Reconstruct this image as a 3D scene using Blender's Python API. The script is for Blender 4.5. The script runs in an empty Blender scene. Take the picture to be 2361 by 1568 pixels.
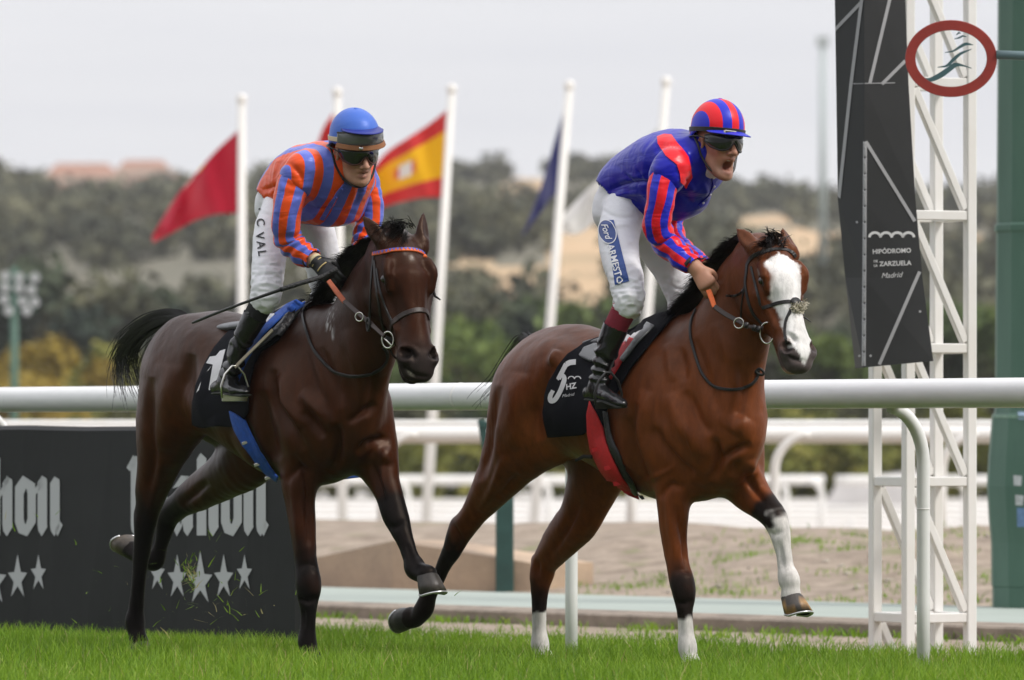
import bpy, math, random
import numpy as np
from mathutils import Vector, Matrix
from mathutils.bvhtree import BVHTree
S = bpy.context.scene
COL = S.collection
rad = math.radians
rng = np.random.default_rng(7)
random.seed(7)

# ------------------------------------------------------------------ camera
CAMZ, FPX, VH = 1.03, 6542.0, 434.0      # eye height, focal length in pixels of a 1024 wide frame, horizon row
cd = bpy.data.cameras.new('camera'); cam = bpy.data.objects.new('camera', cd); COL.objects.link(cam)
cd.sensor_width = 36.0; cd.lens = FPX*36.0/1024.0
cam.location = (0, 0, CAMZ); cam.rotation_euler = (rad(90), 0, 0)
cd.shift_y = (VH-340.0)/1024.0
cd.clip_start = 0.5; cd.clip_end = 6000
cd.dof.use_dof = True; cd.dof.focus_distance = 27.2; cd.dof.aperture_fstop = 4.2; cd.dof.aperture_blades = 9
S.camera = cam

# ------------------------------------------------------------------ sky and sun (overcast)
SUN_EL, SUN_AZ = 48.0, 118.0             # azimuth clockwise from +Y: to the right of the camera, a little behind it
w = bpy.data.worlds.new('World'); S.world = w; w.use_nodes = True
nt = w.node_tree; nt.nodes.clear()
wo = nt.nodes.new('ShaderNodeOutputWorld'); bg = nt.nodes.new('ShaderNodeBackground')
sky = nt.nodes.new('ShaderNodeTexSky'); sky.sky_type = 'NISHITA'; sky.sun_disc = False
sky.sun_elevation = rad(SUN_EL); sky.sun_rotation = rad(SUN_AZ); sky.dust_density = 3.0
cl = nt.nodes.new('ShaderNodeBackground'); mx = nt.nodes.new('ShaderNodeMixShader')
tc = nt.nodes.new('ShaderNodeTexCoord'); mp = nt.nodes.new('ShaderNodeMapping'); mp.inputs['Scale'].default_value = (2.0, 2.0, 26.0)
no = nt.nodes.new('ShaderNodeTexNoise'); no.inputs['Scale'].default_value = 1.7; no.inputs['Detail'].default_value = 4
rp = nt.nodes.new('ShaderNodeValToRGB')
rp.color_ramp.elements[0].position = .35; rp.color_ramp.elements[0].color = (.735, .745, .80, 1)
rp.color_ramp.elements[1].position = .68; rp.color_ramp.elements[1].color = (.86, .86, .885, 1)
L = nt.links.new
L(tc.outputs['Generated'], mp.inputs[0]); L(mp.outputs[0], no.inputs['Vector']); L(no.outputs[0], rp.inputs[0])
sx = nt.nodes.new('ShaderNodeSeparateXYZ'); L(tc.outputs['Generated'], sx.inputs[0])
mr = nt.nodes.new('ShaderNodeMapRange'); L(sx.outputs['Z'], mr.inputs[0]); mr.inputs[1].default_value = 0.05; mr.inputs[2].default_value = 1.0; mr.inputs[3].default_value = 1.11; mr.inputs[4].default_value = 1.9   # overcast: zenith brighter than horizon
# low sky behind camera dimmed to cut frontal light, as if by unseen stands
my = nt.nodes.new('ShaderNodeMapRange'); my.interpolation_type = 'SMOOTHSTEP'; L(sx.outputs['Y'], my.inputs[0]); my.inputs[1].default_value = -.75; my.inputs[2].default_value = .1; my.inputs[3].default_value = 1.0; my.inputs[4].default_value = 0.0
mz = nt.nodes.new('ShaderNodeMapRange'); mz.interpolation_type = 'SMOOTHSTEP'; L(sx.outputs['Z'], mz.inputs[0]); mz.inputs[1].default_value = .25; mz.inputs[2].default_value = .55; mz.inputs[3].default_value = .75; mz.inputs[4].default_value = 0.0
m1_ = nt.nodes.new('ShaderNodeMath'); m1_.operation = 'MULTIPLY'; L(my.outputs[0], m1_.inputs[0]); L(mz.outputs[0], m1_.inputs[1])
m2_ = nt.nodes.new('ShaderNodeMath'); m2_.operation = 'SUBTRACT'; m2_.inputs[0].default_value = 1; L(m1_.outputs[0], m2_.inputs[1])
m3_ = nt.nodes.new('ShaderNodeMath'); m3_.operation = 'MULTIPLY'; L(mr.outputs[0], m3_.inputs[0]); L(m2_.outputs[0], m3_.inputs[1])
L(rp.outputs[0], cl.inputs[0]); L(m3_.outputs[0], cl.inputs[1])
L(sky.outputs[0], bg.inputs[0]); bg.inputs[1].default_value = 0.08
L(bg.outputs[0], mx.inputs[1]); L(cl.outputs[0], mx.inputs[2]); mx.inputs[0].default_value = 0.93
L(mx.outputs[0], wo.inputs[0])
sd = bpy.data.lights.new('sun', 'SUN'); so = bpy.data.objects.new('sun', sd); COL.objects.link(so)
sd.energy = 2.6; sd.angle = rad(14); sd.color = (1, .96, .90)
el, az = rad(SUN_EL), rad(SUN_AZ)
sdir = Vector((math.cos(el)*math.sin(az), math.cos(el)*math.cos(az), math.sin(el)))
so.rotation_euler = sdir.to_track_quat('Z', 'Y').to_euler(); so.location = (0, 0, 60)
S.view_settings.view_transform = 'Standard'; S.view_settings.look = 'None'
S.view_settings.exposure = 0.0; S.view_settings.gamma = 1.0
S.cycles.max_bounces = 6; S.cycles.transparent_max_bounces = 8

# ------------------------------------------------------------------ projection helpers
K = 1024.0/2360.0                         # the photograph was measured on a 2360 px wide copy
CAMP = np.array([0, 0, CAMZ])
def pix(P):
    P = np.asarray(P, float)
    return np.stack([(512+FPX*P[..., 0]/P[..., 1])/K, (VH-FPX*(P[..., 2]-CAMZ)/P[..., 1])/K], -1)
def ray(u, v):
    return np.array([(u*K-512)/FPX, 1.0, (VH-v*K)/FPX])
def at(u, v, D):
    return CAMP+ray(u, v)*D
def on_ground(u, D, z=0.0):
    return np.array([(u*K-512)/FPX*D, D, z])

# ------------------------------------------------------------------ objects
MW = {}
def root_matrix(o):
    return MW.get(o.name, np.eye(4))
def tag(o, label=None, cat=None, group=None, kind=None):
    if label: o['label'] = label
    if cat: o['category'] = cat
    if group: o['group'] = group
    if kind: o['kind'] = kind
    return o
def empty(name, loc, label=None, cat=None, group=None, rz=0.0):
    o = bpy.data.objects.new(name, None); COL.objects.link(o)
    o.location = loc; o.rotation_euler = (0, 0, rz); o.empty_display_size = .1
    m = np.eye(4); c, s = math.cos(rz), math.sin(rz)
    m[:2, :2] = [[c, -s], [s, c]]; m[:3, 3] = loc; MW[o.name] = m
    return tag(o, label, cat, group)
def mesh(name, V, F, mat=None, parent=None, base=None, smooth=False, attrs=None, mats=None, midx=None):
    """V in world coordinates; the object is linked with its origin at base (or in its parent's space)."""
    V = np.asarray(V, float).reshape(-1, 3)
    me = bpy.data.meshes.new(name)
    pm = root_matrix(parent) if parent is not None else np.eye(4)
    b = np.zeros(3) if base is None else np.asarray(base, float)
    own = np.eye(4)
    if parent is None:
        own[:3, 3] = b
    W = pm@own if parent is not None else own
    iv = np.linalg.inv(W)
    LV = V@iv[:3, :3].T+iv[:3, 3]
    if isinstance(F, np.ndarray) and F.ndim == 2:
        n, k = F.shape
        me.vertices.add(len(LV)); me.vertices.foreach_set('co', LV.astype(np.float32).ravel())
        me.loops.add(n*k); me.loops.foreach_set('vertex_index', F.astype(np.int32).ravel())
        me.polygons.add(n); me.polygons.foreach_set('loop_start', np.arange(0, n*k, k, dtype=np.int32))
        try: me.polygons.foreach_set('loop_total', np.full(n, k, dtype=np.int32))
        except Exception: pass
        me.update(calc_edges=True); me.validate()
    else:
        me.from_pydata(LV.tolist(), [], [list(map(int, f)) for f in F]); me.update()
    if mats:
        for m_ in mats: me.materials.append(m_)
        if midx is not None: me.polygons.foreach_set('material_index', np.asarray(midx, np.int32))
    elif mat: me.materials.append(mat)
    if smooth: me.polygons.foreach_set('use_smooth', np.ones(len(me.polygons), bool))
    if attrs:
        for an, val in attrs.items():
            val = np.asarray(val, np.float32)
            if val.ndim == 1:
                a = me.attributes.new(an, 'FLOAT', 'POINT'); a.data.foreach_set('value', val)
            elif val.shape[1] == 3:
                a = me.attributes.new(an, 'FLOAT_VECTOR', 'POINT'); a.data.foreach_set('vector', val.ravel())
    o = bpy.data.objects.new(name, me); COL.objects.link(o)
    if parent is not None: o.parent = parent
    else: o.location = b
    MW[o.name] = W
    return o
def copy_thing(o, loc, rz=None, scale=None, label=None):
    c = o.copy(); COL.objects.link(c); c.location = loc
    if rz is not None: c.rotation_euler = (0, 0, rz)
    if scale is not None: c.scale = scale
    if label: c['label'] = label
    for ch in [x for x in bpy.data.objects if x.parent == o]:
        d = ch.copy(); COL.objects.link(d); d.parent = c
        for g in [x for x in bpy.data.objects if x.parent == ch]:
            e = g.copy(); COL.objects.link(e); e.parent = d
    return c

class MB:
    """collects simple shapes into one mesh"""
    def __init__(s): s.V = []; s.F = []; s.n = 0
    def add(s, V, F):
        V = np.asarray(V, float); s.V.append(V); s.F += [[i+s.n for i in f] for f in F]; s.n += len(V); return s
    def box(s, c, x, y, z, bev=0.0):
        """c centre, x y z half-extent vectors; bevelled edges when bev > 0"""
        c, x, y, z = [np.asarray(t, float) for t in (c, x, y, z)]
        if bev <= 0:
            V = [c+i*x+j*y+k*z for i in (-1, 1) for j in (-1, 1) for k in (-1, 1)]
            F = [(0, 1, 3, 2), (4, 6, 7, 5), (0, 4, 5, 1), (2, 3, 7, 6), (0, 2, 6, 4), (1, 5, 7, 3)]
            return s.add(V, F)
        ux, uy, uz = [t/np.linalg.norm(t)*bev for t in (x, y, z)]
        V = []; idx = {}
        for i in (-1, 1):
            for j in (-1, 1):
                for k in (-1, 1):
                    p = c+i*x+j*y+k*z
                    idx[i, j, k] = len(V)
                    V += [p-j*uy-k*uz, p-i*ux-k*uz, p-i*ux-j*uy]
        F = []
        for i in (-1, 1):
            F.append([idx[i, j, k] for j, k in ((-1, -1), (1, -1), (1, 1), (-1, 1))][::i])
            F.append([idx[j, i, k]+1 for j, k in ((-1, -1), (-1, 1), (1, 1), (1, -1))][::i])
            F.append([idx[j, k, i]+2 for j, k in ((-1, -1), (1, -1), (1, 1), (-1, 1))][::i])
        for a in (-1, 1):
            for b in (-1, 1):
                F.append([idx[a, b, -1], idx[a, b, 1], idx[a, b, 1]+1, idx[a, b, -1]+1])
                F.append([idx[a, -1, b], idx[a, 1, b], idx[a, 1, b]+2, idx[a, -1, b]+2])
                F.append([idx[-1, a, b]+1, idx[1, a, b]+1, idx[1, a, b]+2, idx[-1, a, b]+2])
        for q in idx.values(): F.append([q, q+1, q+2])
        return s.add(V, F)
    def beam(s, a, b, w, h=None, up=(0, 0, 1), bev=0.0):
        a, b = np.asarray(a, float), np.asarray(b, float); d = b-a; h = h or w
        n = d/np.linalg.norm(d); u = np.asarray(up, float)
        if abs(n@u) > .98: u = np.array([1., 0, 0])
        x = np.cross(n, u); x /= np.linalg.norm(x); y = np.cross(x, n)
        return s.box((a+b)/2, x*w/2, y*h/2, d/2, bev)
    def tube(s, P, r, n=10, cap=True, flat=None, up=None):
        """swept tube along P; r scalar or list; flat=(sx, sy) scales the section"""
        P = np.asarray(P, float); m = len(P); r = np.broadcast_to(np.asarray(r, float), (m,))
        T = np.gradient(P, axis=0); T /= np.linalg.norm(T, axis=1)[:, None]+1e-12
        u = np.asarray(up, float) if up is not None else np.array([0, 0, 1.])
        if abs(T[0]@u) > .95: u = np.array([1., 0, 0.3])
        V = []
        x = np.cross(u, T[0]); x /= np.linalg.norm(x)
        sx, sy = flat or (1, 1)
        for i in range(m):
            if up is not None:
                x2 = np.cross(u, T[i])
                if np.linalg.norm(x2) > .05: x = x2
            x = x-T[i]*(x@T[i]); x /= np.linalg.norm(x)+1e-12; y = np.cross(T[i], x)
            for k in range(n):
                t = 2*math.pi*k/n
                V.append(P[i]+r[i]*(sx*math.cos(t)*x+sy*math.sin(t)*y))
        F = [[i*n+k, i*n+(k+1) % n, (i+1)*n+(k+1) % n, (i+1)*n+k] for i in range(m-1) for k in range(n)]
        if cap: F += [list(range(n))[::-1], [(m-1)*n+k for k in range(n)]]
        return s.add(V, F)
    def build(s, name, mat, parent=None, base=None, smooth=False, **kw):
        return mesh(name, np.concatenate(s.V), s.F, mat, parent, base, smooth, **kw)
def spline(P, n=8, closed=False):
    """Catmull-Rom through rows of P (any width), n samples per span"""
    P = np.asarray(P, float)
    if len(P) < 3:
        t = np.linspace(0, 1, n+1)[:, None]; return P[:1]*(1-t)+P[1:2]*t
    Q = np.concatenate([[2*P[0]-P[1]], P, [2*P[-1]-P[-2]]]); out = []
    for i in range(1, len(Q)-2):
        p0, p1, p2, p3 = Q[i-1:i+3]
        for t in np.arange(n)/n:
            out.append(.5*(2*p1+(p2-p0)*t+(2*p0-5*p1+4*p2-p3)*t*t+(3*p1-p0-3*p2+p3)*t**3))
    out.append(P[-1]); return np.array(out)

# ------------------------------------------------------------------ materials
def mat(name, col, rough=.6, var=.0, scale=8.0, bump=.0, bscale=60.0, metal=0.0, spec=.5, col2=None, coat=0.0, sheen=0.0, stretch=None, dirt=None):
    """principled material: col mixed with col2 (or a darker col) by noise, bump by finer noise"""
    m = bpy.data.materials.new(name); m.use_nodes = True; n = m.node_tree; b = n.nodes['Principled BSDF']
    b.inputs['Roughness'].default_value = rough; b.inputs['Metallic'].default_value = metal
    b.inputs['Specular IOR Level'].default_value = spec; b.inputs['Coat Weight'].default_value = coat
    b.inputs['Sheen Weight'].default_value = sheen
    c4 = tuple(col)+(1,)
    b.inputs['Base Color'].default_value = c4
    tc = n.nodes.new('ShaderNodeTexCoord'); vec = tc.outputs['Object']
    if stretch:
        mp = n.nodes.new('ShaderNodeMapping'); mp.inputs['Scale'].default_value = stretch; n.links.new(vec, mp.inputs[0]); vec = mp.outputs[0]
    if var > 0 or col2:
        t = n.nodes.new('ShaderNodeTexNoise'); t.inputs['Scale'].default_value = scale; t.inputs['Detail'].default_value = 6; t.inputs['Roughness'].default_value = .65
        n.links.new(vec, t.inputs['Vector'])
        r = n.nodes.new('ShaderNodeValToRGB'); r.color_ramp.elements[0].position = .36; r.color_ramp.elements[1].position = .66
        k2 = tuple(col2) if col2 else tuple(max(0, x*(1-var)) for x in col)
        r.color_ramp.elements[0].color = k2+(1,); r.color_ramp.elements[1].color = c4
        n.links.new(t.outputs[0], r.inputs[0]); n.links.new(r.outputs[0], b.inputs['Base Color'])
        if dirt:
            t2 = n.nodes.new('ShaderNodeTexNoise'); t2.inputs['Scale'].default_value = dirt[1]; t2.inputs['Detail'].default_value = 8
            n.links.new(vec, t2.inputs['Vector'])
            r2 = n.nodes.new('ShaderNodeValToRGB'); r2.color_ramp.elements[0].position = dirt[2]; r2.color_ramp.elements[1].position = dirt[2]+.1
            n.links.new(t2.outputs[0], r2.inputs[0])
            mm = n.nodes.new('ShaderNodeMix'); mm.data_type = 'RGBA'; n.links.new(r2.outputs[0], mm.inputs[0])
            n.links.new(r.outputs[0], mm.inputs[6]); mm.inputs[7].default_value = tuple(dirt[0])+(1,)
            n.links.new(mm.outputs[2], b.inputs['Base Color'])
    if bump > 0:
        t = n.nodes.new('ShaderNodeTexNoise'); t.inputs['Scale'].default_value = bscale; t.inputs['Detail'].default_value = 4
        n.links.new(vec, t.inputs['Vector'])
        bm = n.nodes.new('ShaderNodeBump'); bm.inputs['Strength'].default_value = bump; bm.inputs['Distance'].default_value = .01
        n.links.new(t.outputs[0], bm.inputs['Height']); n.links.new(bm.outputs[0], b.inputs['Normal'])
    return m
def srgb(r, g, b):
    f = lambda c: (c/255/12.92) if c/255 <= .04045 else ((c/255+.055)/1.055)**2.4
    return (f(r), f(g), f(b))

# ------------------------------------------------------------------ lettering
def text_geo(body, size=1.0, shear=0.0, depth=0.0, bold=0.0, space=1.0):
    """2-D geometry (x, y) of a line of lettering in the built-in font, centred"""
    cu = bpy.data.curves.new('lettering', 'FONT'); cu.body = body; cu.size = size; cu.shear = shear; cu.offset = bold; cu.space_character = space
    cu.align_x = 'CENTER'; cu.align_y = 'CENTER'; cu.resolution_u = 4
    o = bpy.data.objects.new('lettering', cu); COL.objects.link(o)
    dg = bpy.context.evaluated_depsgraph_get(); me = bpy.data.meshes.new_from_object(o.evaluated_get(dg))
    V = np.array([v.co[:] for v in me.vertices]); F = [list(p.vertices) for p in me.polygons]
    bpy.data.objects.remove(o); bpy.data.curves.remove(cu); bpy.data.meshes.remove(me)
    return V[:, :2]-0.5*(V[:, :2].min(0)+V[:, :2].max(0)), F
def stroke_geo(P, w):
    """2-D ribbon along a polyline, w width (scalar or list)"""
    P = np.asarray(P, float); T = np.gradient(P, axis=0); T /= np.linalg.norm(T, axis=1)[:, None]+1e-9
    N = np.stack([-T[:, 1], T[:, 0]], 1)*np.broadcast_to(np.asarray(w, float), (len(P),))[:, None]/2
    V = np.concatenate([P+N, P-N]); m = len(P)
    return V, [[i, i+1, m+i+1, m+i] for i in range(m-1)]
def join2d(parts):
    V, F, n = [], [], 0
    for v, f in parts: V.append(v); F += [[i+n for i in q] for q in f]; n += len(v)
    return np.concatenate(V), F
# ================================================================== SETTING
R0 = np.array([-2.62, 33.5]); RU = np.array([4.79, -5.8]); RU /= np.linalg.norm(RU); RA = np.array([-RU[1], RU[0]])   # along the rail, away from the track
def G(q, e, z=0.0):
    p = R0+RU*q+RA*e
    return np.array([p[0], p[1], z])
def q_at(u, e):
    """distance along the rail where the column u (photo px) crosses the line at offset e"""
    t = (u*K-512)/FPX; o = R0+RA*e
    return (t*o[1]-o[0])/(RU[0]-t*RU[1])
def eq_of(x, y):
    d = np.stack([np.asarray(x)-R0[0], np.asarray(y)-R0[1]], -1); return d@RU, d@RA
def smooth01(x, a, b):
    t = np.clip((x-a)/(b-a), 0, 1); return t*t*(3-2*t)

M_turf = mat('turf_soil', (.05, .085, .018), .95, .5, 6, .6, 40)
M_dirt = mat('sandy_soil', (.36, .29, .225), .95, scale=5.5, col2=(.20, .155, .115), bump=1.0, bscale=14, dirt=((.19, .19, .09), 2.6, .60))
M_sand = mat('pale_sand', (.62, .59, .565), .95, scale=.6, col2=(.55, .51, .46), bump=.4, bscale=6)
M_path = mat('painted_concrete', (.345, .39, .35), .85, scale=1.2, col2=(.31, .35, .315), bump=.2, bscale=50)
M_kerb = mat('kerb_concrete', (.34, .28, .225), .9, .4, 5, .5, 40)
M_tan = mat('tan_concrete', (.50, .37, .26), .9, scale=2.5, col2=(.36, .27, .20), bump=.5, bscale=25)
M_white = mat('white_plastic', (.80, .80, .80), .32, scale=5, col2=(.73, .735, .73), stretch=(1, 1, 6), dirt=((.50, .42, .28), 4.0, .70))
M_post = mat('white_post_paint', (.80, .80, .78), .38, .06, 12, stretch=(1, 1, .3))
M_truss = mat('aged_white_paint', (.82, .81, .79), .45, scale=3, col2=(.77, .75, .71), dirt=((.38, .20, .08), 2.3, .72))
M_pole = mat('flagpole_paint', (.76, .74, .70), .4, .05, 2)
M_green = mat('mast_green', (.055, .122, .088), .55, scale=3, col2=(.07, .148, .106), bump=.15, bscale=30, stretch=(2, 2, .4))
M_green2 = mat('post_green', (.03, .085, .075), .5, .3, 8)
M_black = mat('black_board', (.0145, .0155, .0165), .5, scale=3, col2=(.02, .021, .022), bump=.08, bscale=8)
M_silver = mat('silver_line', (.36, .36, .37), .5)
M_letter = mat('pale_grey_print', (.50, .51, .52), .6)
M_hoard = mat('hoarding_vinyl', (.013, .014, .0145), .5, scale=2.2, col2=(.019, .020, .0205), bump=.12, bscale=5, spec=.25)

# ground: one sheet in the rail's own directions
def ground_z(q, e):
    n = .04*np.sin(q*1.7+e*.9)*np.sin(e*1.3-q*.6)+.03*np.sin(q*4.1)*np.sin(e*3.7)
    z = .065*smooth01(-e, .9, 2.2)
    bank = .34*smooth01(e, 6.8, 11.0)*(1-smooth01(e, 12.5, 21.0))
    far = -.82*smooth01(e, 12.5, 22.0)
    return z+bank+far+n*smooth01(e, 7.0, 9.5)*(1-smooth01(e, 20, 30))-.03*smooth01(e, 1.3, 2.2)*(1-smooth01(e, 6.5, 7))
ee = np.concatenate([[-90, -60, -40, -25, -15], np.arange(-10, 1.0, 1.0), np.arange(1.0, 26, .3), np.arange(26, 60, 3), np.arange(60, 240, 12), [260, 320, 420, 700, 1500, 3500]])
qq = np.concatenate([[-3500, -1500, -700, -400, -250, -150, -90, -60, -40, -25, -15], np.arange(-10, 26, .35), [30, 40, 60, 90, 150, 250, 400, 700, 1500, 3500]])
Qg, Eg = np.meshgrid(qq, ee); Zg = ground_z(Qg, Eg)
XY = R0+Qg[..., None]*RU+Eg[..., None]*RA
V = np.concatenate([XY, Zg[..., None]], -1).reshape(-1, 3); nq = len(qq)
F = np.array([[i*nq+j, i*nq+j+1, (i+1)*nq+j+1, (i+1)*nq+j] for i in range(len(ee)-1) for j in range(nq-1)])
em = np.repeat((ee[:-1]+ee[1:])/2, nq-1)
mi = np.where(em < 1.3, 0, np.where(em < 20, 1, np.where(em < 130, 2, 3)))
tag(mesh('ground', V, F, smooth=True, mats=[M_turf, M_dirt, M_sand, mat('dry_grass', (.17, .16, .07), .95, .4, .2)], midx=mi), kind='structure')
# path: a slab with its kerb
pq = np.arange(-60, 60.1, 2.0)
b = MB()
for i in range(len(pq)-1):
    pass
prof = [(4.15, -.2), (4.15, .045), (4.20, .055), (6.45, .05), (6.5, -.2)]
V = []; F = []
for q in pq:
    for e, z in prof: V.append(G(q, e, z))
n = len(prof)
for i in range(len(pq)-1):
    for k in range(n-1): F.append([i*n+k, i*n+k+1, (i+1)*n+k+1, (i+1)*n+k][::-1])
mi = [0 if k == 2 else 1 for i in range(len(pq)-1) for k in range(n-1)]
tag(mesh('path', V, F, mats=[M_path, M_kerb], midx=mi, base=G(0, 5.3)), kind='structure')
kb = MB(); kb.beam(G(-60, 4.03, -.02), G(60, 4.03, -.02), .20, .13, bev=.012)
tag(kb.build('kerb', M_kerb, base=G(0, 4.03)), 'long low concrete kerb between the grass edge and the grey green path', 'kerb')

# hill behind
def ridge_v(u):
    return np.interp(u, [-900, -200, 0, 60, 160, 300, 420, 560, 640, 700, 760, 900, 1050, 1180, 1330, 1450, 1600, 1720, 1800, 1850, 1900, 2000, 2200, 2400, 3200],
                    [360, 352, 356, 368, 392, 388, 370, 362, 348, 320, 352, 358, 350, 356, 352, 362, 392, 398, 392, 408, 424, 416, 404, 396, 400])
HY0, HY1 = 330.0, 1150.0
def hill_z(x, y):
    u = (512+FPX*x/np.maximum(y, 1))/K
    zr = CAMZ+(VH-ridge_v(u)*K)*HY1/FPX-5.0
    s = np.clip((y-HY0)/(HY1-HY0), 0, 1.0)
    z = -.8+(zr+.8)*(s**.85)
    return np.where(y > HY1, z-(y-HY1)*.05, z)+1.2*np.sin(x*.05+y*.013)*np.clip(s*4, 0, 1)
hy = np.concatenate([np.arange(HY0, 1300, 22), [1400, 1600]]); ha = np.concatenate([np.linspace(-.6, -.18, 40), np.linspace(-.16, .16, 121), np.linspace(.18, .6, 40)])
V = []; nA = len(ha)
for y in hy:
    x = ha*y; V.append(np.stack([x, np.full_like(x, y), hill_z(x, np.full_like(x, y))], -1))
V = np.concatenate(V); F = np.array([[i*nA+j, i*nA+j+1, (i+1)*nA+j+1, (i+1)*nA+j] for i in range(len(hy)-1) for j in range(nA-1)])
M_hill = mat('hill_scrub', (.185, .165, .115), .95, scale=.03, col2=(.115, .11, .075)); M_bare = mat('hill_bare_earth', (.56, .38, .22), .95, scale=.04, col2=(.40, .29, .165))
HV, HF = V, F

# ------------------------------------------------------------------ leaves
def leaf_mat(name, cols, rough=.75):
    m = bpy.data.materials.new(name); m.use_nodes = True; n = m.node_tree; b = n.nodes['Principled BSDF']
    a = n.nodes.new('ShaderNodeAttribute'); a.attribute_name = 'tint'
    r = n.nodes.new('ShaderNodeValToRGB')
    while len(r.color_ramp.elements) < len(cols): r.color_ramp.elements.new(.5)
    for i, c in enumerate(cols):
        r.color_ramp.elements[i].position = i/(len(cols)-1); r.color_ramp.elements[i].color = tuple(c)+(1,)
    n.links.new(a.outputs['Fac'], r.inputs[0]); n.links.new(r.outputs[0], b.inputs['Base Color'])
    b.inputs['Roughness'].default_value = rough; b.inputs['Specular IOR Level'].default_value = .25
    return m
def leaves(centres, radii, n_each, size, flat=.8, seed=0):
    """leaf-cluster quads scattered in the shells of lobes; returns V, F, tint"""
    g = np.random.default_rng(seed); Vs = []; T = []
    for c, r in zip(centres, radii):
        d = g.normal(size=(n_each, 3)); d /= np.linalg.norm(d, axis=1)[:, None]
        rr = r*(g.random(n_each)**.45)[:, None]*(1+.12*g.normal(size=(n_each, 1)))
        p = c+d*rr*np.array([1, 1, flat])
        a = g.normal(size=(n_each, 3)); a /= np.linalg.norm(a, axis=1)[:, None]
        bb = np.cross(a, g.normal(size=(n_each, 3))); bb /= np.linalg.norm(bb, axis=1)[:, None]
        s = size*(.6+.8*g.random((n_each, 1)))
        a = a*s; bb = bb*s*.6
        Vs.append(np.stack([p-a, p-bb*.8, p+a, p+bb], 1)); T.append(np.repeat(np.clip(.5+.28*g.normal()+.22*g.normal(size=n_each), 0, 1), 4))
    V = np.concatenate(Vs).reshape(-1, 3); F = np.arange(len(V)).reshape(-1, 4)
    return V, F, np.concatenate(T)
ML = {'olive': leaf_mat('olive_leaves', [(.040, .045, .026), (.088, .091, .051), (.155, .150, .084)]),
      'dark': leaf_mat('dark_leaves', [(.018, .030, .022), (.040, .058, .038), (.075, .095, .055)]),
      'green': leaf_mat('green_leaves', [(.035, .055, .012), (.085, .130, .028), (.15, .20, .05)]),
      'yellow': leaf_mat('yellow_leaves', [(.13, .095, .015), (.30, .22, .035), (.45, .33, .06)]),
      'lime': leaf_mat('yellow_green_leaves', [(.075, .085, .014), (.17, .18, .035), (.27, .25, .06)])}
M_bark = mat('bark', (.10, .075, .05), .95, .5, 10, .8, 30)
# the wood on the hill: holm oaks with bare patches between
bare = [(1270, 655, 165, 52), (1350, 575, 90, 46), (1215, 445, 55, 40), (1850, 580, 130, 46), (1945, 590, 60, 22), (1180, 460, 40, 20), (1760, 510, 60, 16), (105, 412, 36, 24), (175, 420, 36, 36), (45, 428, 36, 20),
        (560, 420, 40, 14), (700, 395, 40, 10), (1290, 470, 30, 30), (140, 470, 30, 12), (260, 560, 40, 12), (2010, 590, 60, 25), (2230, 560, 40, 26), (1080, 615, 60, 14), (1830, 450, 50, 14), (960, 450, 30, 10)]
hc_ = pix(HV[HF].mean(1)); hn_ = np.random.default_rng(8).uniform(.8, 1.15, len(HF)); hb_ = np.zeros(len(HF), int)
for a, b_, c, d in bare: hb_[((hc_[:, 0]-a)/(c*1.1))**2+((hc_[:, 1]-b_)/(d*1.1))**2 < hn_] = 1
tag(mesh('hill', HV, HF, smooth=True, mats=[M_hill, M_bare], midx=hb_), kind='structure')
g = np.random.default_rng(3); Cs = []; Rs = []; N = 0
while N < 2000:
    s = g.random(); y = HY0+25+(HY1+30-HY0-25)*s**.8; x = (g.uniform(-.105, .105) if N < 1150 else g.choice((-1, 1))*g.uniform(.105, .45))*y
    z = float(hill_z(np.array(x), np.array(y))); u, v = pix([x, y, z])
    if any(((u-a)/(c*1.1))**2+((v-6-b_)/(d*1.45))**2 < g.uniform(.7, 1.25) for a, b_, c, d in bare): continue
    if math.sin(x*.085+1.3)*math.sin(y*.021+x*.02) > .5: continue
    r = g.uniform(1.5, 3.1); Cs.append((x, y, z+r*.75)); Rs.append(r); N += 1
Vv, Ff, Tt = leaves(np.array(Cs), Rs, 70, .75, .85, 5)
tag(mesh('hillside_wood', Vv, Ff, ML['olive'], attrs={'tint': Tt}), kind='stuff')

def tree_proto(name, key, seed, h=6.0, spread=2.2, tall=1.0, low=.28):
    g = np.random.default_rng(seed); t = empty(name, (0, 0, 0))
    tb = MB(); top = np.array([.1*h*g.normal()*.3, .0, h*.62])
    P = spline(np.array([[0, 0, -.3], [.05*g.normal(), 0, h*.22], [.15*g.normal(), .1*g.normal(), h*.42], top]), 4)
    tb.tube(P, np.linspace(.045*h*.55, .012*h, len(P)), 8)
    Cl = []; Rl = []
    for k in range(16):
        a = g.uniform(0, 2*math.pi); zz = g.uniform(low, .88)*h; wd = spread*math.sin(math.pi*min(.97, max(.08, (zz/h-low*.6)/(1.05-low*.6))))*g.uniform(.35, 1.0)
        c = np.array([wd*math.cos(a), wd*math.sin(a), zz]); Cl.append(c); Rl.append(spread*g.uniform(.28, .48)*tall**.3)
        s = P[min(len(P)-1, int(len(P)*min(.95, zz/h)*.9))]; tb.tube(np.array([s, (s+c)/2+[0, 0, .1], c]), [.010*h, .006*h, .003*h], 5)
    tb.build('trunk', M_bark, t, smooth=True)
    Vv, Ff, Tt = leaves(np.array(Cl), Rl, 120, .03*h+.06, .85, seed)
    mesh('crown', Vv, Ff, ML[key], t, attrs={'tint': Tt})
    return t
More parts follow.
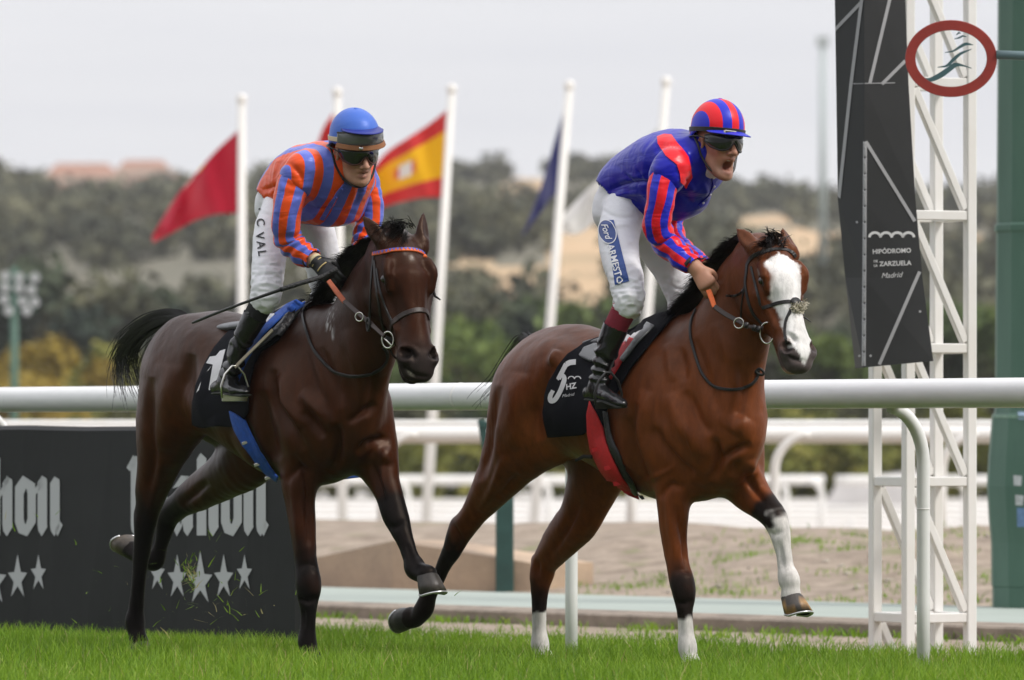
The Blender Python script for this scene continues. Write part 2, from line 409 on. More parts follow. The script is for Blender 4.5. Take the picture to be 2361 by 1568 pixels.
protos = {'dark': tree_proto('evergreen_tree', 'dark', 11, 7, 2.3, 1.2), 'green': tree_proto('green_tree', 'green', 12, 6, 2.4), 'olive': tree_proto('olive_green_tree', 'olive', 13, 5, 2.3, low=.12),
          'yellow': tree_proto('yellow_autumn_tree', 'yellow', 14, 6, 2.2), 'lime': tree_proto('yellow_green_tree', 'lime', 15, 5, 2.1, low=.12)}
words = {'dark': 'dark green', 'green': 'fresh green', 'olive': 'dull olive', 'yellow': 'golden yellow', 'lime': 'yellowish green'}
belt = [  # photo column of the crown, distance, kind, height
    (-60, 250, 'yellow', 5.0), (25, 235, 'yellow', 4.4), (120, 240, 'yellow', 5.6), (215, 245, 'lime', 5.2), (330, 255, 'olive', 5.0), (120, 330, 'dark', 11.0), (215, 345, 'olive', 10.0), (330, 350, 'dark', 10.0), (440, 360, 'dark', 9.0), (20, 340, 'olive', 9.5),
    (520, 300, 'olive', 7.0), (620, 300, 'olive', 6.0), (700, 320, 'dark', 7.0), (830, 330, 'olive', 8.2), (905, 270, 'lime', 6.0), (1060, 240, 'green', 6.2), (960, 330, 'olive', 9.4), (1140, 300, 'lime', 6.6), (1215, 320, 'dark', 8.4), (1310, 330, 'green', 9.0),
    (1390, 260, 'green', 6.4), (1480, 330, 'olive', 8.6), (1560, 320, 'dark', 9.2), (1650, 270, 'olive', 6.0), (1740, 300, 'dark', 7.2), (1830, 270, 'olive', 5.6), (1905, 250, 'green', 6.0), (1985, 320, 'dark', 7.4), (2060, 270, 'olive', 5.2), (2130, 260, 'green', 6.8),
    (2200, 270, 'green', 7.4), (2270, 260, 'green', 7.0), (2370, 280, 'olive', 7.4), (960, 195, 'olive', 3.0), (1180, 192, 'lime', 2.6), (1290, 196, 'olive', 3.0), (1700, 194, 'olive', 2.8), (1800, 191, 'lime', 2.7), (1880, 196, 'lime', 2.9), (1970, 192, 'olive', 2.7),
    (2080, 194, 'olive', 2.8), (2190, 192, 'lime', 3.0), (2290, 196, 'olive', 3.1), (780, 194, 'olive', 2.9), (860, 191, 'dark', 2.7), (1060, 190, 'dark', 2.6), (2400, 194, 'dark', 3.0), (1420, 192, 'dark', 2.7), (1560, 195, 'olive', 2.8), (700, 193, 'olive', 2.7)]
nth = ['first', 'second', 'third', 'fourth', 'fifth', 'sixth', 'seventh', 'eighth', 'ninth', 'tenth', 'eleventh', 'twelfth', 'thirteenth', 'fourteenth', 'fifteenth', 'sixteenth', 'seventeenth', 'eighteenth']
cnt = {}; used = set()
for (u, D, k, h) in sorted(belt):
    size = 'low bushy' if h < 4 else ('tall' if h > 7 else 'rounded'); key = (size, k); cnt[key] = cnt.get(key, 0)+1
    lab = f'{size} {words[k]} tree below the hill, {nth[cnt[key]-1]} such from the left'
    p = protos[k]; h0 = {'dark': 7, 'green': 6, 'olive': 5, 'yellow': 6, 'lime': 5}[k]
    o = p if k not in used else copy_thing(p, (0, 0, 0)); used.add(k)
    o.location = on_ground(u, D, -.85); s = h/h0; o.scale = (s*1.05, s*1.05, s); o.rotation_euler = (0, 0, random.uniform(0, 6.28))
    tag(o, lab, 'tree', 'trees in the belt below the hill')
# a long clipped hedge line closing the far track
g = np.random.default_rng(21); hc = []; hr = []
for x in np.arange(-60, 60, .55):
    for j in range(3): hc.append((x+g.normal()*.2, 188+g.normal()*1.0, -.95+g.uniform(.2, 1.9))); hr.append(g.uniform(.5, .9))
Vv, Ff, Tt = leaves(np.array(hc), hr, 60, .2, 1, 22)
tag(mesh('hedge', Vv, Ff, ML['lime'], attrs={'tint': Tt}, base=(0, 188, -.8)), 'long olive hedge closing the far side of the sand track', 'hedge')

# houses on the ridge
M_roof = mat('clay_roof', (.44, .24, .17), .85, .3, 1.5); M_wall = mat('house_wall', (.62, .52, .43), .9, .2, .8); M_win = mat('window_glass', (.05, .06, .07), .2)
def house(u, v, wd, D, hgt, lab):
    c = at(u, v, D); dpt = wd*.7; x0 = c[0]; zb = c[2]-hgt; t = empty('hilltop_house', (x0, D, zb), lab, 'house')
    b = MB(); b.box((x0, D, zb+hgt*.25), (wd/2, 0, 0), (0, dpt/2, 0), (0, 0, hgt*.25+1.5)); b.build('wall', M_wall, t)
    e = .5; z1 = zb+hgt*.5; z2 = zb+hgt; hw = wd/2+e; hd = dpt/2+e
    r = MB(); r.add([(x0-hw, D-hd, z1), (x0+hw, D-hd, z1), (x0+hw, D+hd, z1), (x0-hw, D+hd, z1), (x0-hw*.55, D, z2), (x0+hw*.55, D, z2)], [(0, 1, 5, 4), (2, 3, 4, 5), (1, 2, 5), (3, 0, 4), (3, 2, 1, 0)]); r.build('roof', M_roof, t)
    for k in (-.3, 0, .3):
        w_ = MB(); w_.box((x0+k*wd, D-dpt/2-.02, zb+hgt*.22), (wd*.06, 0, 0), (0, .04, 0), (0, 0, hgt*.12)); w_.build('window', M_win, t)
house(190, 376, 15, 1130, 8.0, 'pale house with wide orange roof on the left end of the ridge')
house(332, 369, 11, 1140, 6.5, 'small house with red roof on the ridge right of the wide one')

# ------------------------------------------------------------------ the white running rail beside the horses
RZ = 1.205
t = empty('running_rail', G(0, 0), 'thick white plastic running rail on curved posts right behind the horses', 'rail')
b = MB()
qs = np.arange(-8, 16.01, .5); b.tube([G(q, 0, RZ) for q in qs], .064, 28); b.build('rail_tube', M_white, t, smooth=True)
for q in (q_at(1063, 0), q_at(1063, 0)-5.2, q_at(1063, 0)+4.6):
    c = MB(); c.tube([G(q-.006, 0, RZ), G(q+.006, 0, RZ)], .0655, 28); c.build('joint', M_truss, t, smooth=True)
qpost = [q_at(2128, .22), q_at(1317, .22), q_at(25, .22)]
dq = 3.1
for q in qpost+[qpost[0]+dq, qpost[0]+2*dq, qpost[2]-dq]:
    P = [G(q, .22, -.2), G(q, .22, .3), G(q, .22, .6), G(q, .22, .86)]+[G(q, .22*math.cos(a), .90+.25*math.sin(a)) for a in np.linspace(.05, 1.45, 10)]
    c = MB(); c.tube(P, .029, 16); p = c.build('post', M_post, t, smooth=True)
    if q in qpost[:1]: c2 = MB(); c2.tube([G(q, .22, .70), G(q, .22, .705)], .0300, 16); c2.build('collar', M_truss, p, smooth=True)

# advertising hoarding in front of it
HE = -.16
qa, qb = -7.0, q_at(694, HE); HT = 1.065
b = MB(); V = []; F = []; hq = np.linspace(qa, qb, 40)
th = .035
secp = [(-th, -.1), (-th, HT-.02), (-th*.4, HT), (th*.4, HT), (th, HT-.02), (th, -.1)]
for i, q in enumerate(hq):
    for e, z in secp: V.append(G(q, HE+e+(.006*math.sin(q*2.1+z*5)+.004*math.sin(q*5.3-z*3) if e < 0 else 0), z+(.006*math.sin(q*2.3)+.004*math.sin(q*5.1) if z > .5 else 0)))
n = len(secp)
for i in range(len(hq)-1):
    for k in range(n-1): F.append([i*n+k, (i+1)*n+k, (i+1)*n+k+1, i*n+k+1])
F = [t_ for f in F for t_ in ((f[0], f[1], f[2]), (f[0], f[2], f[3]))]
F += [list(range(n)), [(len(hq)-1)*n+k for k in range(n)][::-1]]
hoard = empty('advertising_hoarding', G(1, HE), 'long black advertising hoarding with pale blackletter word and stars below the rail', 'hoarding')
hb = mesh('board', V, F, M_hoard, hoard)
def bvh_of(objs):
    V, F = [], []; n = 0
    for o in objs:
        W = MW[o.name]; vv = np.array([v.co[:] for v in o.data.vertices])@W[:3, :3].T+W[:3, 3]
        F += [[i+n for i in p.vertices] for p in o.data.polygons]; V.append(vv); n += len(vv)
    return BVHTree.FromPolygons(np.concatenate(V).tolist(), F)
def subdivide2d(V, F, step):
    """split long edges of triangles/quads until shorter than step (2-D units)"""
    V = [tuple(p) for p in V]; T = []
    for f in F:
        for i in range(1, len(f)-1): T.append((f[0], f[i], f[i+1]))
    cache = {}
    def mid(a, b):
        k = (min(a, b), max(a, b))
        if k not in cache: cache[k] = len(V); V.append(((V[a][0]+V[b][0])/2, (V[a][1]+V[b][1])/2))
        return cache[k]
    out = []
    while T:
        a, b, c = T.pop()
        l = [(math.dist(V[a], V[b]), 0), (math.dist(V[b], V[c]), 1), (math.dist(V[c], V[a]), 2)]; m, k = max(l)
        if m <= step: out.append((a, b, c)); continue
        if k == 0: d = mid(a, b); T += [(a, d, c), (d, b, c)]
        elif k == 1: d = mid(b, c); T += [(a, b, d), (a, d, c)]
        else: d = mid(c, a); T += [(a, b, d), (d, b, c)]
    return np.array(V), out
def decal(name, geo, m, bvh, parent=None, lift=.003, step=6.0, **kw):
    """print lying on a surface: 2-D geometry in photo pixels dropped along the view rays onto the mesh below it"""
    V, F = subdivide2d(*geo, step) if step else geo
    P = []; ok = []
    for u, v in V:
        d = ray(u, v); L_ = np.linalg.norm(d); h = bvh.ray_cast(Vector(CAMP), Vector(d/L_), 400)
        if h[0] is None: P.append((0, 0, 0)); ok.append(False); continue
        nrm = np.array(h[1]); nrm = nrm if nrm@d < 0 else -nrm
        P.append(np.array(h[0])+nrm*lift); ok.append(True)
    P = np.array([np.asarray(p) for p in P])
    Fo = []
    for f in F:
        if not all(ok[i] for i in f): continue
        q = P[list(f)]; nn = np.cross(q[1]-q[0], q[2]-q[0])
        if nn@(q[0]-CAMP) > 0: f = f[::-1]
        Fo.append(f)
    use = sorted({i for f in Fo for i in f}); mp_ = {o: i for i, o in enumerate(use)}
    return mesh(name, P[use], [[mp_[i] for i in f] for f in Fo], m, parent, **kw)
def poly(*pts): return np.array(pts, float), [list(range(len(pts)))]
def shift(geo, dx, dy, s=1.0): return geo[0]*s+np.array([dx, dy]), geo[1]
def ringgeo(outer, inner):
    n = len(outer); V = np.array(list(outer)+list(inner), float)
    return V, [[i, (i+1) % n, n+(i+1) % n, n+i] for i in range(n)]
def star(cx, cy, w, up, dn):
    k = [(0, -up), (.17*w, -.06*w), (.5*w, -.02*w), (.2*w, .38*dn), (.34*w, dn), (0, .55*dn), (-.34*w, dn), (-.2*w, .38*dn), (-.5*w, -.02*w), (-.17*w, -.06*w)]
    V = np.array([(0, .1*dn)]+k)+[cx, cy]; return V, [[0, 1+i, 1+(i+1) % 10] for i in range(10)]
def stem(x0, x1, y0, y1, foot=1):
    """blackletter stem: slanted head, round pointed foot"""
    w_ = x1-x0
    return (np.array([(x0, y0+16), (x0+w_*.45, y0), (x1-1, y0+7), (x1, y0+16), (x1, y1-26), (x1+1, y1-22), (x0+w_*.45, y1), (x0+2, y1-12), (x0, y1-26)], float), [[0, 1, 2, 3, 4, 5, 6, 7, 8]])
def blackword(x, top=1096, bot=1236):
    A = []
    # M
    A += [stem(x, x+24, top-46, bot), stem(x+30, x+52, top-36, bot-2), stem(x+60, x+84, top-44, bot)]
    A += [poly((x-10, top-18), (x+6, top-48), (x+14, top-30), (x-2, top-10)), poly((x+20, top-20), (x+40, top-40), (x+44, top-28), (x+22, top+2)), poly((x+50, top-20), (x+68, top-46), (x+74, top-30), (x+52, top+2))]
    # a
    ax = x+96
    A += [ringgeo([(ax, bot-70), (ax+24, bot-86), (ax+24, bot-30), (ax+20, bot-18), (ax+10, bot), (ax+1, bot-20)], [(ax+17, bot-62), (ax+21, bot-66), (ax+21, bot-32), (ax+20, bot-30), (ax+18, bot-26), (ax+17, bot-36)]),
          stem(ax+24, ax+47, top, bot), poly((ax, top+30), (ax+20, top), (ax+40, top+2), (ax+30, top+18), (ax+12, top+26))]
    # h
    hx = ax+56
    A += [poly((hx, top-38), (hx+9, top-52), (hx+22, top-40), (hx+22, bot-2), (hx, bot-2)), poly((hx+20, top+40), (hx+38, top), (hx+44, top+10), (hx+22, top+52)), stem(hx+27, hx+50, top+2, bot)]
    # o
    ox = hx+56
    A += [ringgeo([(ox, top+26), (ox+18, top), (ox+46, top+18), (ox+48, top+40), (ox+48, bot-32), (ox+28, bot), (ox+8, bot-8), (ox, bot-32)], [(ox+20, top+44), (ox+25, top+30), (ox+27, top+32), (ox+29, top+44), (ox+29, bot-42), (ox+25, bot-28), (ox+22, bot-30), (ox+20, bot-42)])]
    # u
    ux = ox+52
    A += [stem(ux, ux+22, top, bot), poly((ux-5, top+30), (ux+10, top), (ux+14, top+22), (ux-4, top+44)), stem(ux+29, ux+51, top+2, bot), poly((ux+51, bot-36), (ux+58, bot-26), (ux+46, bot), (ux+40, bot-12))]
    return A
def star_row(x):
    c = x+160
    for dx, wd, up, dn in ((-99, 35, 34, 46), (-53, 44, 44, 54), (0, 56, 56, 62), (54, 44, 44, 54), (102, 35, 34, 46)):
        yield star(c+dx, 1318+(8 if dx == 0 else (3 if abs(dx) < 60 else -6)), wd, up, dn)
hbv = bvh_of([hb])
for k, xo in enumerate((-172, 303)):
    decal('lettering', join2d(blackword(xo)), M_letter, hbv, hoard, lift=.004, step=9)
    for sg in star_row(xo):
        if sg[0][:, 0].max() > 5: decal('star', sg, M_letter, hbv, hoard, lift=.004, step=9)

# ------------------------------------------------------------------ rails beyond
def far_rail(name, lab, y, zb, zt, r, posts, x0, x1, hook=.28, toward=1, top2=None, pr=.035):
    t = empty(name, (0, y, zb), lab, 'rail')
    b = MB(); b.tube([(x, y, zt) for x in np.linspace(x0, x1, 30)], r, 14); b.build('rail_tube', M_truss, t, smooth=True)
    if top2: c = MB(); c.tube([(x, y+.2, top2) for x in np.linspace(x0, x1, 30)], .028, 8); c.build('cable_tube', M_truss, t, smooth=True)
    for u in posts:
        x = (u*K-512)/FPX*y
        P = [(x, y-.05, zb-.25), (x, y-.05, zb+(zt-zb)*.5), (x, y-.05, zt-hook)]+[(x+toward*hook*(1-math.cos(a)), y-.05, zt-hook+hook*math.sin(a)) for a in np.linspace(.15, math.pi/2, 9)]
        c = MB(); c.tube(P, pr, 12); c.build('post', M_truss, t, smooth=True)
    return t
far_rail('far_track_rail', 'second white rail with hooked posts beyond the sandy bank', 55, .06, 1.025, .075, [880, 1455, 1785, 2170, 300, 2500, -100], -9, 9, .30, 1, 1.12, .04)
far_rail('low_far_rail', 'lower white rail crossing behind the hooked posts, left of its gap', 113, -.82, .235, .085, [940, 1265, 1560, 1893, 620, 330, 40], -14.0, (1900*K-512)/FPX*113, .25, -1, None, .055)
far_rail('low_far_rail', 'lower white rail right of the gap, behind the lattice tower', 114, -.82, .225, .085, [1812, 2225, 2420], (1925*K-512)/FPX*114, 14, .25, -1, None, .055)
for k, (y, h) in enumerate(((126, .20), (136, .20), (147, .19), (160, .18))):
    far_rail('low_sand_track_rail', f'thin low white rail on the pale sand track, {["the nearest", "the second", "the third", "the farthest"][k]} of four', y, -.82, -.82+h, .045, [u+37*k for u in (770, 1010, 1240, 1470, 1640, 1960, 2180)], -13, 13, .12, 1, None, .05)
# covered heap between the rails
Pm = at(1990, 1185, 150); b = MB()
b.add([(Pm[0]-1.0, 150, -.85), (Pm[0]+1.5, 150, -.85), (Pm[0]+1.6, 152, -.85), (Pm[0]-.9, 152, -.85), (Pm[0]-.55, 150.3, -.05), (Pm[0]+1.35, 150.3, .2), (Pm[0]+1.4, 151.7, .2), (Pm[0]-.5, 151.7, -.05)],
      [(0, 1, 5, 4), (1, 2, 6, 5), (2, 3, 7, 6), (3, 0, 4, 7), (4, 5, 6, 7)])
tag(b.build('covered_heap', mat('grey_tarpaulin', (.52, .50, .49), .8, .15, 2), base=(Pm[0], 151, -.85)), 'pale grey covered heap standing beyond the rails left of the lattice tower', 'heap')
# tan concrete ramp wall and green metal post on the bank
def Gp(u, e, z): q = q_at(u, e); return G(q, e, z)
a0, a1, a2 = Gp(700, 7.0, 0), Gp(905, 7.0, 0), Gp(1230, 7.5, 0)
V = []
for p, zt in ((a0, .20), (a1, .34), (a2, .20)):
    V += [(p[0], p[1], -.1), (p[0], p[1], zt), (p[0]+RA[0]*.5, p[1]+RA[1]*.5, zt), (p[0]+RA[0]*.5, p[1]+RA[1]*.5, -.1)]
F = [[0, 4, 5, 1], [1, 5, 6, 2], [2, 6, 7, 3], [4, 8, 9, 5], [5, 9, 10, 6], [6, 10, 11, 7], [3, 2, 1, 0][::-1], [8, 11, 10, 9][::-1]]
tag(mesh('retaining_wall', V, F, M_tan, base=a1), 'low tan concrete retaining wall with a corner on the sandy bank', 'wall')
pg = on_ground(1163, 42, 0); t = empty('green_post', pg, 'square dark green metal post with a bent bracket on the sandy bank', 'post')
b = MB(); b.box(pg+[0, 0, .47], (.058, 0, 0), (0, .058, 0), (0, 0, .65), .008); b.build('shaft', M_green2, t)
b = MB(); b.beam(pg+[-.02, 0, 1.06], pg+[-.165, 0, 1.10], .06, .05, bev=.006); b.beam(pg+[-.15, 0, 1.12], pg+[-.12, 0, .93], .05, .05, bev=.006); b.build('bracket', M_green2, t)
pb = at(213, 962, 70); t = empty('electric_box', (pb[0], 70, -.3), 'small pale blue box seen above the left end of the hoarding', 'box')
b = MB(); b.box((pb[0], 70, .42), (.14, 0, 0), (0, .12, 0), (0, 0, .72), .01); b.build('cabinet', mat('pale_blue_paint', (.50, .60, .66), .5), t)
b = MB(); b.box((pb[0], 70, 1.155), (.155, 0, 0), (0, .135, 0), (0, 0, .015)); b.build('lid', M_pole, t)

# ------------------------------------------------------------------ lattice tower with the folded black board
TD = 31.2; tq = FPX/TD
c0 = at(2133, 1000, TD)[:2]; a_t = .335; ph = rad(24.8)
ex = np.array([math.cos(ph), math.sin(ph)]); ey = np.array([-math.sin(ph), math.cos(ph)])
# corners: near one in front at column 2093
near = at(2093, 1000, TD)[:2]; fx = np.array([math.cos(ph), math.sin(ph)])*a_t; fy = np.array([-math.sin(ph), math.cos(ph)])*a_t
C4 = [near, near+fx, near+fx+fy, near+fy]
t = empty('lattice_tower', np.append(near+(fx+fy)/2, 0), 'tall white steel lattice tower carrying the black board at the finish', 'tower')
for c in C4:
    b = MB(); b.box((c[0], c[1], 2.6), np.append(fx, 0)/a_t*.0255, np.append(fy, 0)/a_t*.0255, (0, 0, 2.85), .005); b.build('post', M_truss, t)
lv = [.235, .84, 1.42, 2.00, 2.58, 3.16, 3.74, 4.32]
lv = [1.03-(y-1000)*K/tq for y in (1738, 1425, 1110, 802, 495, 188, -118, -425, -735)]
for i, z in enumerate(lv):
    for k in range(4):
        p, q = C4[k], C4[(k+1) % 4]; d = (q-p)/a_t
        b = MB(); b.beam(np.append(p+d*.026, z), np.append(q-d*.026, z), .042, .046, bev=.004); b.build('crossbar', M_truss, t)
        if i < len(lv)-1 and k in (0, 2):
            s, e = (p, q) if k in (0, 1) else (q, p)
            d = (e-s)/a_t
            b = MB(); b.beam(np.append(s+d*.03, lv[i+1]-.03), np.append(e-d*.03, z+.03), .038, .038, bev=.004); b.build('brace', M_truss, t)
# board
rows = [(-560, 1915, 1992, 2078), (-60, 1923, 1992, 2084), (195, 1927, 1992, 2094), (461, 1931, 1993, 2110), (640, 1948, 1992, 2126), (849, 1971, 1991, 2151)]
bd = empty('finish_board', at(2040, 850, 30.7), 'folded black board with silver lines and white lettering on the lattice tower', 'board')
V = []; F = []
for y, l, m_, r in rows:
    yl, ym, yr = (y, y, y) if y < 800 else (y, y-2, y-17)
    for off in (0, .05):
        V += [at(l, yl, 30.86+off), at(m_, ym, 30.72+off), at(r, yr, 30.80+off)]
for i in range(len(rows)-1):
    a, b_ = i*6, (i+1)*6
    F += [[a, b_, b_+1, a+1], [a+1, b_+1, b_+2, a+2], [a+4, b_+4, b_+3, a+3], [a+5, b_+5, b_+4, a+4], [a+3, b_+3, b_, a], [a+2, b_+2, b_+5, a+5]]
n = (len(rows)-1)*6; F += [[n, n+3, n+4, n+1], [n+1, n+4, n+5, n+2], [1, 4, 3, 0], [2, 5, 4, 1]]
F = [t_ for f in F for t_ in ((f[0], f[1], f[2]), (f[0], f[2], f[3]))]
bo = mesh('panel', V, F, M_black, bd); bbv = bvh_of([bo])
def segs(a, b, n=14): return [np.array(a)+(np.array(b)-np.array(a))*k/n for k in range(n+1)]
lines = [((1924, 70), (1987, 4)), ((1988, -10), (1962, 195)), ((1962, 195), (1934, 458)), ((2052, -10), (2004, 193)), ((2086, 140), (2032, 194)), ((2032, -60), (2010, -160)), ((1994, 326), (1991, 848)), ((1995, 326), (2108, 510)), ((2119, 626), (2026, 840))]
for a, b_ in lines:
    decal('silver_line', stroke_geo(segs(a, b_), 7.5), M_silver, bbv, bd, step=9)
decal('seam', stroke_geo(segs((1966, 193), (2062, 191)), 2.0), M_silver, bbv, bd, step=0)
for bx, by in ((1976, 512), (1982, 820), (2006, 820), (2034, 820), (2120, 718)):
    a = np.linspace(0, 2*math.pi, 9)[:-1]; decal('bolt', (np.stack([bx+3*np.cos(a), by+3*np.sin(a)], 1), [list(range(8))]), M_silver, bbv, bd, step=0)
M_print = mat('white_print', (.62, .62, .62), .6)
def wave(x0, x1, y, n, amp, w_):
    P = []
    for k in range(n):
        for a in np.linspace(0, math.pi, 9): P.append((x0+(x1-x0)*(k+(1-math.cos(a))/2)/n, y-amp*math.sin(a)))
    return stroke_geo(P, w_)
def put(geo, cx, cy, wd, ang=0.0, flip=True):
    """lettering scaled to width wd in photo pixels, centred, turned by ang degrees"""
    V = geo[0].copy(); V[:, 1] *= -1; s = wd/(V[:, 0].max()-V[:, 0].min()); V *= s
    a = rad(ang); V = V@np.array([[math.cos(a), math.sin(a)], [-math.sin(a), math.cos(a)]]); return V+[cx, cy], geo[1]
decal('lettering', join2d([wave(2003, 2106, 547, 4, 11, 6), put(text_geo('HIPÓDROMO', 1, bold=.022), 2055, 577, 88, -2), put(text_geo('ZARZUELA', 1, bold=.022), 2063, 607, 74, -2), put(text_geo('DE', 1, bold=.02), 2018, 602, 9, -2), put(text_geo('LA', 1, bold=.02), 2018, 612, 9, -2), put(text_geo('Madrid', 1, shear=.35), 2056, 634, 50, -3)]), M_print, bbv, bd, step=0)

# oval finish sign on its rod
SD_ = 30.2
def epts(rx, ry, D, n=56): return [at(2192+rx*math.cos(a), 135+ry*math.sin(a), D) for a in np.linspace(0, 2*math.pi, n+1)[:-1]]
os_ = empty('finish_sign', at(2192, 222, SD_), 'oval clear sign with thick red rim and green emblem on a side rod', 'sign')
A = [epts(105, 88, SD_), epts(106, 89, SD_+.01), epts(105, 88, SD_+.02), epts(83, 66, SD_+.02), epts(82, 65, SD_+.01), epts(83, 66, SD_)]; n = 56
V = np.concatenate(A); F = [[i*n+k, i*n+(k+1) % n, ((i+1) % 6)*n+(k+1) % n, ((i+1) % 6)*n+k] for i in range(6) for k in range(n)]
mesh('rim', V, F, mat('red_rim_paint', (.33, .035, .025), .5, .25, 9), os_)
mp_ = bpy.data.materials.new('clear_acrylic'); mp_.use_nodes = True; n_ = mp_.node_tree; n_.nodes.clear()
o_ = n_.nodes.new('ShaderNodeOutputMaterial'); m1 = n_.nodes.new('ShaderNodeMixShader'); tr = n_.nodes.new('ShaderNodeBsdfTransparent'); gl = n_.nodes.new('ShaderNodeBsdfGlossy'); gl.inputs['Roughness'].default_value = .03; fr = n_.nodes.new('ShaderNodeFresnel'); fr.inputs[0].default_value = 1.45
n_.links.new(fr.outputs[0], m1.inputs[0]); n_.links.new(tr.outputs[0], m1.inputs[1]); n_.links.new(gl.outputs[0], m1.inputs[2]); n_.links.new(m1.outputs[0], o_.inputs[0])
E0 = epts(83, 66, SD_+.006); E1 = epts(83, 66, SD_+.012); mesh('pane', np.concatenate([E0, E1]), [list(range(56))[::-1], list(range(56, 112))], mp_, os_)
def z1(x, y): return (1843.8+.294*x, .294*y)
emb = [([(955, 612), (1020, 625), (1100, 590), (1165, 545), (1215, 510), (1270, 512), (1345, 535)], [3, 12, 16, 15, 14, 6, 2]), ([(1080, 528), (1150, 515), (1200, 470), (1260, 420), (1345, 385)], [2, 7, 10, 8, 2]),
       ([(1135, 412), (1200, 400), (1250, 370), (1300, 345), (1358, 352)], [2, 5, 8, 9, 2]), ([(1210, 305), (1250, 295), (1275, 282), (1305, 290)], [2, 5, 5, 2]), ([(1225, 275), (1245, 258), (1260, 262)], [2, 5, 2]), ([(1245, 240), (1268, 236)], [3, 3])]
parts = []
for P, w_ in emb:
    c = spline(np.array([list(z1(*p))+[q] for p, q in zip(P, w_)]), 5); parts.append(stroke_geo(c[:, :2], c[:, 2]*.8))
V2, F2 = join2d(parts); mesh('emblem', [at(u, v, SD_+.003) for u, v in V2], F2, mat('emblem_green', (.05, .11, .12), .5), os_)
b = MB(); b.tube([at(2296, 126, SD_+.01), at(2480, 133, SD_+.01)], .021, 14); b.build('rod', mat('rod_paint', (.13, .20, .21), .4), os_, smooth=True)
sp = at(2490, 133, SD_+.01); b = MB(); b.tube([(sp[0], sp[1], -.3), (sp[0], sp[1], sp[2]+.5)], .05, 16); b.build('post', M_green, os_, smooth=True)

# green floodlight mast at the right edge
GD = 37.0; gx = at(2402, 0, GD)[0]; gs = FPX/GD/K
prof = [(1420, 117), (1352, 117), (1350, 119), (1250, 120), (1200, 125), (1120, 130), (1050, 126), (985, 120), (958, 118), (952, 113), (940, 111), (538, 108), (532, 112), (520, 112), (515, 107), (0, 104), (-400, 100), (-1500, 90)]
t = empty('floodlight_mast', (gx, GD, 0), 'massive green floodlight mast with wider base at the right edge', 'mast')
V = []; F = []; ns = 12
for y, r in prof:
    z = CAMZ-(y*K-VH)*GD/FPX; r_ = r/gs
    for k in range(ns): a = 2*math.pi*(k+.5)/ns; V.append((gx+r_*math.cos(a), GD+r_*math.sin(a), z if y < 1400 else -.2))
for i in range(len(prof)-1):
    for k in range(ns): F.append([i*ns+k, i*ns+(k+1) % ns, (i+1)*ns+(k+1) % ns, (i+1)*ns+k])
F.append([(len(prof)-1)*ns+k for k in range(ns)])
ms = mesh('column', V, F, M_green, t); gbv = bvh_of([ms])
for (x0, y0, x1, y1, c) in ((2346, 948, 2375, 968, (.30, .42, .55)), (2344, 1170, 2372, 1215, (.16, .28, .48)), (2336, 1095, 2356, 1120, (.55, .58, .58)), (2340, 1140, 2360, 1165, (.55, .58, .58)), (2288, 957, 2376, 964, (.20, .33, .24))):
    decal('sticker', poly((x0, y0), (x1, y0+2), (x1-2, y1), (x0+1, y1-1)), mat('sticker_print', c, .5, .3, 30), gbv, t, step=8)
# far lamp masts
t = empty('lamp_mast', on_ground(33, 140, -.82), 'slim green lamp mast with rows of floodlights behind the yellow trees', 'lamp mast')
b = MB(); p = on_ground(33, 140); b.tube([(p[0], 140, -.9), (p[0], 140, 4.6)], [.10, .075], 10); b.build('shaft', M_green, t, smooth=True)
M_lamp = mat('lamp_glass', (.42, .43, .43), .25)
for (u, v) in ((12, 636), (44, 640), (80, 640), (12, 662), (44, 664), (72, 668), (10, 690), (52, 694), (80, 696), (20, 716), (62, 716)):
    c = at(u, v, 139.9); b = MB(); b.tube([c+[0, .15, 0], c+[0, .06, 0], c], [.05, .10, .115], 14); f = b.build('floodlight', M_green2, t, smooth=True)
    b = MB(); b.tube([c-[0, .012, 0], c-[0, .006, 0]], [.095, .10], 14); b.build('lens', M_lamp, f)
for v in (640, 665, 692, 716): b = MB(); b.tube([at(6, v, 140.1), at(84, v, 140.1)], .03, 6); b.build('crossarm', M_green, t)
t = empty('distant_mast', on_ground(1897, 480, 0), 'very distant tall grey green mast beside the black board', 'mast')
b = MB(); p0, p1 = at(1897, 460, 480), at(1896, 95, 480); b.tube([(p0[0], 480, p0[2]-6), p1], [.30, .22], 8); b.build('shaft', mat('distant_grey_green', (.46, .52, .51), .8), t, smooth=True)
b = MB(); b.box(p1, (.45, 0, 0), (0, .3, 0), (0, 0, .35)); b.build('lamp_head', mat('distant_grey', (.5, .54, .54), .8), t)

# ------------------------------------------------------------------ flags
FD = 80.0
def pole(top, low, lab, r=.058):
    p1 = at(top[0], top[1], FD); p0 = at(low[0], low[1], FD); d = (p1-p0)/(p1[2]-p0[2]); pb_ = p1-d*(p1[2]+.85)
    t = empty('flagpole', pb_, lab, 'flagpole', 'flagpoles in a row')
    b = MB(); b.tube([pb_-d*.2, p1], [r*1.12, r*.85], 12); b.build('shaft', M_pole, t, smooth=True)
    b = MB(); b.tube([p1, p1+[0, 0, .03], p1+[0, 0, .09], p1+[0, 0, .12]], [.05, .068, .06, .02], 12); b.build('finial', M_pole, t, smooth=True)
pole((557, 238), (557, 690), 'white flagpole with the red flag, leftmost of the row')
pole((777, 222), (783, 700), 'white flagpole mostly hidden behind the jockey in orange and blue')
pole((1041, 215), (1002, 870), 'white flagpole with the red and yellow striped flag')
pole((1312, 207), (1266, 770), 'white flagpole with the dark blue flag')
pole((1535, 198), (1490, 750), 'white flagpole with the white flag, behind the jockey in royal blue')
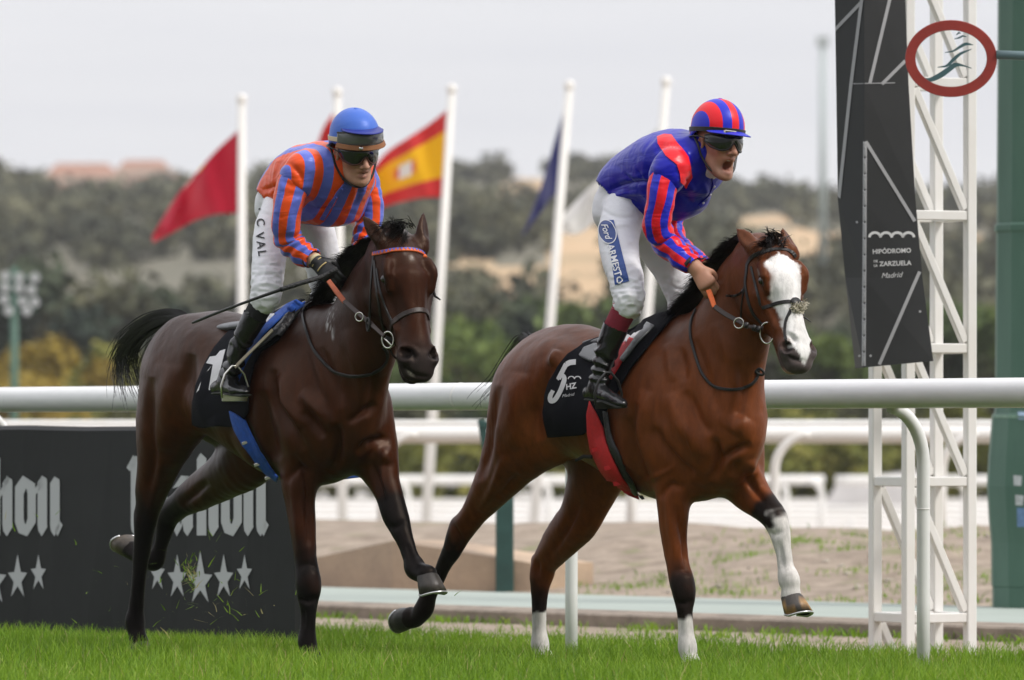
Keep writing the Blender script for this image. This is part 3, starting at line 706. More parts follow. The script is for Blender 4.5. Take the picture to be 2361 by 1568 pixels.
def flag(name, top, bot, depth, lab, colour, mats):
    n, m = 44, 26; T = spline(np.array(top, float), 12); B = spline(np.array(bot, float), 12)
    f = lambda C, s: np.array([np.interp(s, np.linspace(0, 1, len(C)), C[:, k]) for k in (0, 1)])
    V = []; mi = []; F = []
    for j in range(m+1):
        tt = j/m
        for i in range(n+1):
            s = i/n; p = f(T, s)*(1-tt)+f(B, s)*tt
            D = FD-.02+depth*s+.30*math.sin(s*11+tt*2.4)*s**.7+.05*math.sin(s*17-tt*4)*s
            V.append(at(p[0], p[1], D))
    for j in range(m):
        for i in range(n):
            F.append([j*(n+1)+i, j*(n+1)+i+1, (j+1)*(n+1)+i+1, (j+1)*(n+1)+i]); mi.append(colour((i+.5)/n, (j+.5)/m))
    o = mesh(name, V, F, mats=mats, midx=mi, smooth=True, base=at(top[0][0], top[0][1], FD)); tag(o, lab, 'flag')
    sm = o.modifiers.new('thickness', 'SOLIDIFY'); sm.thickness = .006
def cloth(name, c):
    m = mat(name, c, .8, sheen=.2); b = m.node_tree.nodes['Principled BSDF']; nt_ = m.node_tree
    t_ = nt_.nodes.new('ShaderNodeBsdfTranslucent'); t_.inputs[0].default_value = tuple(c)+(1,); mx_ = nt_.nodes.new('ShaderNodeMixShader'); mx_.inputs[0].default_value = .5
    nt_.links.new(b.outputs[0], mx_.inputs[1]); nt_.links.new(t_.outputs[0], mx_.inputs[2]); nt_.links.new(mx_.outputs[0], nt_.nodes['Material Output'].inputs[0]); return m
FR, FY, FW, FB, FC = cloth('flag_red', (.62, .012, .055)), cloth('flag_yellow', (.90, .60, .01)), cloth('flag_white', (.86, .85, .82)), cloth('flag_blue', (.030, .035, .22)), cloth('flag_scarlet', (.72, .06, .06))
flag('flag', [(549, 300), (500, 345), (455, 395), (405, 455), (350, 545)], [(549, 490), (490, 495), (440, 512), (400, 535), (352, 560)], .9, 'plain red flag flying to the left on the leftmost pole', lambda s, t: 1 if (abs(s-.45) < .05 and t < .05) else (2 if (.55 < s < .66 and t < .05) else 0), [FR, FY, FW])
flag('flag', [(774, 250), (745, 295), (725, 350), (700, 430)], [(778, 420), (745, 440), (720, 460), (700, 480)], .8, 'red flag whose corner shows above the left jockey back', lambda s, t: 0, [FC])
def spain(s, t):
    d = math.hypot((s-.42)*1.5, (t-.5)*1.05)
    if d < .20 and .27 < t < .73:
        return 2 if (abs(s-.42) < .05 and abs(t-.5) < .1) else (3 if d > .10 and (abs(s-.42) > .07) and d < .17 else 0 if d < .12 else 1)
    return 0 if t < .25 or t > .75 else 1
flag('flag', [(1034, 250), (990, 285), (940, 318), (890, 352), (850, 400), (820, 440)], [(1026, 455), (985, 455), (940, 462), (885, 476), (850, 490), (815, 520)], .7, 'red and yellow striped flag with a crest flying to the left', spain, [FC, FY, FW, cloth('crest_orange', (.80, .35, .08))])
flag('flag', [(1303, 245), (1285, 300), (1265, 370), (1240, 450), (1207, 535)], [(1291, 448), (1272, 452), (1252, 480), (1230, 510), (1205, 545)], 1.2, 'dark blue flag hanging in a narrow fold', lambda s, t: 0, [FB])
flag('flag', [(1527, 285), (1460, 345), (1400, 395), (1340, 450), (1275, 520)], [(1513, 480), (1450, 485), (1390, 498), (1330, 540), (1276, 528)], .9, 'white flag with faint grey print behind the right jockey', lambda s, t: 1 if (.35 < s < .6 and .35 < t < .55 and int(s*60) % 3) else 0, [FW, cloth('flag_grey', (.55, .55, .56))])

# ------------------------------------------------------------------ grass and weeds
def grass_mat():
    m = bpy.data.materials.new('grass_blade'); m.use_nodes = True; n = m.node_tree; b = n.nodes['Principled BSDF']
    a = n.nodes.new('ShaderNodeAttribute'); a.attribute_name = 'tint'; r = n.nodes.new('ShaderNodeValToRGB')
    cs = [(0, (.08, .17, .010)), (.4, (.165, .30, .018)), (.75, (.25, .40, .03)), (.93, (.38, .47, .07)), (1, (.46, .40, .16))]
    while len(r.color_ramp.elements) < len(cs): r.color_ramp.elements.new(.5)
    for e_, (p_, c_) in zip(r.color_ramp.elements, cs): e_.position = p_; e_.color = c_+(1,)
    n.links.new(a.outputs['Fac'], r.inputs[0]); n.links.new(r.outputs[0], b.inputs['Base Color']); b.inputs['Roughness'].default_value = .5; b.inputs['Specular IOR Level'].default_value = .3
    t_ = n.nodes.new('ShaderNodeBsdfTranslucent'); n.links.new(r.outputs[0], t_.inputs[0]); mx_ = n.nodes.new('ShaderNodeMixShader'); mx_.inputs[0].default_value = .4
    n.links.new(b.outputs[0], mx_.inputs[1]); n.links.new(t_.outputs[0], mx_.inputs[2]); n.links.new(mx_.outputs[0], n.nodes['Material Output'].inputs[0]); return m
def blades(P, hgt, wid, seed=1, lean=.35):
    g = np.random.default_rng(seed); n = len(P); a = g.uniform(0, 2*math.pi, n); h = hgt*(.55+.6*g.random(n)); ln = lean*h*g.random(n)*1.5
    d = np.stack([np.cos(a), np.sin(a), np.zeros(n)], 1); b_ = g.uniform(0, 2*math.pi, n); s = np.stack([np.cos(b_), np.sin(b_), np.zeros(n)], 1)*(wid*(.7+.6*g.random(n)))[:, None]/2
    up = np.array([0, 0, 1.0]); p0 = P; p1 = P+d*(ln*.3)[:, None]+up*(h*.55)[:, None]; p2 = P+d*ln[:, None]+up*h[:, None]*(1-.12*g.random(n))[:, None]
    V = np.stack([p0-s, p0+s, p1-s*.8, p1+s*.8, p2-s*.15, p2+s*.15], 1).reshape(-1, 3)
    i = np.arange(n)[:, None]*6; F = np.concatenate([i+np.array([[0, 1, 3, 2]]), i+np.array([[2, 3, 5, 4]])], 1).reshape(-1, 4)
    pn = .5+.5*np.sin(P[:, 0]*3.1+1.7*np.sin(P[:, 1]*2.3))*np.sin(P[:, 1]*2.7+P[:, 0]*1.1)
    t = np.clip(.25+.3*pn+.25*g.normal(size=n)*.7+.1, 0, .92); t = np.where(g.random(n) < .025, 1.0, t)
    return V, F, np.repeat(t, 6)
g = np.random.default_rng(5)
N = 330000; q = g.uniform(-4.5, 17, N); e = g.uniform(-11.5, 1.25, N)
e = np.where(e > .8, .8+(e-.8)*g.random(N)**1.5, e)
P = np.stack([R0[0]+RU[0]*q+RA[0]*e, R0[1]+RU[1]*q+RA[1]*e, .065*smooth01(-e, .9, 2.2)], 1)
keep = (np.abs(P[:, 0]/P[:, 1]) < .115) & (P[:, 1] > 17.5); P = P[keep]
hh = .086+.014*smooth01(-eq_of(P[:, 0], P[:, 1])[1], .6, 1.8)+.02*np.sin(P[:, 0]*2.2)*np.sin(P[:, 1]*1.9)
Vv, Ff, Tt = blades(P, hh, .0042, 2, .5)
M_grass = grass_mat()
tag(mesh('grass', Vv, Ff, M_grass, attrs={'tint': Tt}), kind='stuff')
# tufts on the bank, along the kerb and the field of weeds
Pw = []
for k in range(520):
    zone = g.random()
    if zone < .35: qc, ec = g.uniform(-4, 20), g.uniform(1.2, 4.0)
    else: qc, ec = g.uniform(-6, 26), g.uniform(7.2, 14)
    n = int(g.integers(14, 60)); sp_ = g.uniform(.05, .22)
    if zone < .35 and g.random() < .5: ec = 3.9
    qs_ = qc+g.normal(size=n)*sp_*1.6; es_ = ec+g.normal(size=n)*sp_
    pp = R0+qs_[:, None]*RU+es_[:, None]*RA; Pw.append(np.concatenate([pp, ground_z(qs_, es_)[:, None]], 1))
Pw = np.concatenate(Pw); Vv, Ff, Tt = blades(Pw, np.full(len(Pw), .05), .009, 8, .9)
tag(mesh('weeds', Vv, Ff, M_grass, attrs={'tint': np.clip(Tt*.9, 0, 1)}), kind='stuff')

# stones on the bank
g = np.random.default_rng(90); n = 1500; qs_ = g.uniform(-4, 24, n); es_ = g.uniform(6.6, 13, n); r_ = .012+.03*g.random(n)**3; pp = R0+qs_[:, None]*RU+es_[:, None]*RA; zz = ground_z(qs_, es_)
dirs_ = np.array([[1, 0, 0], [0, 1, 0], [-1, 0, 0], [0, -1, 0], [0, 0, .8], [0, 0, -.6]]); rot_ = g.uniform(.6, 1.3, (n, 6, 1))
Vs = np.concatenate([pp, zz[:, None]], 1)[:, None, :]+dirs_[None]*rot_*r_[:, None, None]; base_ = np.array([[0, 1, 4], [1, 2, 4], [2, 3, 4], [3, 0, 4], [1, 0, 5], [2, 1, 5], [3, 2, 5], [0, 3, 5]])
tag(mesh('stones', Vs.reshape(-1, 3), (np.arange(n)[:, None, None]*6+base_[None]).reshape(-1, 3), mat('stone', (.46, .40, .33), .9, .5, 2.0)), kind='stuff')
# turf kicked up behind the hooves
g = np.random.default_rng(77); Pc = []
for (u, v, D, n, su, sv) in ((440, 1318, 28.6, 46, 11, 22), (446, 1335, 28.5, 40, 9, 18), (500, 1230, 28.8, 8, 40, 40), (390, 1270, 28.9, 14, 60, 60), (540, 1370, 28.3, 14, 60, 30), (320, 1330, 29.2, 10, 50, 60), (120, 1270, 30, 8, 60, 90), (480, 1400, 28.2, 22, 60, 16), (600, 1390, 28, 10, 50, 20), (1115, 1385, 27.5, 3, 60, 10)):
    for k in range(n): Pc.append(at(u+g.normal()*su, v+g.normal()*sv, D+g.normal()*.12))
Pc = np.array(Pc); Vv, Ff, Tt = blades(Pc, np.full(len(Pc), .014), .0055, 78, 2.2); rot = g.normal(size=(len(Pc), 3))*.010
Vv = Vv+np.repeat(rot, 6, 0)*np.tile(np.array([0, 0, 1, 1, 2, 2])[:, None], (len(Pc), 1))
soil = g.random(len(Pc)) < .22; Tt = np.where(np.repeat(soil, 6), 1.0, Tt)
tag(mesh('flying_turf', Vv, Ff, M_grass, attrs={'tint': Tt}), kind='stuff')

# ------------------------------------------------------------------ air
bx = MB(); bx.box((0, 800, 48), (420, 0, 0), (0, 850, 0), (0, 0, 52))
hz = mesh('haze', np.concatenate(bx.V), bx.F, base=(0, 800, 48)); tag(hz, kind='stuff')
m = bpy.data.materials.new('haze_air'); m.use_nodes = True; n = m.node_tree; n.nodes.clear(); o_ = n.nodes.new('ShaderNodeOutputMaterial'); v_ = n.nodes.new('ShaderNodeVolumePrincipled')
v_.inputs['Color'].default_value = (.97, .97, .98, 1); v_.inputs['Density'].default_value = .00017; v_.inputs['Anisotropy'].default_value = .2
n.links.new(v_.outputs[0], o_.inputs['Volume']); hz.data.materials.append(m)
# ================================================================== SMOOTH BODIES: a distance field blended from tapered limbs and muscles, polygonised
class Field:
    def __init__(s, lo, hi, h):
        s.lo = np.array(lo, float); s.h = h; s.n = np.ceil((np.array(hi)-s.lo)/h).astype(int)+1
        s.D = np.full(s.n, 1.0, np.float32)
    def _sub(s, lo, hi):
        a = np.clip(np.floor((lo-s.lo)/s.h).astype(int), 0, s.n-1); b = np.clip(np.ceil((hi-s.lo)/s.h).astype(int)+1, 1, s.n)
        if np.any(b <= a): return None
        sl = tuple(slice(i, j) for i, j in zip(a, b))
        g = [(s.lo[k]+s.h*np.arange(a[k], b[k])).astype(np.float32) for k in range(3)]
        return sl, g[0][:, None, None], g[1][None, :, None], g[2][None, None, :]
    def _put(s, sl, d, k, op):
        A = s.D[sl]
        if op == 'sub':
            d = -d; hh = np.maximum(k-np.abs(A-d), 0)/k; s.D[sl] = np.maximum(A, d)+hh*hh*k*.25
        else:
            hh = np.maximum(k-np.abs(A-d), 0)/k; s.D[sl] = np.minimum(A, d)-hh*hh*k*.25
    def tube(s, pts, L=(0, 1, 0), k=.03, n=6, op='add', sharp=False):
        """pts rows: x y z rv rl (half size in the plane of the limb, half size along L)"""
        C = spline(np.array(pts, float), n) if (len(pts) > 2 and not sharp) else np.array(pts, float)
        C[:, 3:] = np.maximum(C[:, 3:], .003)
        m = C[:, 3:].max()+k+s.h*2.5; sub = s._sub((C[:, :3]-m).min(0), (C[:, :3]+m).max(0))
        if sub is None: return s
        sl, X, Y, Z = sub; d = np.full(np.broadcast_shapes(X.shape, Y.shape, Z.shape), 1.0, np.float32); o = [q.start for q in sl]
        L = np.array(L, float)
        for a, b in zip(C[:-1], C[1:]):
            mm = max(a[3:].max(), b[3:].max())+k+s.h*2.5
            s2 = s._sub(np.minimum(a[:3], b[:3])-mm, np.maximum(a[:3], b[:3])+mm)
            if s2 is None: continue
            q, x, y, z = s2; q = tuple(slice(max(u.start-v, 0), u.stop-v) for u, v in zip(q, o))
            ba = b[:3]-a[:3]; bb = ba@ba+1e-9; t = np.clip(((x-a[0])*ba[0]+(y-a[1])*ba[1]+(z-a[2])*ba[2])/bb, 0, 1)
            px, py, pz = x-a[0]-t*ba[0], y-a[1]-t*ba[1], z-a[2]-t*ba[2]
            l = L-ba*(L@ba)/bb; nl = np.linalg.norm(l); l = l/nl if nl > .05 else np.array([0, 0, 0])
            rv = a[3]+t*(b[3]-a[3]); rl = a[4]+t*(b[4]-a[4])
            w_ = px*l[0]+py*l[1]+pz*l[2]; r2 = px*px+py*py+pz*pz; R = np.sqrt(r2)+1e-6
            dn = np.sqrt(np.maximum(r2-w_*w_, 0)/(rv*rv)+w_*w_/(rl*rl))+1e-6
            d[q] = np.minimum(d[q], R-R/dn)
        s._put(sl, d, k, op); return s
    def ell(s, c, r, A=None, k=.03, op='add'):
        """ellipsoid with semi-axes r along the rows of A"""
        c = np.array(c, float); r = np.array(r, float); A = np.eye(3) if A is None else np.array(A, float); m = r.max()+k+s.h*2.5
        sub = s._sub(c-m, c+m)
        if sub is None: return s
        sl, X, Y, Z = sub; p = [(X-c[0])*a[0]+(Y-c[1])*a[1]+(Z-c[2])*a[2] for a in A]
        k0 = np.sqrt(sum((q/e)**2 for q, e in zip(p, r)))+1e-6; k1 = np.sqrt(sum((q/e/e)**2 for q, e in zip(p, r)))+1e-6
        s._put(sl, (k0*(k0-1)/k1).astype(np.float32), k, op); return s
    def polygonise(s):
        D = s.D; h = s.h; nx, ny, nz = D.shape; I = D < 0
        cnt = sum(I[i:nx-1+i, j:ny-1+j, k:nz-1+k].astype(np.int8) for i in (0, 1) for j in (0, 1) for k in (0, 1))
        act = np.argwhere((cnt > 0) & (cnt < 8)); idx = np.full((nx-1, ny-1, nz-1), -1, np.int64); idx[tuple(act.T)] = np.arange(len(act))
        off = np.array([(i, j, k) for i in (0, 1) for j in (0, 1) for k in (0, 1)]); c = act[:, None, :]+off[None]
        val = D[c[..., 0], c[..., 1], c[..., 2]].astype(float); acc = np.zeros((len(act), 3)); num = np.zeros(len(act))
        for a in range(8):
            for b in range(a+1, 8):
                if np.abs(off[a]-off[b]).sum() != 1: continue
                x = (val[:, a] < 0) != (val[:, b] < 0); t = np.where(x, val[:, a]/(val[:, a]-val[:, b]+1e-12), 0)
                p = off[a]+t[:, None]*(off[b]-off[a]); acc += np.where(x[:, None], p, 0); num += x
        V = s.lo+h*(act+acc/num[:, None]); Fs = []
        for ax in range(3):
            u, v = [(1, 2), (2, 0), (0, 1)][ax]
            A = I; B = np.roll(I, -1, ax); e = np.argwhere(A != B); e = e[(e[:, ax] < D.shape[ax]-1) & (e[:, u] > 0) & (e[:, v] > 0) & (e[:, u] < D.shape[u]-1) & (e[:, v] < D.shape[v]-1)]
            ins = A[tuple(e.T)]; q = []
            for du, dv in ((-1, -1), (0, -1), (0, 0), (-1, 0)):
                w_ = e.copy(); w_[:, u] += du; w_[:, v] += dv; q.append(idx[tuple(w_.T)])
            q = np.stack(q, 1); q[~ins] = q[~ins][:, ::-1]; Fs.append(q)
        F = np.concatenate(Fs); F = F[(F >= 0).all(1)]
        return V, F
def vnormals(V, F):
    n = np.cross(V[F[:, 2]]-V[F[:, 0]], V[F[:, 3]]-V[F[:, 1]]); N = np.zeros_like(V)
    for k in range(4): np.add.at(N, F[:, k], n)
    return N/(np.linalg.norm(N, axis=1)[:, None]+1e-12)
def relax(V, F, it=3, lam=.5, mu=-.52):
    e = np.concatenate([F[:, [0, 1]], F[:, [1, 2]], F[:, [2, 3]], F[:, [3, 0]]]); deg = np.bincount(e.ravel(), minlength=len(V))[:, None]+1e-9
    for i in range(it):
        for l in (lam, mu):
            S_ = np.zeros_like(V); np.add.at(S_, e[:, 0], V[e[:, 1]]); np.add.at(S_, e[:, 1], V[e[:, 0]]); V = V+l*(S_/deg-V)
    return V
def biggest(V, F, keep=.02):
    """drop stray islands"""
    lab = np.arange(len(V))
    for i in range(400):
        m = lab[F].min(1); new = lab.copy()
        for k in range(4): np.minimum.at(new, F[:, k], m)
        new = new[new]
        if (new == lab).all(): break
        lab = new
    u, c = np.unique(lab, return_counts=True); ok = np.isin(lab, u[c > keep*len(V)]); F = F[ok[F].all(1)]
    use = np.unique(F); mp_ = np.full(len(V), -1); mp_[use] = np.arange(len(use)); return V[use], mp_[F]
def near_line(V, P):
    """distance to the polyline P and parameter 0..1 along it"""
    P = np.asarray(P, float); best = np.full(len(V), 1e9); tt = np.zeros(len(V)); L_ = np.concatenate([[0], np.cumsum(np.linalg.norm(np.diff(P, axis=0), axis=1))])
    for i in range(len(P)-1):
        ba = P[i+1]-P[i]; t = np.clip((V-P[i])@ba/(ba@ba+1e-12), 0, 1); d = np.linalg.norm(V-P[i]-t[:, None]*ba, axis=1)
        m = d < best; best[m] = d[m]; tt[m] = (L_[i]+t[m]*(L_[i+1]-L_[i]))/L_[-1]
    return best, tt
def vnoise(P, scale, seed=0):
    """smooth value noise in -1..1"""
    g = np.random.default_rng(seed); T = g.uniform(-1, 1, (32, 32, 32)); q = P*scale+100; i = np.floor(q).astype(int); f = q-i; f = f*f*(3-2*f); r = 0
    for a in (0, 1):
        for b in (0, 1):
            for c in (0, 1):
                w_ = (f[:, 0] if a else 1-f[:, 0])*(f[:, 1] if b else 1-f[:, 1])*(f[:, 2] if c else 1-f[:, 2])
                r = r+w_*T[(i[:, 0]+a) % 32, (i[:, 1]+b) % 32, (i[:, 2]+c) % 32]
    return r
def sculpt(V, N, W, strokes, only=None):
    """carve (amp < 0) or raise (amp > 0) strokes drawn over the side that faces the track; V local, W its world position"""
    uv = pix(W); out = V.copy(); face = np.einsum('ij,ij->i', N, (CAMP-W)/np.linalg.norm(CAMP-W, axis=1)[:, None])
    for P, wd, amp in strokes:
        d, t = near_line(np.concatenate([uv, np.zeros((len(uv), 1))], 1), spline(np.concatenate([np.array(P, float), np.zeros((len(P), 1))], 1), 6))
        g = np.exp(-(d/wd)**2)*np.clip(face*2.5, 0, 1)*np.sin(math.pi*t)**.7*amp
        if only is not None: g = g*only
        out += N*g[:, None]
    return out
def attr_mat(name, rough=.4, spec=.5, bump=.12, bscale=220, var=.25, vscale=14, sheen=0.0, stretch=None, tint=None, gloss=False, attr='tone'):
    """principled material whose colour is stored on the mesh, broken up by noise"""
    m = bpy.data.materials.new(name); m.use_nodes = True; n = m.node_tree; b = n.nodes['Principled BSDF']; L = n.links.new
    a = n.nodes.new('ShaderNodeAttribute'); a.attribute_name = attr
    tc = n.nodes.new('ShaderNodeTexCoord'); vec = tc.outputs['Object']
    if stretch: mp = n.nodes.new('ShaderNodeMapping'); mp.inputs['Scale'].default_value = stretch; L(vec, mp.inputs[0]); vec = mp.outputs[0]
    t = n.nodes.new('ShaderNodeTexNoise'); t.inputs['Scale'].default_value = vscale; t.inputs['Detail'].default_value = 7; t.inputs['Roughness'].default_value = .7; L(vec, t.inputs['Vector'])
    mr = n.nodes.new('ShaderNodeMapRange'); mr.inputs[3].default_value = 1-var; mr.inputs[4].default_value = 1+var; mr.inputs[1].default_value = .3; mr.inputs[2].default_value = .7; L(t.outputs[0], mr.inputs[0])
    v = n.nodes.new('ShaderNodeVectorMath'); v.operation = 'SCALE'; L(a.outputs['Vector'], v.inputs[0]); L(mr.outputs[0], v.inputs['Scale']); L(v.outputs[0], b.inputs['Base Color'])
    b.inputs['Roughness'].default_value = rough; b.inputs['Specular IOR Level'].default_value = spec; b.inputs['Sheen Weight'].default_value = sheen
    if gloss: ga = n.nodes.new('ShaderNodeAttribute'); ga.attribute_name = 'gloss'; L(ga.outputs['Fac'], b.inputs['Specular IOR Level'])
    if tint: b.inputs['Specular Tint'].default_value = tuple(tint)+(1,)
    if bump:
        t2 = n.nodes.new('ShaderNodeTexNoise'); t2.inputs['Scale'].default_value = bscale; t2.inputs['Detail'].default_value = 3; L(vec, t2.inputs['Vector'])
        bm = n.nodes.new('ShaderNodeBump'); bm.inputs['Strength'].default_value = bump; bm.inputs['Distance'].default_value = .004; L(t2.outputs[0], bm.inputs['Height']); L(bm.outputs[0], b.inputs['Normal'])
    return m
# ================================================================== HORSES
ZV = np.array([0, 0, 1.0])
class Rig:
    """frame of one horse and its rider: forward, left, up; origin on the ground under the withers"""
    def __init__(s, u, v, D, heading):
        p = at(u, v, D); s.O = np.array([p[0], p[1], 0.0]); a = rad(heading)
        s.B = np.array([[math.cos(a), -math.sin(a), 0], [math.sin(a), math.cos(a), 0], [0, 0, 1.0]]); s.LV = s.B[1]
    def W(s, P): return np.asarray(P, float)[..., :3]@s.B+s.O
    def L(s, P): return (np.asarray(P, float)-s.O)@s.B.T
    def J(s, u, v, l):
        """joint seen at photo pixel (u, v) whose sideways position on the horse is l"""
        d = ray(u, v); t = (l+s.O@s.LV-CAMP@s.LV)/(d@s.LV); return s.L(CAMP+d*t)
    def row(s, u, v, l, rv, rl=None): return np.concatenate([s.J(u, v, l), [rv, rl if rl else rv]])
    def legs(s, l, pts): return np.array([s.row(p[0], p[1], p[4] if len(p) > 4 else l, p[2], p[3]) for p in pts])

def head_axes(rig, poll, muzzle, length):
    P = rig.W(rig.J(poll[0], poll[1], poll[2])); d = ray(*muzzle); best = None
    for D in np.linspace(P[1]-.62, P[1], 400):
        Q = CAMP+d*D
        if best is None or abs(np.linalg.norm(Q-P)-length) < best[0]: best = (abs(np.linalg.norm(Q-P)-length), Q)
    A = best[1]-P; A /= np.linalg.norm(A); N = ZV-(ZV@A)*A; N /= np.linalg.norm(N); S_ = np.cross(N, A)   # S_: towards the horse's left
    B = rig.B
    return rig.L(P), B@A, B@N, B@S_

def build_horse(name, rig, cfg):
    h = .0085; zo = cfg['zo']; f = Field((-1.75, -.62, -.03), (1.15, .62, 2.05), h)
    # trunk
    rd, rz_ = cfg['rump']
    T = [(-1.08+rd, 1.36+rz_*1.4, 1.14+rz_, .08), (-1.0+rd, 1.42+rz_, 1.04, .16), (-.85, 1.472+rz_*.3, .97, .225), (-.65, 1.472, .985, .25), (-.45, 1.43, .905, .265), (-.25, 1.405, .82, .275), (-.05, 1.47, .755, .265), (.1, 1.46, .745, .225), (.25, 1.36, .785, .168), (.36, 1.19, .88, .105)]
    f.tube([(a, 0, zo+(t+b)/2, (t-b)/2, w_) for a, t, b, w_ in T], k=.02, n=5)
    f.ell((-.02, 0, 1.40+zo), (.26, .055, .13), k=.09)                       # withers
    f.ell((-.72, 0, 1.33+zo), (.30, .16, .15), k=.08)                        # croup
    # neck
    NK = [(.10, 0, 1.15+zo, .30, .17)]+[np.array(rig.row(*p)) for p in cfg['neck']]
    f.tube(NK, k=.10, n=6)
    for sd in (-1, 1):
        f.ell((-.80+rd, sd*.125, 1.20+zo+rz_), (.315, .135, .27), [[.93, 0, .36], [0, 1, 0], [-.36, 0, .93]], k=.06)      # haunch
        f.ell((-.60, sd*.17, 1.31+zo), (.16, .07, .10), k=.07)                                                     # point of hip
        f.ell((-.93+rd*.6, sd*.10, (1.06 if sd < 0 else 1.12)+zo), (.15, .10, .19), k=.06)                                                     # buttock
        f.ell((.10, sd*.155, 1.17+zo), (.13, .075, .28), [[.86, 0, .5], [0, 1, 0], [-.5, 0, .86]], k=.06)           # shoulder blade
        f.ell((.20, sd*.118, 1.04+zo), (.165, .09, .16), k=.05)                                                      # point of shoulder
        f.ell((-.05, sd*.17, 1.0+zo), (.12, .085, .19), [[.8, 0, -.6], [0, 1, 0], [.6, 0, .8]], k=.05)              # triceps
        f.ell((.30, sd*.075, .98+zo), (.10, .085, .15), k=.03)                                                     # breast
    f.ell((-.42, 0, 1.10+zo), (.28, .275, .16), k=.08)
    legs = {k: rig.legs(v[0], v[1]) for k, v in cfg['legs'].items()}
    for P in legs.values(): P[:, 3:] = P[:, 3:]*1.05+.0015
    for k, P in legs.items(): f.tube(P, k=.055 if 'fore' in k else .06, n=5)
    for k, (c, r) in cfg.get('knobs', {}).items(): f.ell(rig.J(*c), (r, r, r), k=.025)
    # head
    hp, A, N, Sd = head_axes(rig, cfg['poll'], cfg['muzzle'], cfg['hlen']); hs = cfg['hlen']/.66
    hw, hn = cfg['hwide']; H = lambda t, y, n: hp+hs*(A*t+Sd*y*hw+N*n*hn)
    hd = [(-.02, -.085, .085, .078), (.05, -.08, .125, .096), (.12, -.085, .148, .106), (.19, -.092, .155, .104), (.27, -.088, .130, .086), (.35, -.074, .102, .068), (.43, -.063, .082, .063), (.50, -.059, .071, .065), (.555, -.060, .065, .070), (.60, -.068, .050, .060)]
    f.tube([np.concatenate([H(t, 0, n), [a*hs*hn, b*hs*hw]]) for t, n, a, b in hd], L=Sd, k=.05, n=4)
    ax = [A, Sd, N]
    for sd in (-1, 1):
        f.ell(H(.185, sd*.070, -.125), np.array((.105, .046, .095))*hs, ax, k=.03)            # cheek
        f.tube([np.concatenate([H(.13, sd*.078, .036), [.020, .020]]), np.concatenate([H(.185, sd*.090, .040), [.021, .019]]), np.concatenate([H(.25, sd*.082, .010), [.014, .014]])], L=Sd, k=.03)   # brow
        f.tube([np.concatenate([H(.235, sd*.096, -.05), [.016, .014]]), np.concatenate([H(.33, sd*.069, -.05), [.014, .012]]), np.concatenate([H(.42, sd*.06, -.045), [.010, .010]])], L=Sd, k=.025)   # facial crest
        f.ell(H(.550, sd*.056, -.032), np.array((.044, .028, .038))*hs, ax, k=.02)           # nostril rim
        f.ell(H(.550, sd*.060, -.012), np.array((.034, .026, .022))*hs, [A*.85+N*.5, Sd, N*.85-A*.5], k=.008, op='sub')
        f.ell(H(.203, sd*.112, .016), np.array((.026, .020, .016))*hs, ax, k=.008, op='sub')
    f.tube([np.concatenate([H(.20, 0, .045), [.02, .06]]), np.concatenate([H(.36, 0, .020), [.014, .030]]), np.concatenate([H(.50, 0, -.002), [.012, .028]])], L=Sd, k=.04)   # nasal bone
    op_ = cfg.get('gape', .0)
    f.tube([np.concatenate([H(.45, 0, -.115-op_*.5), [.032, .044]]), np.concatenate([H(.54, 0, -.122-op_), [.027, .046]]), np.concatenate([H(.59, 0, -.116-op_), [.027, .042]])], L=Sd, k=.02)   # lower jaw and lip
    f.tube([np.concatenate([H(.50, 0, -.100-op_*.55), [.007+op_*.3, .08]]), np.concatenate([H(.66, 0, -.098-op_*.55), [.009+op_*.5, .08]])], L=Sd, k=.012, op='sub')
    # ears
    for sd, tip in ((-1, cfg['ear_r']), (1, cfg['ear_l'])):
        b0 = H(.01, sd*(.072 if sd < 0 else .084), .0); e = rig.J(tip[0], tip[1], 0); dpt = tip[2]
        W0 = rig.W(b0); Wt = CAMP+ray(tip[0], tip[1])*(W0[1]+dpt); e = rig.L(Wt); d = (e-b0); ln = np.linalg.norm(d); d /= ln
        op = (N*.8+A*.1+Sd*sd*.6); op -= d*(op@d); op /= np.linalg.norm(op); lat = np.cross(d, op)
        f.tube([np.concatenate([b0-d*.03, [.034, .033]]), np.concatenate([b0+d*ln*.2, [.029, .033]]), np.concatenate([b0+d*ln*.45, [.022, .033]]), np.concatenate([b0+d*ln*.75, [.014, .021]]), np.concatenate([e, [.004, .004]])], L=lat, k=.02)
        f.tube([np.concatenate([b0+d*ln*.22+op*.032, [.014, .020]]), np.concatenate([b0+d*ln*.45+op*.027, [.013, .023]]), np.concatenate([b0+d*ln*.80+op*.016, [.008, .008]])], L=lat, k=.01, op='sub')
    V, F = f.polygonise(); V, F = biggest(V, F); V = relax(V, F, 4)
    Nn = vnormals(V, F); Wv = rig.W(V)
    V = sculpt(V, Nn@rig.B, Wv, [], None) if False else V
    hd_local = (V-hp)@np.stack([A, Sd/hw, N/hn]).T/hs
    inhead = (hd_local[:, 0] > .02) & (hd_local[:, 0] < .75) & (np.abs(hd_local[:, 1]) < .17) & (hd_local[:, 2] > -.24) & (hd_local[:, 2] < .12)
    # muscles and tendons carved on the side of the track
    body = 1-inhead.astype(float)
    Nw = Nn@rig.B; Wn = relax(sculpt(Wv, Nw, Wv, [(p, w_*1.0, a*2.6) for p, w_, a in cfg['strokes'] if math.dist(p[0], p[-1]) > 36], body), F, 3, .5, -.45); V = rig.L(Wn)
    Wn = sculpt(Wn, Nw, Wn, cfg['head_strokes'], None)
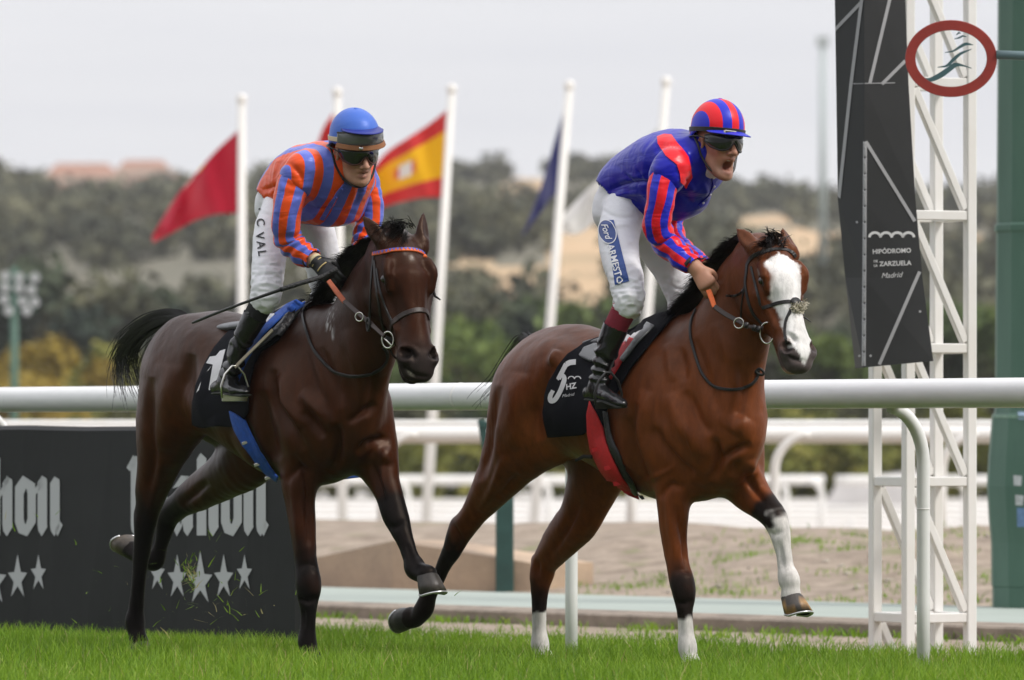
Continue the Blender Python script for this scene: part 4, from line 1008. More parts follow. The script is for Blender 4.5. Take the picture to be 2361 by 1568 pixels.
    Wn = Wn+Nw*(.0026*vnoise(V, 9, 3)+.0016*vnoise(V, 19, 7)+.0007*vnoise(V, 40, 4))[:, None]; V = rig.L(Wn); Nn = vnormals(V, F)
    # coat
    c0, c1, c2, blk = [np.array(c) for c in cfg['coat']]            # body, red lights, dark back, black points
    up = smooth01(V[:, 2], 1.1+zo, 1.5+zo); m = vnoise(V, 3.1, 8)*.5+.5
    col = c0+(c2-c0)*(up*.75)[:, None]; col = col+(c1-col)*(np.clip(m*.5+.15, 0, 1)*(1-up*.6)*.55)[:, None]
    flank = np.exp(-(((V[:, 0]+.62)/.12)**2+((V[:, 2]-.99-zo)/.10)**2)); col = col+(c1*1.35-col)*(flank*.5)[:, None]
    leg_sp = {}
    for k, P in legs.items():
        C = spline(P, 4); d, t = near_line(V, C[:, :3]); k0, k1 = cfg['black'][k]
        R = np.interp(t, np.linspace(0, 1, len(C)), C[:, 3]); on = np.clip(2.6-d/np.maximum(R, .02), 0, 1)*(V[:, 2] < .98+zo)
        b = smooth01(t+.035*vnoise(V, 26, 5), k0, k1)*on; col = col+(blk-col)*b[:, None]; leg_sp[k] = (C, d, t, on)
    for k, a, b, wd in cfg['socks']:
        C, d, t, on = leg_sp[k]; s_ = smooth01(t+.035*vnoise(V, 40, 6)+.03*vnoise(V, 14, 9)+(0 if wd is None else wd(V, t)), a, b)*on; col = col+(np.array((.60, .57, .54))-col)*s_[:, None]
    crest_d, crest_t = near_line(V, np.array([NK[0][:3]+np.array([-.02, 0, .28]), cfg['crest'](rig)[0], cfg['crest'](rig)[1]]))
    t_, y_, n_ = hd_local.T
    dk = smooth01(t_, .44, .58)*inhead; col = col+(np.array(cfg['muzzle_col'])-col)*(dk*.9)[:, None]
    eye = np.exp(-(((t_-.20)/.034)**2+((np.abs(y_)-.102)/.024)**2+((n_-.012)/.022)**2)); eyk = np.clip(eye*1.3, 0, .85)[:, None]*inhead[:, None]
    nos = np.exp(-(((t_-.551)/.024)**2+((np.abs(y_)-.050)/.022)**2+((n_+.018)/.022)**2)); col = col*(1-.88*np.clip(nos*1.4, 0, 1)*inhead)[:, None]
    mth = np.exp(-((n_+.100+op_*.55)/(.007+op_*.5))**2)*smooth01(t_, .50, .53)*inhead; col = col*(1-.7*mth)[:, None]
    uvp = pix(Wn); fac = np.clip(np.einsum('ij,ij->i', Nw, (CAMP-Wn)/np.linalg.norm(CAMP-Wn, axis=1)[:, None])*3, 0, 1)*inhead
    for u, v, ru, rv, an, dc, k_ in cfg['dots']:
        ca, sa = math.cos(rad(an)), math.sin(rad(an)); du, dv = uvp[:, 0]-u, uvp[:, 1]-v; w_ = np.exp(-(((du*ca+dv*sa)/ru)**2+((dv*ca-du*sa)/rv)**2)**1.5)*fac*k_; col = col+(np.array(dc)-col)*w_[:, None]
    if 'face' in cfg: col = cfg['face'](col, t_, y_, n_, inhead, V)
    col = col+(blk-col)*eyk
    mt = attr_mat(name+'_coat', cfg.get('rough', .36), .26, .32, 170, .30, 16, tint=(1, .76, .60), stretch=(1.7, 1.7, .45), gloss=True)
    dark = np.ones(len(V))
    for k in leg_sp: C, d, t, on = leg_sp[k]; dark = dark*(1-.75*smooth01(t, cfg['black'][k][0]-.12, cfg['black'][k][1])*on)
    gloss = .30*dark*(1-.45*inhead)*(.8+.4*vnoise(V, 6, 21))
    o = mesh(name, rig.W(V), F, mt, base=rig.O, smooth=True, attrs={'tone': col, 'gloss': gloss}); tag(o, cfg['label'], 'horse')
    # eyes
    me = mat('horse_eye', (.012, .008, .006), .06, spec=.8)
    for sd in (-1, 1):
        b = MB(); c = H(.203, sd*.0915, .014); R = .0205*hs; V_, F_ = [], []
        n1, n2 = 12, 16
        for i in range(n1+1):
            for j in range(n2): a, q = math.pi*i/n1, 2*math.pi*j/n2; V_.append(rig.W(c+R*(A*math.sin(a)*math.cos(q)+N*math.sin(a)*math.sin(q)*.85+Sd*math.cos(a))))
        F_ = [[i*n2+j, i*n2+(j+1) % n2, (i+1)*n2+(j+1) % n2, (i+1)*n2+j] for i in range(n1) for j in range(n2)]
        mesh('eye', V_, F_, me, o, smooth=True)
        lid = MB(); lid.tube([rig.W(c+R*1.08*(A*math.cos(q)*1.25+N*math.sin(q)*.95)+Sd*sd*(.010-.006*math.cos(q)**2)) for q in np.linspace(-.15, math.pi+.15, 12)], .0042, 6); lid.build('eyelid', mat('eyelid', cfg['lid'], .45), o, smooth=True)
    if op_ > .01:
        tb = MB(); tb.tube([rig.W(H(t, y, -.100-op_*.95)) for t, y in ((.52, -.036), (.565, -.027), (.585, 0), (.565, .027), (.52, .036))], .0075, 8); tb.build('teeth', mat('horse_teeth', (.50, .45, .34), .35, .2, 60), o, smooth=True)
    # hooves with their shoes
    mh = attr_mat(name+'_hoof', .45, .4, .4, 90, .35, 30, stretch=(1, 1, .2)); ms = mat('horseshoe_metal', (.62, .62, .62), .3, metal=.8)
    for k, (top, toe, sole, hcol) in cfg['hoof'].items():
        c = legs[k][-1][:3]; tv = rig_vec(rig, toe); sv = rig_vec(rig, sole); sv /= np.linalg.norm(sv); tv -= sv*(tv@sv); tv /= np.linalg.norm(tv); lt = np.cross(sv, tv)
        V_, T_ = [], []; n = 22
        for (q, rr, sh) in ((-.25, .034, -.006), (0, .0435, -.004), (.12, .047, 0), (.5, .0535, .008), (1.0, .0605, .018)):
            for j in range(n):
                a = 2*math.pi*j/n; ca, sa = math.cos(a), math.sin(a); e = rr*(1.10 if ca > 0 else .86)
                V_.append(c+sv*.085*q*(1-.22*(ca < 0)*abs(ca))+tv*(ca*e+sh)+lt*sa*rr*.96); T_.append(np.array(hcol)*(.55+.9*max(0, q)*(.4+.6*math.sin(a*5)**2) if q > 0 else .5) if hcol[0] < .12 else (np.array((.36, .20, .07)) if q > .4 and math.sin(a*3.1+q*3) > .25 else np.array((.040, .034, .030))*(1+.6*math.sin(a*23))))
        F_ = [[i*n+j, i*n+(j+1) % n, (i+1)*n+(j+1) % n, (i+1)*n+j] for i in range(4) for j in range(n)]
        V_.append(c+sv*.070+tv*.01); T_.append(np.array((.03, .03, .025))); F_ += [[4*n+j, 4*n+(j+1) % n, len(V_)-1] for j in range(n)]; F_.append(list(range(n))[::-1])
        ho = mesh('hoof', rig.W(np.array(V_)), F_, mh, o, smooth=True, attrs={'tone': np.array(T_)})
        b = MB(); P = []
        for a in np.linspace(-2.5, 2.5, 22): P.append(rig.W(c+sv*.0895*(1-.22*(math.cos(a) < 0)*abs(math.cos(a)))+tv*(math.cos(a)*.056*(1.10 if math.cos(a) > 0 else .86)+.018)+lt*math.sin(a)*.054))
        b.tube(P, .0075, 8, flat=(1, .7)); b.build('shoe', ms, ho, smooth=True)
    return o, H, (A, N, Sd), legs
def rig_vec(rig, v): return np.array(v, float)

def hairs(name, roots, dirs, length, parent, m, seed=0, wid=.004, droop=.4, curl=.02, per=5, n=7, taper=.25, noise=.16):
    """tapered flat strands; roots/dirs world arrays"""
    g = np.random.default_rng(seed); V = []; F = []; k = 0
    for r0, d0, ln in zip(roots, dirs, np.broadcast_to(length, (len(roots),))):
        for q in range(per):
            r = r0+g.normal(size=3)*.006; d = d0+g.normal(size=3)*noise; d = d/np.linalg.norm(d); l = ln*g.uniform(.6, 1.1); b = g.normal(size=3)*curl
            s = np.cross(d, [0, 1, .2]); s /= np.linalg.norm(s)+1e-9
            for i in range(n):
                t = i/(n-1); p = r+d*l*t+np.array([0, 0, -1])*droop*l*t*t+b*math.sin(t*3)*t; w_ = wid*(1-t*(1-taper))*(1 if i < n-1 else .2)
                V += [p-s*w_/2, p+s*w_/2+np.array([0, .002, 0])]
                if i: F.append([k+2*i-2, k+2*i-1, k+2*i+1, k+2*i])
            k += 2*n
    o = mesh(name, np.array(V), np.array(F), m, parent, smooth=True); return o
M_hair = mat('black_hair', (.011, .009, .008), .42, .3, 40, spec=.6)

rig5 = Rig(1557, 725, 27.3, 53); rig7 = Rig(702, 690, 27.8, 57)
def face5(col, t, y, n, m, V):
    wn = .010*vnoise(V, 60, 12); wob = .008*np.sin(t*40)
    hw = np.interp(t, [.085, .10, .13, .17, .22, .28, .34, .40, .46, .52, .56, .60, .64], [.0, .045, .076, .080, .072, .066, .052, .046, .048, .052, .038, .020, .0])
    cy = np.interp(t, [.1, .2, .35, .5, .6], [-.006, -.010, -.006, .002, .004])
    front = smooth01(n, -.05+0*t, -.02)
    b = smooth01(hw+wn*.8-np.abs(y-cy), -.004, .006)*front*m*(1-np.clip(2.2*np.exp(-((t-.205)/.045)**2-((np.abs(y)-.105)/.034)**2), 0, 1))
    col = col+(np.array((.74, .72, .70))-col)*b[:, None]
    pink = smooth01(t, .575, .60)*smooth01(-n, .085, .10)*m*smooth01(.05-np.abs(y-.0), 0, .02); col = col+(np.array((.50, .30, .22))-col)*(pink*.85)[:, None]
    return col
def face7(col, t, y, n, m, V):
    b = (np.exp(-((t-.125)/.012)**2-((y-.008)/.008)**2)+.8*np.exp(-((t-.105)/.007)**2-((y+.012)/.006)**2))*(n > 0)*m*(.5+.5*vnoise(V, 150, 3))
    uv = pix(rig7.W(V)); d, tt = near_line(np.concatenate([uv, np.zeros((len(uv), 1))], 1), np.array([(766, 715, 0), (758, 745, 0), (762, 775, 0)], float))
    fo = np.exp(-(d/7)**2)*smooth01(vnoise(V*np.array((1.6, 1, .5)), 90, 5)+.35*vnoise(V, 25, 6), -.05, .5)*(V[:, 1] < 0); col = col+(np.array((.55, .54, .54))-col)*np.clip(fo, 0, .8)[:, None]
    return col+(np.array((.5, .45, .42))-col)*np.clip(b, 0, .6)[:, None]
cfg5 = dict(rump=(.06, -.05), label='bright bay horse with a broad white face and white socks, in front at the right', zo=0.0,
    neck=[(1672, 800, 0, .225, .13), (1708, 695, 0, .180, .10), (1738, 620, 0, .130, .085)],
    hwide=(1.2, 1.1), poll=(1774, 568, 0), muzzle=(1862, 842), hlen=.58, gape=.0, ear_r=(1698, 527, .05), ear_l=(1803, 526, .0),
    legs={'fore_right': (-.115, [(1535, 960, .13, .07), (1545, 1040, .105, .075), (1551, 1110, .082, .07), (1552, 1180, .066, .057), (1553, 1231, .056, .049), (1562, 1300, .047, .042), (1573, 1345, .051, .047), (1577, 1375, .043, .04), (1578, 1410, .031, .027), (1581, 1460, .029, .026), (1584, 1490, .038, .034), (1588, 1512, .031, .031), (1594, 1530, .036, .036)]),
          'fore_left': (.125, [(1688, 985, .145, .09), (1698, 1060, .125, .09), (1712, 1108, .098, .078), (1740, 1146, .076, .06), (1767, 1172, .057, .05), (1785, 1194, .051, .047), (1797, 1228, .042, .038), (1805, 1270, .035, .029), (1811, 1308, .034, .029), (1818, 1335, .043, .038), (1822, 1356, .034, .033), (1823, 1374, .040, .040)]),
          'hind_right': (-.15, [(1215, 930, .19, .11), (1197, 1010, .165, .11), (1174, 1055, .14, .095), (1150, 1096, .108, .08), (1117, 1146, .077, .062), (1086, 1192, .054, .048), (1060, 1226, .055, .045), (1042, 1268, .043, .037), (1024, 1300, .033, .028), (1008, 1340, .028, .025), (990, 1370, .034, .032), (978, 1402, .042, .038), (962, 1424, .035, .033), (948, 1424, .044, .042)]),
          'hind_left': (.14, [(1400, 1000, .16, .10), (1383, 1070, .145, .10), (1357, 1140, .115, .085), (1335, 1195, .098, .075), (1292, 1246, .083, .062), (1258, 1292, .060, .048), (1249, 1322, .055, .045), (1245, 1352, .042, .036), (1243, 1400, .032, .028), (1243, 1450, .030, .027), (1244, 1482, .040, .036), (1249, 1502, .033, .032), (1255, 1517, .038, .038)])},
    knobs={'a': ((1057, 1208, -.15), .028), 'b': ((1238, 1288, .14), .026)},
    black={'fore_right': (.54, .68), 'fore_left': (.44, .52), 'hind_right': (.45, .66), 'hind_left': (.62, .78)},
    socks=[('fore_right', .80, .84, lambda V, t: -.12*(np.sin(t*9)+0*t)*0), ('fore_left', .60, .65, None), ('hind_left', .815, .84, None)],
    coat=[(.142, .036, .0098), (.25, .068, .0165), (.074, .022, .0082), (.014, .010, .009)], muzzle_col=(.075, .068, .070), lid=(.03, .02, .018), face=face5, rough=.38,
    crest=lambda r: (r.J(1655, 650, 0), r.J(1712, 565, 0)),
    hoof={'fore_right': (0, (1, 0, 0), (.25, 0, -1), (.05, .045, .04)), 'fore_left': (0, (.9, .1, -.35), (.30, 0, -.95), (.16, .10, .045)), 'hind_right': (0, (-.55, 0, -.9), (-.95, 0, .15), (.05, .045, .04)), 'hind_left': (0, (1, 0, 0), (.25, 0, -1), (.06, .05, .045))},
    strokes=[([(1505, 985), (1530, 1030), (1560, 1068), (1600, 1098)], 11, -.012), ([(1490, 900), (1478, 990), (1500, 1060), (1512, 1110)], 16, .012), ([(1468, 930), (1456, 1000), (1478, 1080), (1500, 1130)], 13, -.013),
        ([(1545, 905), (1572, 975), (1610, 1030), (1636, 1052)], 20, .012), ([(1583, 900), (1612, 970), (1640, 1000)], 12, -.008), ([(1622, 1000), (1650, 1020)], 8, -.012), ([(1650, 1010), (1655, 1066), (1640, 1110)], 10, -.014), ([(1660, 1066), (1690, 1040), (1730, 1024)], 9, -.012),
        ([(1625, 1040), (1632, 1075)], 18, .012), ([(1690, 1000), (1715, 960)], 24, .010), ([(1558, 1165), (1578, 1250), (1584, 1320)], 8, -.010), ([(1538, 1130), (1545, 1200), (1556, 1290)], 9, .006), ([(1520, 1150), (1545, 1120), (1580, 1125)], 8, -.007),
        ([(1600, 780), (1630, 880), (1660, 960)], 14, -.008), ([(1655, 740), (1690, 850), (1700, 950)], 18, .008), ([(1700, 830), (1712, 900), (1690, 990)], 12, -.008), ([(1565, 800), (1578, 880)], 12, -.007), ([(1540, 790), (1550, 880)], 12, .006),
        ([(1286, 806), (1271, 845)], 10, .012), ([(1268, 852), (1240, 930), (1232, 960), (1248, 1015)], 14, -.013), ([(1200, 860), (1185, 960), (1195, 1040)], 26, .010), ([(1150, 890), (1128, 980), (1120, 1050), (1108, 1110)], 12, -.011), ([(1165, 1050), (1140, 1120), (1105, 1180)], 10, .007), ([(1195, 1090), (1150, 1150)], 10, -.008),
        ([(1440, 960), (1452, 1060), (1480, 1120)], 14, -.010), ([(1390, 1010), (1420, 1100)], 18, .006), ([(1716, 1090), (1740, 1130), (1762, 1160)], 9, -.009), ([(1728, 1060), (1752, 1120)], 12, .008), ([(1690, 1100), (1700, 1060)], 10, -.008),
        ([(1340, 1150), (1300, 1230), (1262, 1290)], 9, -.008), ([(1236, 1290), (1240, 1330)], 7, -.006), ([(1796, 1250), (1808, 1320)], 5, -.004), ([(1566, 1400), (1570, 1470)], 5, -.004), ([(1470, 1120), (1530, 1090), (1560, 1072)], 4, .003), ([(1585, 960), (1600, 1050)], 4, .003), ([(1549, 1385), (1573, 1392), (1598, 1383)], 6, -.005), ([(1552, 1318), (1573, 1312), (1594, 1320)], 7, -.004), ([(1765, 1225), (1785, 1232), (1805, 1222)], 6, -.004), ([(1566, 1130), (1574, 1200), (1568, 1290)], 3, .003), ([(1405, 990), (1440, 1070), (1500, 1125)], 3, .003), ([(1040, 1200), (1062, 1250), (1040, 1290)], 6, -.004), ([(1228, 1300), (1250, 1330), (1262, 1300)], 6, -.004)],
    head_strokes=[([(1818, 768), (1830, 782), (1838, 792)], 6.5, -.013), ([(1812, 762), (1826, 766), (1842, 780)], 4, .005), ([(1871, 788), (1876, 797)], 4, -.008), ([(1806, 806), (1826, 826), (1864, 836)], 4.5, -.009), ([(1772, 690), (1800, 760)], 8, -.004), ([(1730, 640), (1738, 700), (1770, 750)], 9, -.005), ([(1748, 640), (1760, 635), (1775, 645)], 4, .005), ([(1725, 690), (1735, 740), (1765, 790)], 12, .005)],
    dots=[(1830, 781, 13, 9, 50, (.010, .008, .008), .95), (1874, 793, 5, 9, 0, (.02, .015, .015), .8), (1828, 824, 26, 4.5, 22, (.012, .010, .010), .85)])
cfg7 = dict(rump=(0, 0), label='dark bay horse with plain dark face and black legs, at the left', zo=.065,
    neck=[(818, 805, 0, .23, .135), (860, 700, 0, .185, .108), (897, 615, 0, .13, .09)],
    poll=(922, 552, 0), muzzle=(980, 864), hlen=.64, hwide=(1.17, 1.06), gape=.030, ear_r=(836, 497, .02), ear_l=(976, 490, .04),
    legs={'fore_right': (-.115, [(690, 930, .13, .07), (690, 1030, .105, .075), (690, 1105, .083, .07), (691, 1154, .067, .057), (698, 1215, .056, .05), (704, 1290, .048, .043), (711, 1342, .054, .049), (711, 1375, .044, .04), (711, 1412, .031, .027), (709, 1450, .030, .027), (708, 1478, .039, .035), (713, 1500, .032, .032), (718, 1516, .037, .037)]),
          'fore_left': (.13, [(842, 955, .145, .09), (858, 1025, .122, .09), (872, 1070, .096, .075), (886, 1110, .070, .058), (899, 1148, .058, .05), (911, 1187, .053, .048), (925, 1225, .043, .038), (937, 1257, .036, .030), (948, 1288, .035, .030), (955, 1306, .044, .038), (968, 1318, .038, .036), (984, 1325, .042, .040)]),
          'hind_right': (-.15, [(415, 880, .19, .11), (385, 980, .165, .11), (370, 1050, .112, .09), (352, 1120, .078, .066), (343, 1162, .060, .052), (335, 1195, .057, .046), (331, 1235, .044, .037), (323, 1300, .033, .029), (317, 1370, .031, .028), (313, 1408, .035, .031), (311, 1432, .044, .040), (315, 1458, .037, .034), (321, 1482, .040, .040)]),
          'hind_left': (.14, [(610, 960, .16, .10), (585, 1040, .14, .10), (525, 1090, .105, .08), (465, 1130, .080, .066), (418, 1160, .058, .05), (390, 1186, .054, .045), (379, 1222, .040, .036), (369, 1260, .032, .028), (358, 1290, .042, .037), (338, 1292, .034, .032), (318, 1279, .034, .034), (302, 1267, .040, .040)])},
    knobs={'a': ((328, 1182, -.15), .026)},
    black={'fore_right': (.45, .66), 'fore_left': (.39, .50), 'hind_right': (.34, .56), 'hind_left': (.42, .58)}, socks=[],
    coat=[(.034, .0098, .0039), (.098, .0265, .0082), (.019, .0075, .0045), (.0085, .0075, .0075)], muzzle_col=(.022, .019, .019), lid=(.01, .009, .009), face=face7, rough=.36,
    crest=lambda r: (r.J(800, 620, 0), r.J(862, 560, 0)),
    hoof={'fore_right': (0, (1, 0, 0), (.25, 0, -1), (.04, .036, .032)), 'fore_left': (0, (1, 0, .1), (.25, .05, -1), (.05, .042, .036)), 'hind_right': (0, (1, 0, 0), (.2, 0, -1), (.04, .036, .032)), 'hind_left': (0, (-.5, 0, -.6), (-.75, 0, .6), (.06, .045, .030))},
    strokes=[([(627, 850), (640, 935), (678, 1000), (700, 1040)], 13, -.013), ([(600, 900), (615, 980), (640, 1060)], 14, -.010), ([(645, 860), (662, 930), (700, 985)], 15, .011), ([(694, 905), (745, 955), (768, 990)], 13, .012), ([(700, 945), (730, 985), (745, 1010)], 10, -.010), ([(776, 975), (778, 1052), (760, 1090)], 10, -.014), ([(738, 1020), (752, 1050)], 18, .012), ([(815, 1010), (818, 1045)], 20, .010),
        ([(800, 975), (830, 955), (868, 930)], 8, -.010), ([(822, 1046), (850, 1021), (896, 1008)], 9, -.012), ([(882, 1030), (890, 1070)], 14, .009), ([(856, 1062), (874, 1120), (892, 1160)], 8, -.009), ([(676, 1046), (704, 1103), (710, 1170), (712, 1260)], 8, -.010), ([(674, 1090), (682, 1180), (694, 1280)], 9, .006), ([(660, 1110), (690, 1080), (720, 1095)], 8, -.007),
        ([(457, 778), (455, 800)], 11, .012), ([(440, 815), (430, 905), (455, 985)], 14, -.013), ([(395, 840), (385, 950), (380, 1040)], 26, .010), ([(350, 870), (345, 980), (352, 1070), (345, 1130)], 12, -.010), ([(372, 1060), (358, 1130), (345, 1180)], 9, .006),
        ([(560, 960), (590, 1050), (620, 1080)], 14, -.009), ([(500, 960), (540, 1050)], 18, .006), ([(735, 800), (770, 880), (790, 940)], 14, -.008), ([(800, 760), (830, 870), (835, 940)], 16, .008), ([(700, 800), (720, 880), (745, 930)], 12, -.006), ([(850, 830), (860, 890), (845, 960)], 12, -.007),
        ([(480, 1110), (420, 1165)], 9, -.007), ([(936, 1250), (950, 1300)], 5, -.004), ([(700, 1400), (702, 1450)], 5, -.004), ([(640, 900), (680, 960), (690, 1010)], 4, .003), ([(686, 1378), (711, 1386), (734, 1376)], 6, -.006), ([(688, 1308), (711, 1300), (732, 1310)], 7, -.004), ([(888, 1212), (912, 1214), (934, 1200)], 6, -.005), ([(690, 1140), (700, 1220), (694, 1290)], 3, .003), ([(318, 1190), (336, 1222), (352, 1190)], 6, -.004), ([(720, 900), (760, 960)], 3, .003), ([(884, 1050), (880, 1110), (896, 1160)], 3, .003)],
    head_strokes=[([(940, 806), (951, 818), (958, 832)], 6.5, -.013), ([(936, 798), (952, 802), (966, 818)], 4, .005), ([(990, 812), (1000, 826)], 6, -.012), ([(926, 836), (942, 856), (962, 866), (990, 868)], 5, -.014), ([(905, 690), (925, 760)], 8, -.005), ([(885, 640), (900, 632), (915, 645)], 4, .005), ([(890, 700), (915, 770), (935, 800)], 4, .003), ([(950, 600), (955, 660), (960, 740)], 7, -.004)],
    dots=[(951, 817, 13, 9, 55, (.006, .005, .005), .95), (995, 822, 8, 11, 20, (.006, .005, .005), .9), (945, 856, 20, 5, 38, (.007, .006, .006), .9), (946, 861, 10, 3, 38, (.40, .36, .28), .8)])
horse5, H5, ax5, legs5 = build_horse('horse', rig5, cfg5)
horse7, H7, ax7, legs7 = build_horse('horse', rig7, cfg7)
# ================================================================== MANES, TAILS, TACK
from mathutils.geometry import tessellate_polygon
def polygeo(pts):
    T = tessellate_polygon([[Vector((p[0], p[1], 0)) for p in pts]]); return np.array(pts, float), [list(t) for t in T]
bv5, bv7 = bvh_of([horse5]), bvh_of([horse7])
def hit(bvh, u, v, default=None):
    d = ray(u, v); L_ = np.linalg.norm(d); h = bvh.ray_cast(Vector(CAMP), Vector(d/L_), 60)
    if h[0] is None: return None
    n = np.array(h[1]); n = n if n@d < 0 else -n
    return np.array(h[0]), n
def snap(bvh, u, v):
    """closest point of the body to a ray that misses it"""
    h = hit(bvh, u, v)
    if h: return h
    best = None
    for D in np.linspace(24.5, 30, 56):
        q = at(u, v, D); r = bvh.find_nearest(Vector(q))
        if r[0] is not None and (best is None or r[3] < best[2]): best = (np.array(r[0]), np.array(r[1]), r[3])
    return best[0], best[1]
def on_path(bvh, pts, lift, n=6, free=None):
    """3-D path over the body along a spline of photo pixels; a third number pins a point at that distance instead"""
    P = spline(np.array([p[:2] for p in pts], float), n); out = [None]*len(P); nor = [None]*len(P)
    pin = {i*n: p[2] for i, p in enumerate(pts) if len(p) > 2}
    for i, (u, v) in enumerate(P):
        if i in pin: continue
        h = snap(bvh, u, v)
        if h is not None: out[i], nor[i] = h[0]+h[1]*lift, h[1]
    D = [(i, o[1]) for i, o in enumerate(out) if o is not None]+list(pin.items())
    D.sort(); xi = [d[0] for d in D]; yi = [d[1] for d in D]
    pins = sorted(pin)
    for i, (u, v) in enumerate(P):
        free_run = any(a < i < b and b-a <= n for a, b in zip(pins, pins[1:]))
        if out[i] is None or free_run: out[i] = at(u, v, float(np.interp(i, xi, yi))); nor[i] = np.array([0, -1., 0])
    out = np.array(out); nor = np.array(nor)
    for k in range(3): out[1:-1, 1] = out[1:-1, 1]*.5+(out[:-2, 1]+out[2:, 1])*.25
    return out, nor
def ribbon(P, N, wd, th):
    T = np.gradient(P, axis=0); T /= np.linalg.norm(T, axis=1)[:, None]+1e-9
    Sd = np.cross(T, N); Sd /= np.linalg.norm(Sd, axis=1)[:, None]+1e-9; Nn = np.cross(Sd, T)
    w_ = np.broadcast_to(np.asarray(wd, float), (len(P),))[:, None]/2; m = len(P); b = th*.3
    ring = [Sd*w_+Nn*(th/2-b), Sd*(w_-b)+Nn*th/2, -Sd*(w_-b)+Nn*th/2, -Sd*w_+Nn*(th/2-b), -Sd*w_-Nn*th/2, Sd*w_-Nn*th/2]
    V = np.stack([P+r for r in ring], 1).reshape(-1, 3); k = 6
    F = [[i*k+j, i*k+(j+1) % k, (i+1)*k+(j+1) % k, (i+1)*k+j] for i in range(m-1) for j in range(k)]+[list(range(k))[::-1], [(m-1)*k+j for j in range(k)]]
    return V, F
def strap(name, bvh, pts, wd, m, parent, th=.004, lift=.003, n=6, **kw):
    P, N = on_path(bvh, pts, lift, n); V, F = ribbon(P, N, wd/1000.0, th); return mesh(name, V, F, m, parent, smooth=False, **kw)
def ring3(c, r, tilt, wire, n=26, sq=1.0):
    """wire ring in a plane facing roughly the track"""
    b = MB(); a1 = np.array([math.cos(tilt), math.sin(tilt), 0]); a2 = np.array([0, 0, 1.0])
    b.tube([c+r*(a1*math.cos(t)*sq+a2*math.sin(t)) for t in np.linspace(0, 2*math.pi, n)], wire, 7, cap=False); return b
M_leather = mat('black_leather', (.014, .012, .011), .4, .3, 30, .12, 260, spec=.4)
M_brown = mat('brown_leather', (.032, .017, .012), .42, .3, 30, .12, 260)
M_metal = mat('bit_metal', (.62, .60, .55), .22, metal=1.0)
M_orange = mat('orange_rubber', (.70, .13, .02), .6, .15, 60, .5, 300)
M_pink = mat('worn_orange_rubber', (.52, .13, .06), .6, .2, 60, .5, 300)
M_cloth = mat('black_cloth', (.0065, .007, .011), .8, .2, 12, .5, 500, spec=.12)
M_fleece = mat('fleece', (.72, .66, .52), .95, .2, 40, 1.0, 120)

# ---- manes and tails
def mane(rig, horse, Hf, ax, pts, lens, tops, seed):
    """pts: crest line in photo pixels with the side offset, hair blown backwards"""
    A, N, Sd = ax; C = spline(np.array([np.append(rig.J(*p[:3]), [p[3]]) for p in pts]), 14)
    g = np.random.default_rng(seed); R, D, Ln = [], [], []
    for c in C:
        for k in range(4):
            r = c[:3]+g.normal(size=3)*[.012, .012, .008]; cl_ = vnoise(np.array([[c[0]*9, k*1.7, seed]]), 1.0, 5)[0]; d = np.array([-.80+cl_*.3, -.40+g.normal()*.2, .36+g.normal()*.15+cl_*.35]); R.append(rig.W(r)); D.append((d/np.linalg.norm(d))@rig.B); Ln.append(c[3])
    hairs('mane', R, D, Ln, horse, M_hair, seed, .0036, .6, .010, 12, noise=.10)
    R, D, Ln = [], [], []
    for k in range(22):
        r = Hf(g.uniform(-.06, .04), g.normal()*.024, .040+g.uniform(-.02, .010)); d = A*g.uniform(-.35, .25)+N*g.uniform(.02, .22)+Sd*g.uniform(-.7, .12); R.append(rig.W(r)); D.append((d/np.linalg.norm(d))@rig.B); Ln.append(tops)
    hairs('forelock', R, D, Ln, horse, M_hair, seed+1, .0032, .55, .014, 14, noise=.12)
mane(rig5, horse5, H5, ax5, [(1585, 722, 0, .11), (1610, 695, 0, .13), (1640, 655, 0, .14), (1668, 620, 0, .14), (1690, 585, 0, .11), (1708, 560, 0, .07), (1732, 552, 0, .05)], .13, .095, 31)
mane(rig7, horse7, H7, ax7, [(745, 700, 0, .10), (775, 668, 0, .12), (800, 635, 0, .14), (822, 605, 0, .13), (840, 580, 0, .09), (866, 558, 0, .06), (892, 548, 0, .05)], .11, .085, 41)
def tail(rig, horse, root, ctrl, n, wd, seed, m):
    g = np.random.default_rng(seed); V = []; F = []; k = 0; base = np.array([rig.J(*c) for c in ctrl])
    for q in range(n):
        o = g.normal(size=3)*wd*.35; spread = g.normal(size=3)*wd; ln = g.uniform(.50, 1.02); pts = []
        for i, b in enumerate(base): t = i/(len(base)-1); pts.append(b+o*min(1, t*3+.25)+spread*t*t*1.1)
        C = spline(np.array(pts), 4); C = C[:max(5, int(len(C)*ln))]; C = rig.W(C); w_ = .0055
        T = np.gradient(C, axis=0); S_ = np.cross(T, [.3, 1, 0]); S_ /= np.linalg.norm(S_, axis=1)[:, None]+1e-9
        for i, c in enumerate(C):
            z = w_*(1-.75*i/(len(C)-1))/2; V += [c-S_[i]*z, c+S_[i]*z]
            if i: F.append([k+2*i-2, k+2*i-1, k+2*i+1, k+2*i])
        k += 2*len(C)
    mesh('tail', np.array(V), np.array(F), m, horse, smooth=True)
tail(rig7, horse7, 0, [(440, 735, 0), (398, 727, -.02), (350, 745, -.05), (312, 778, -.06), (288, 818, -.06), (288, 862, -.05), (304, 905, -.05)], 420, .048, 51, M_hair)
tail(rig5, horse5, 0, [(1235, 800, 0), (1208, 785, .02), (1190, 815, .06), (1160, 880, .10), (1130, 925, .12), (1140, 955, .12)], 46, .06, 52, M_hair)

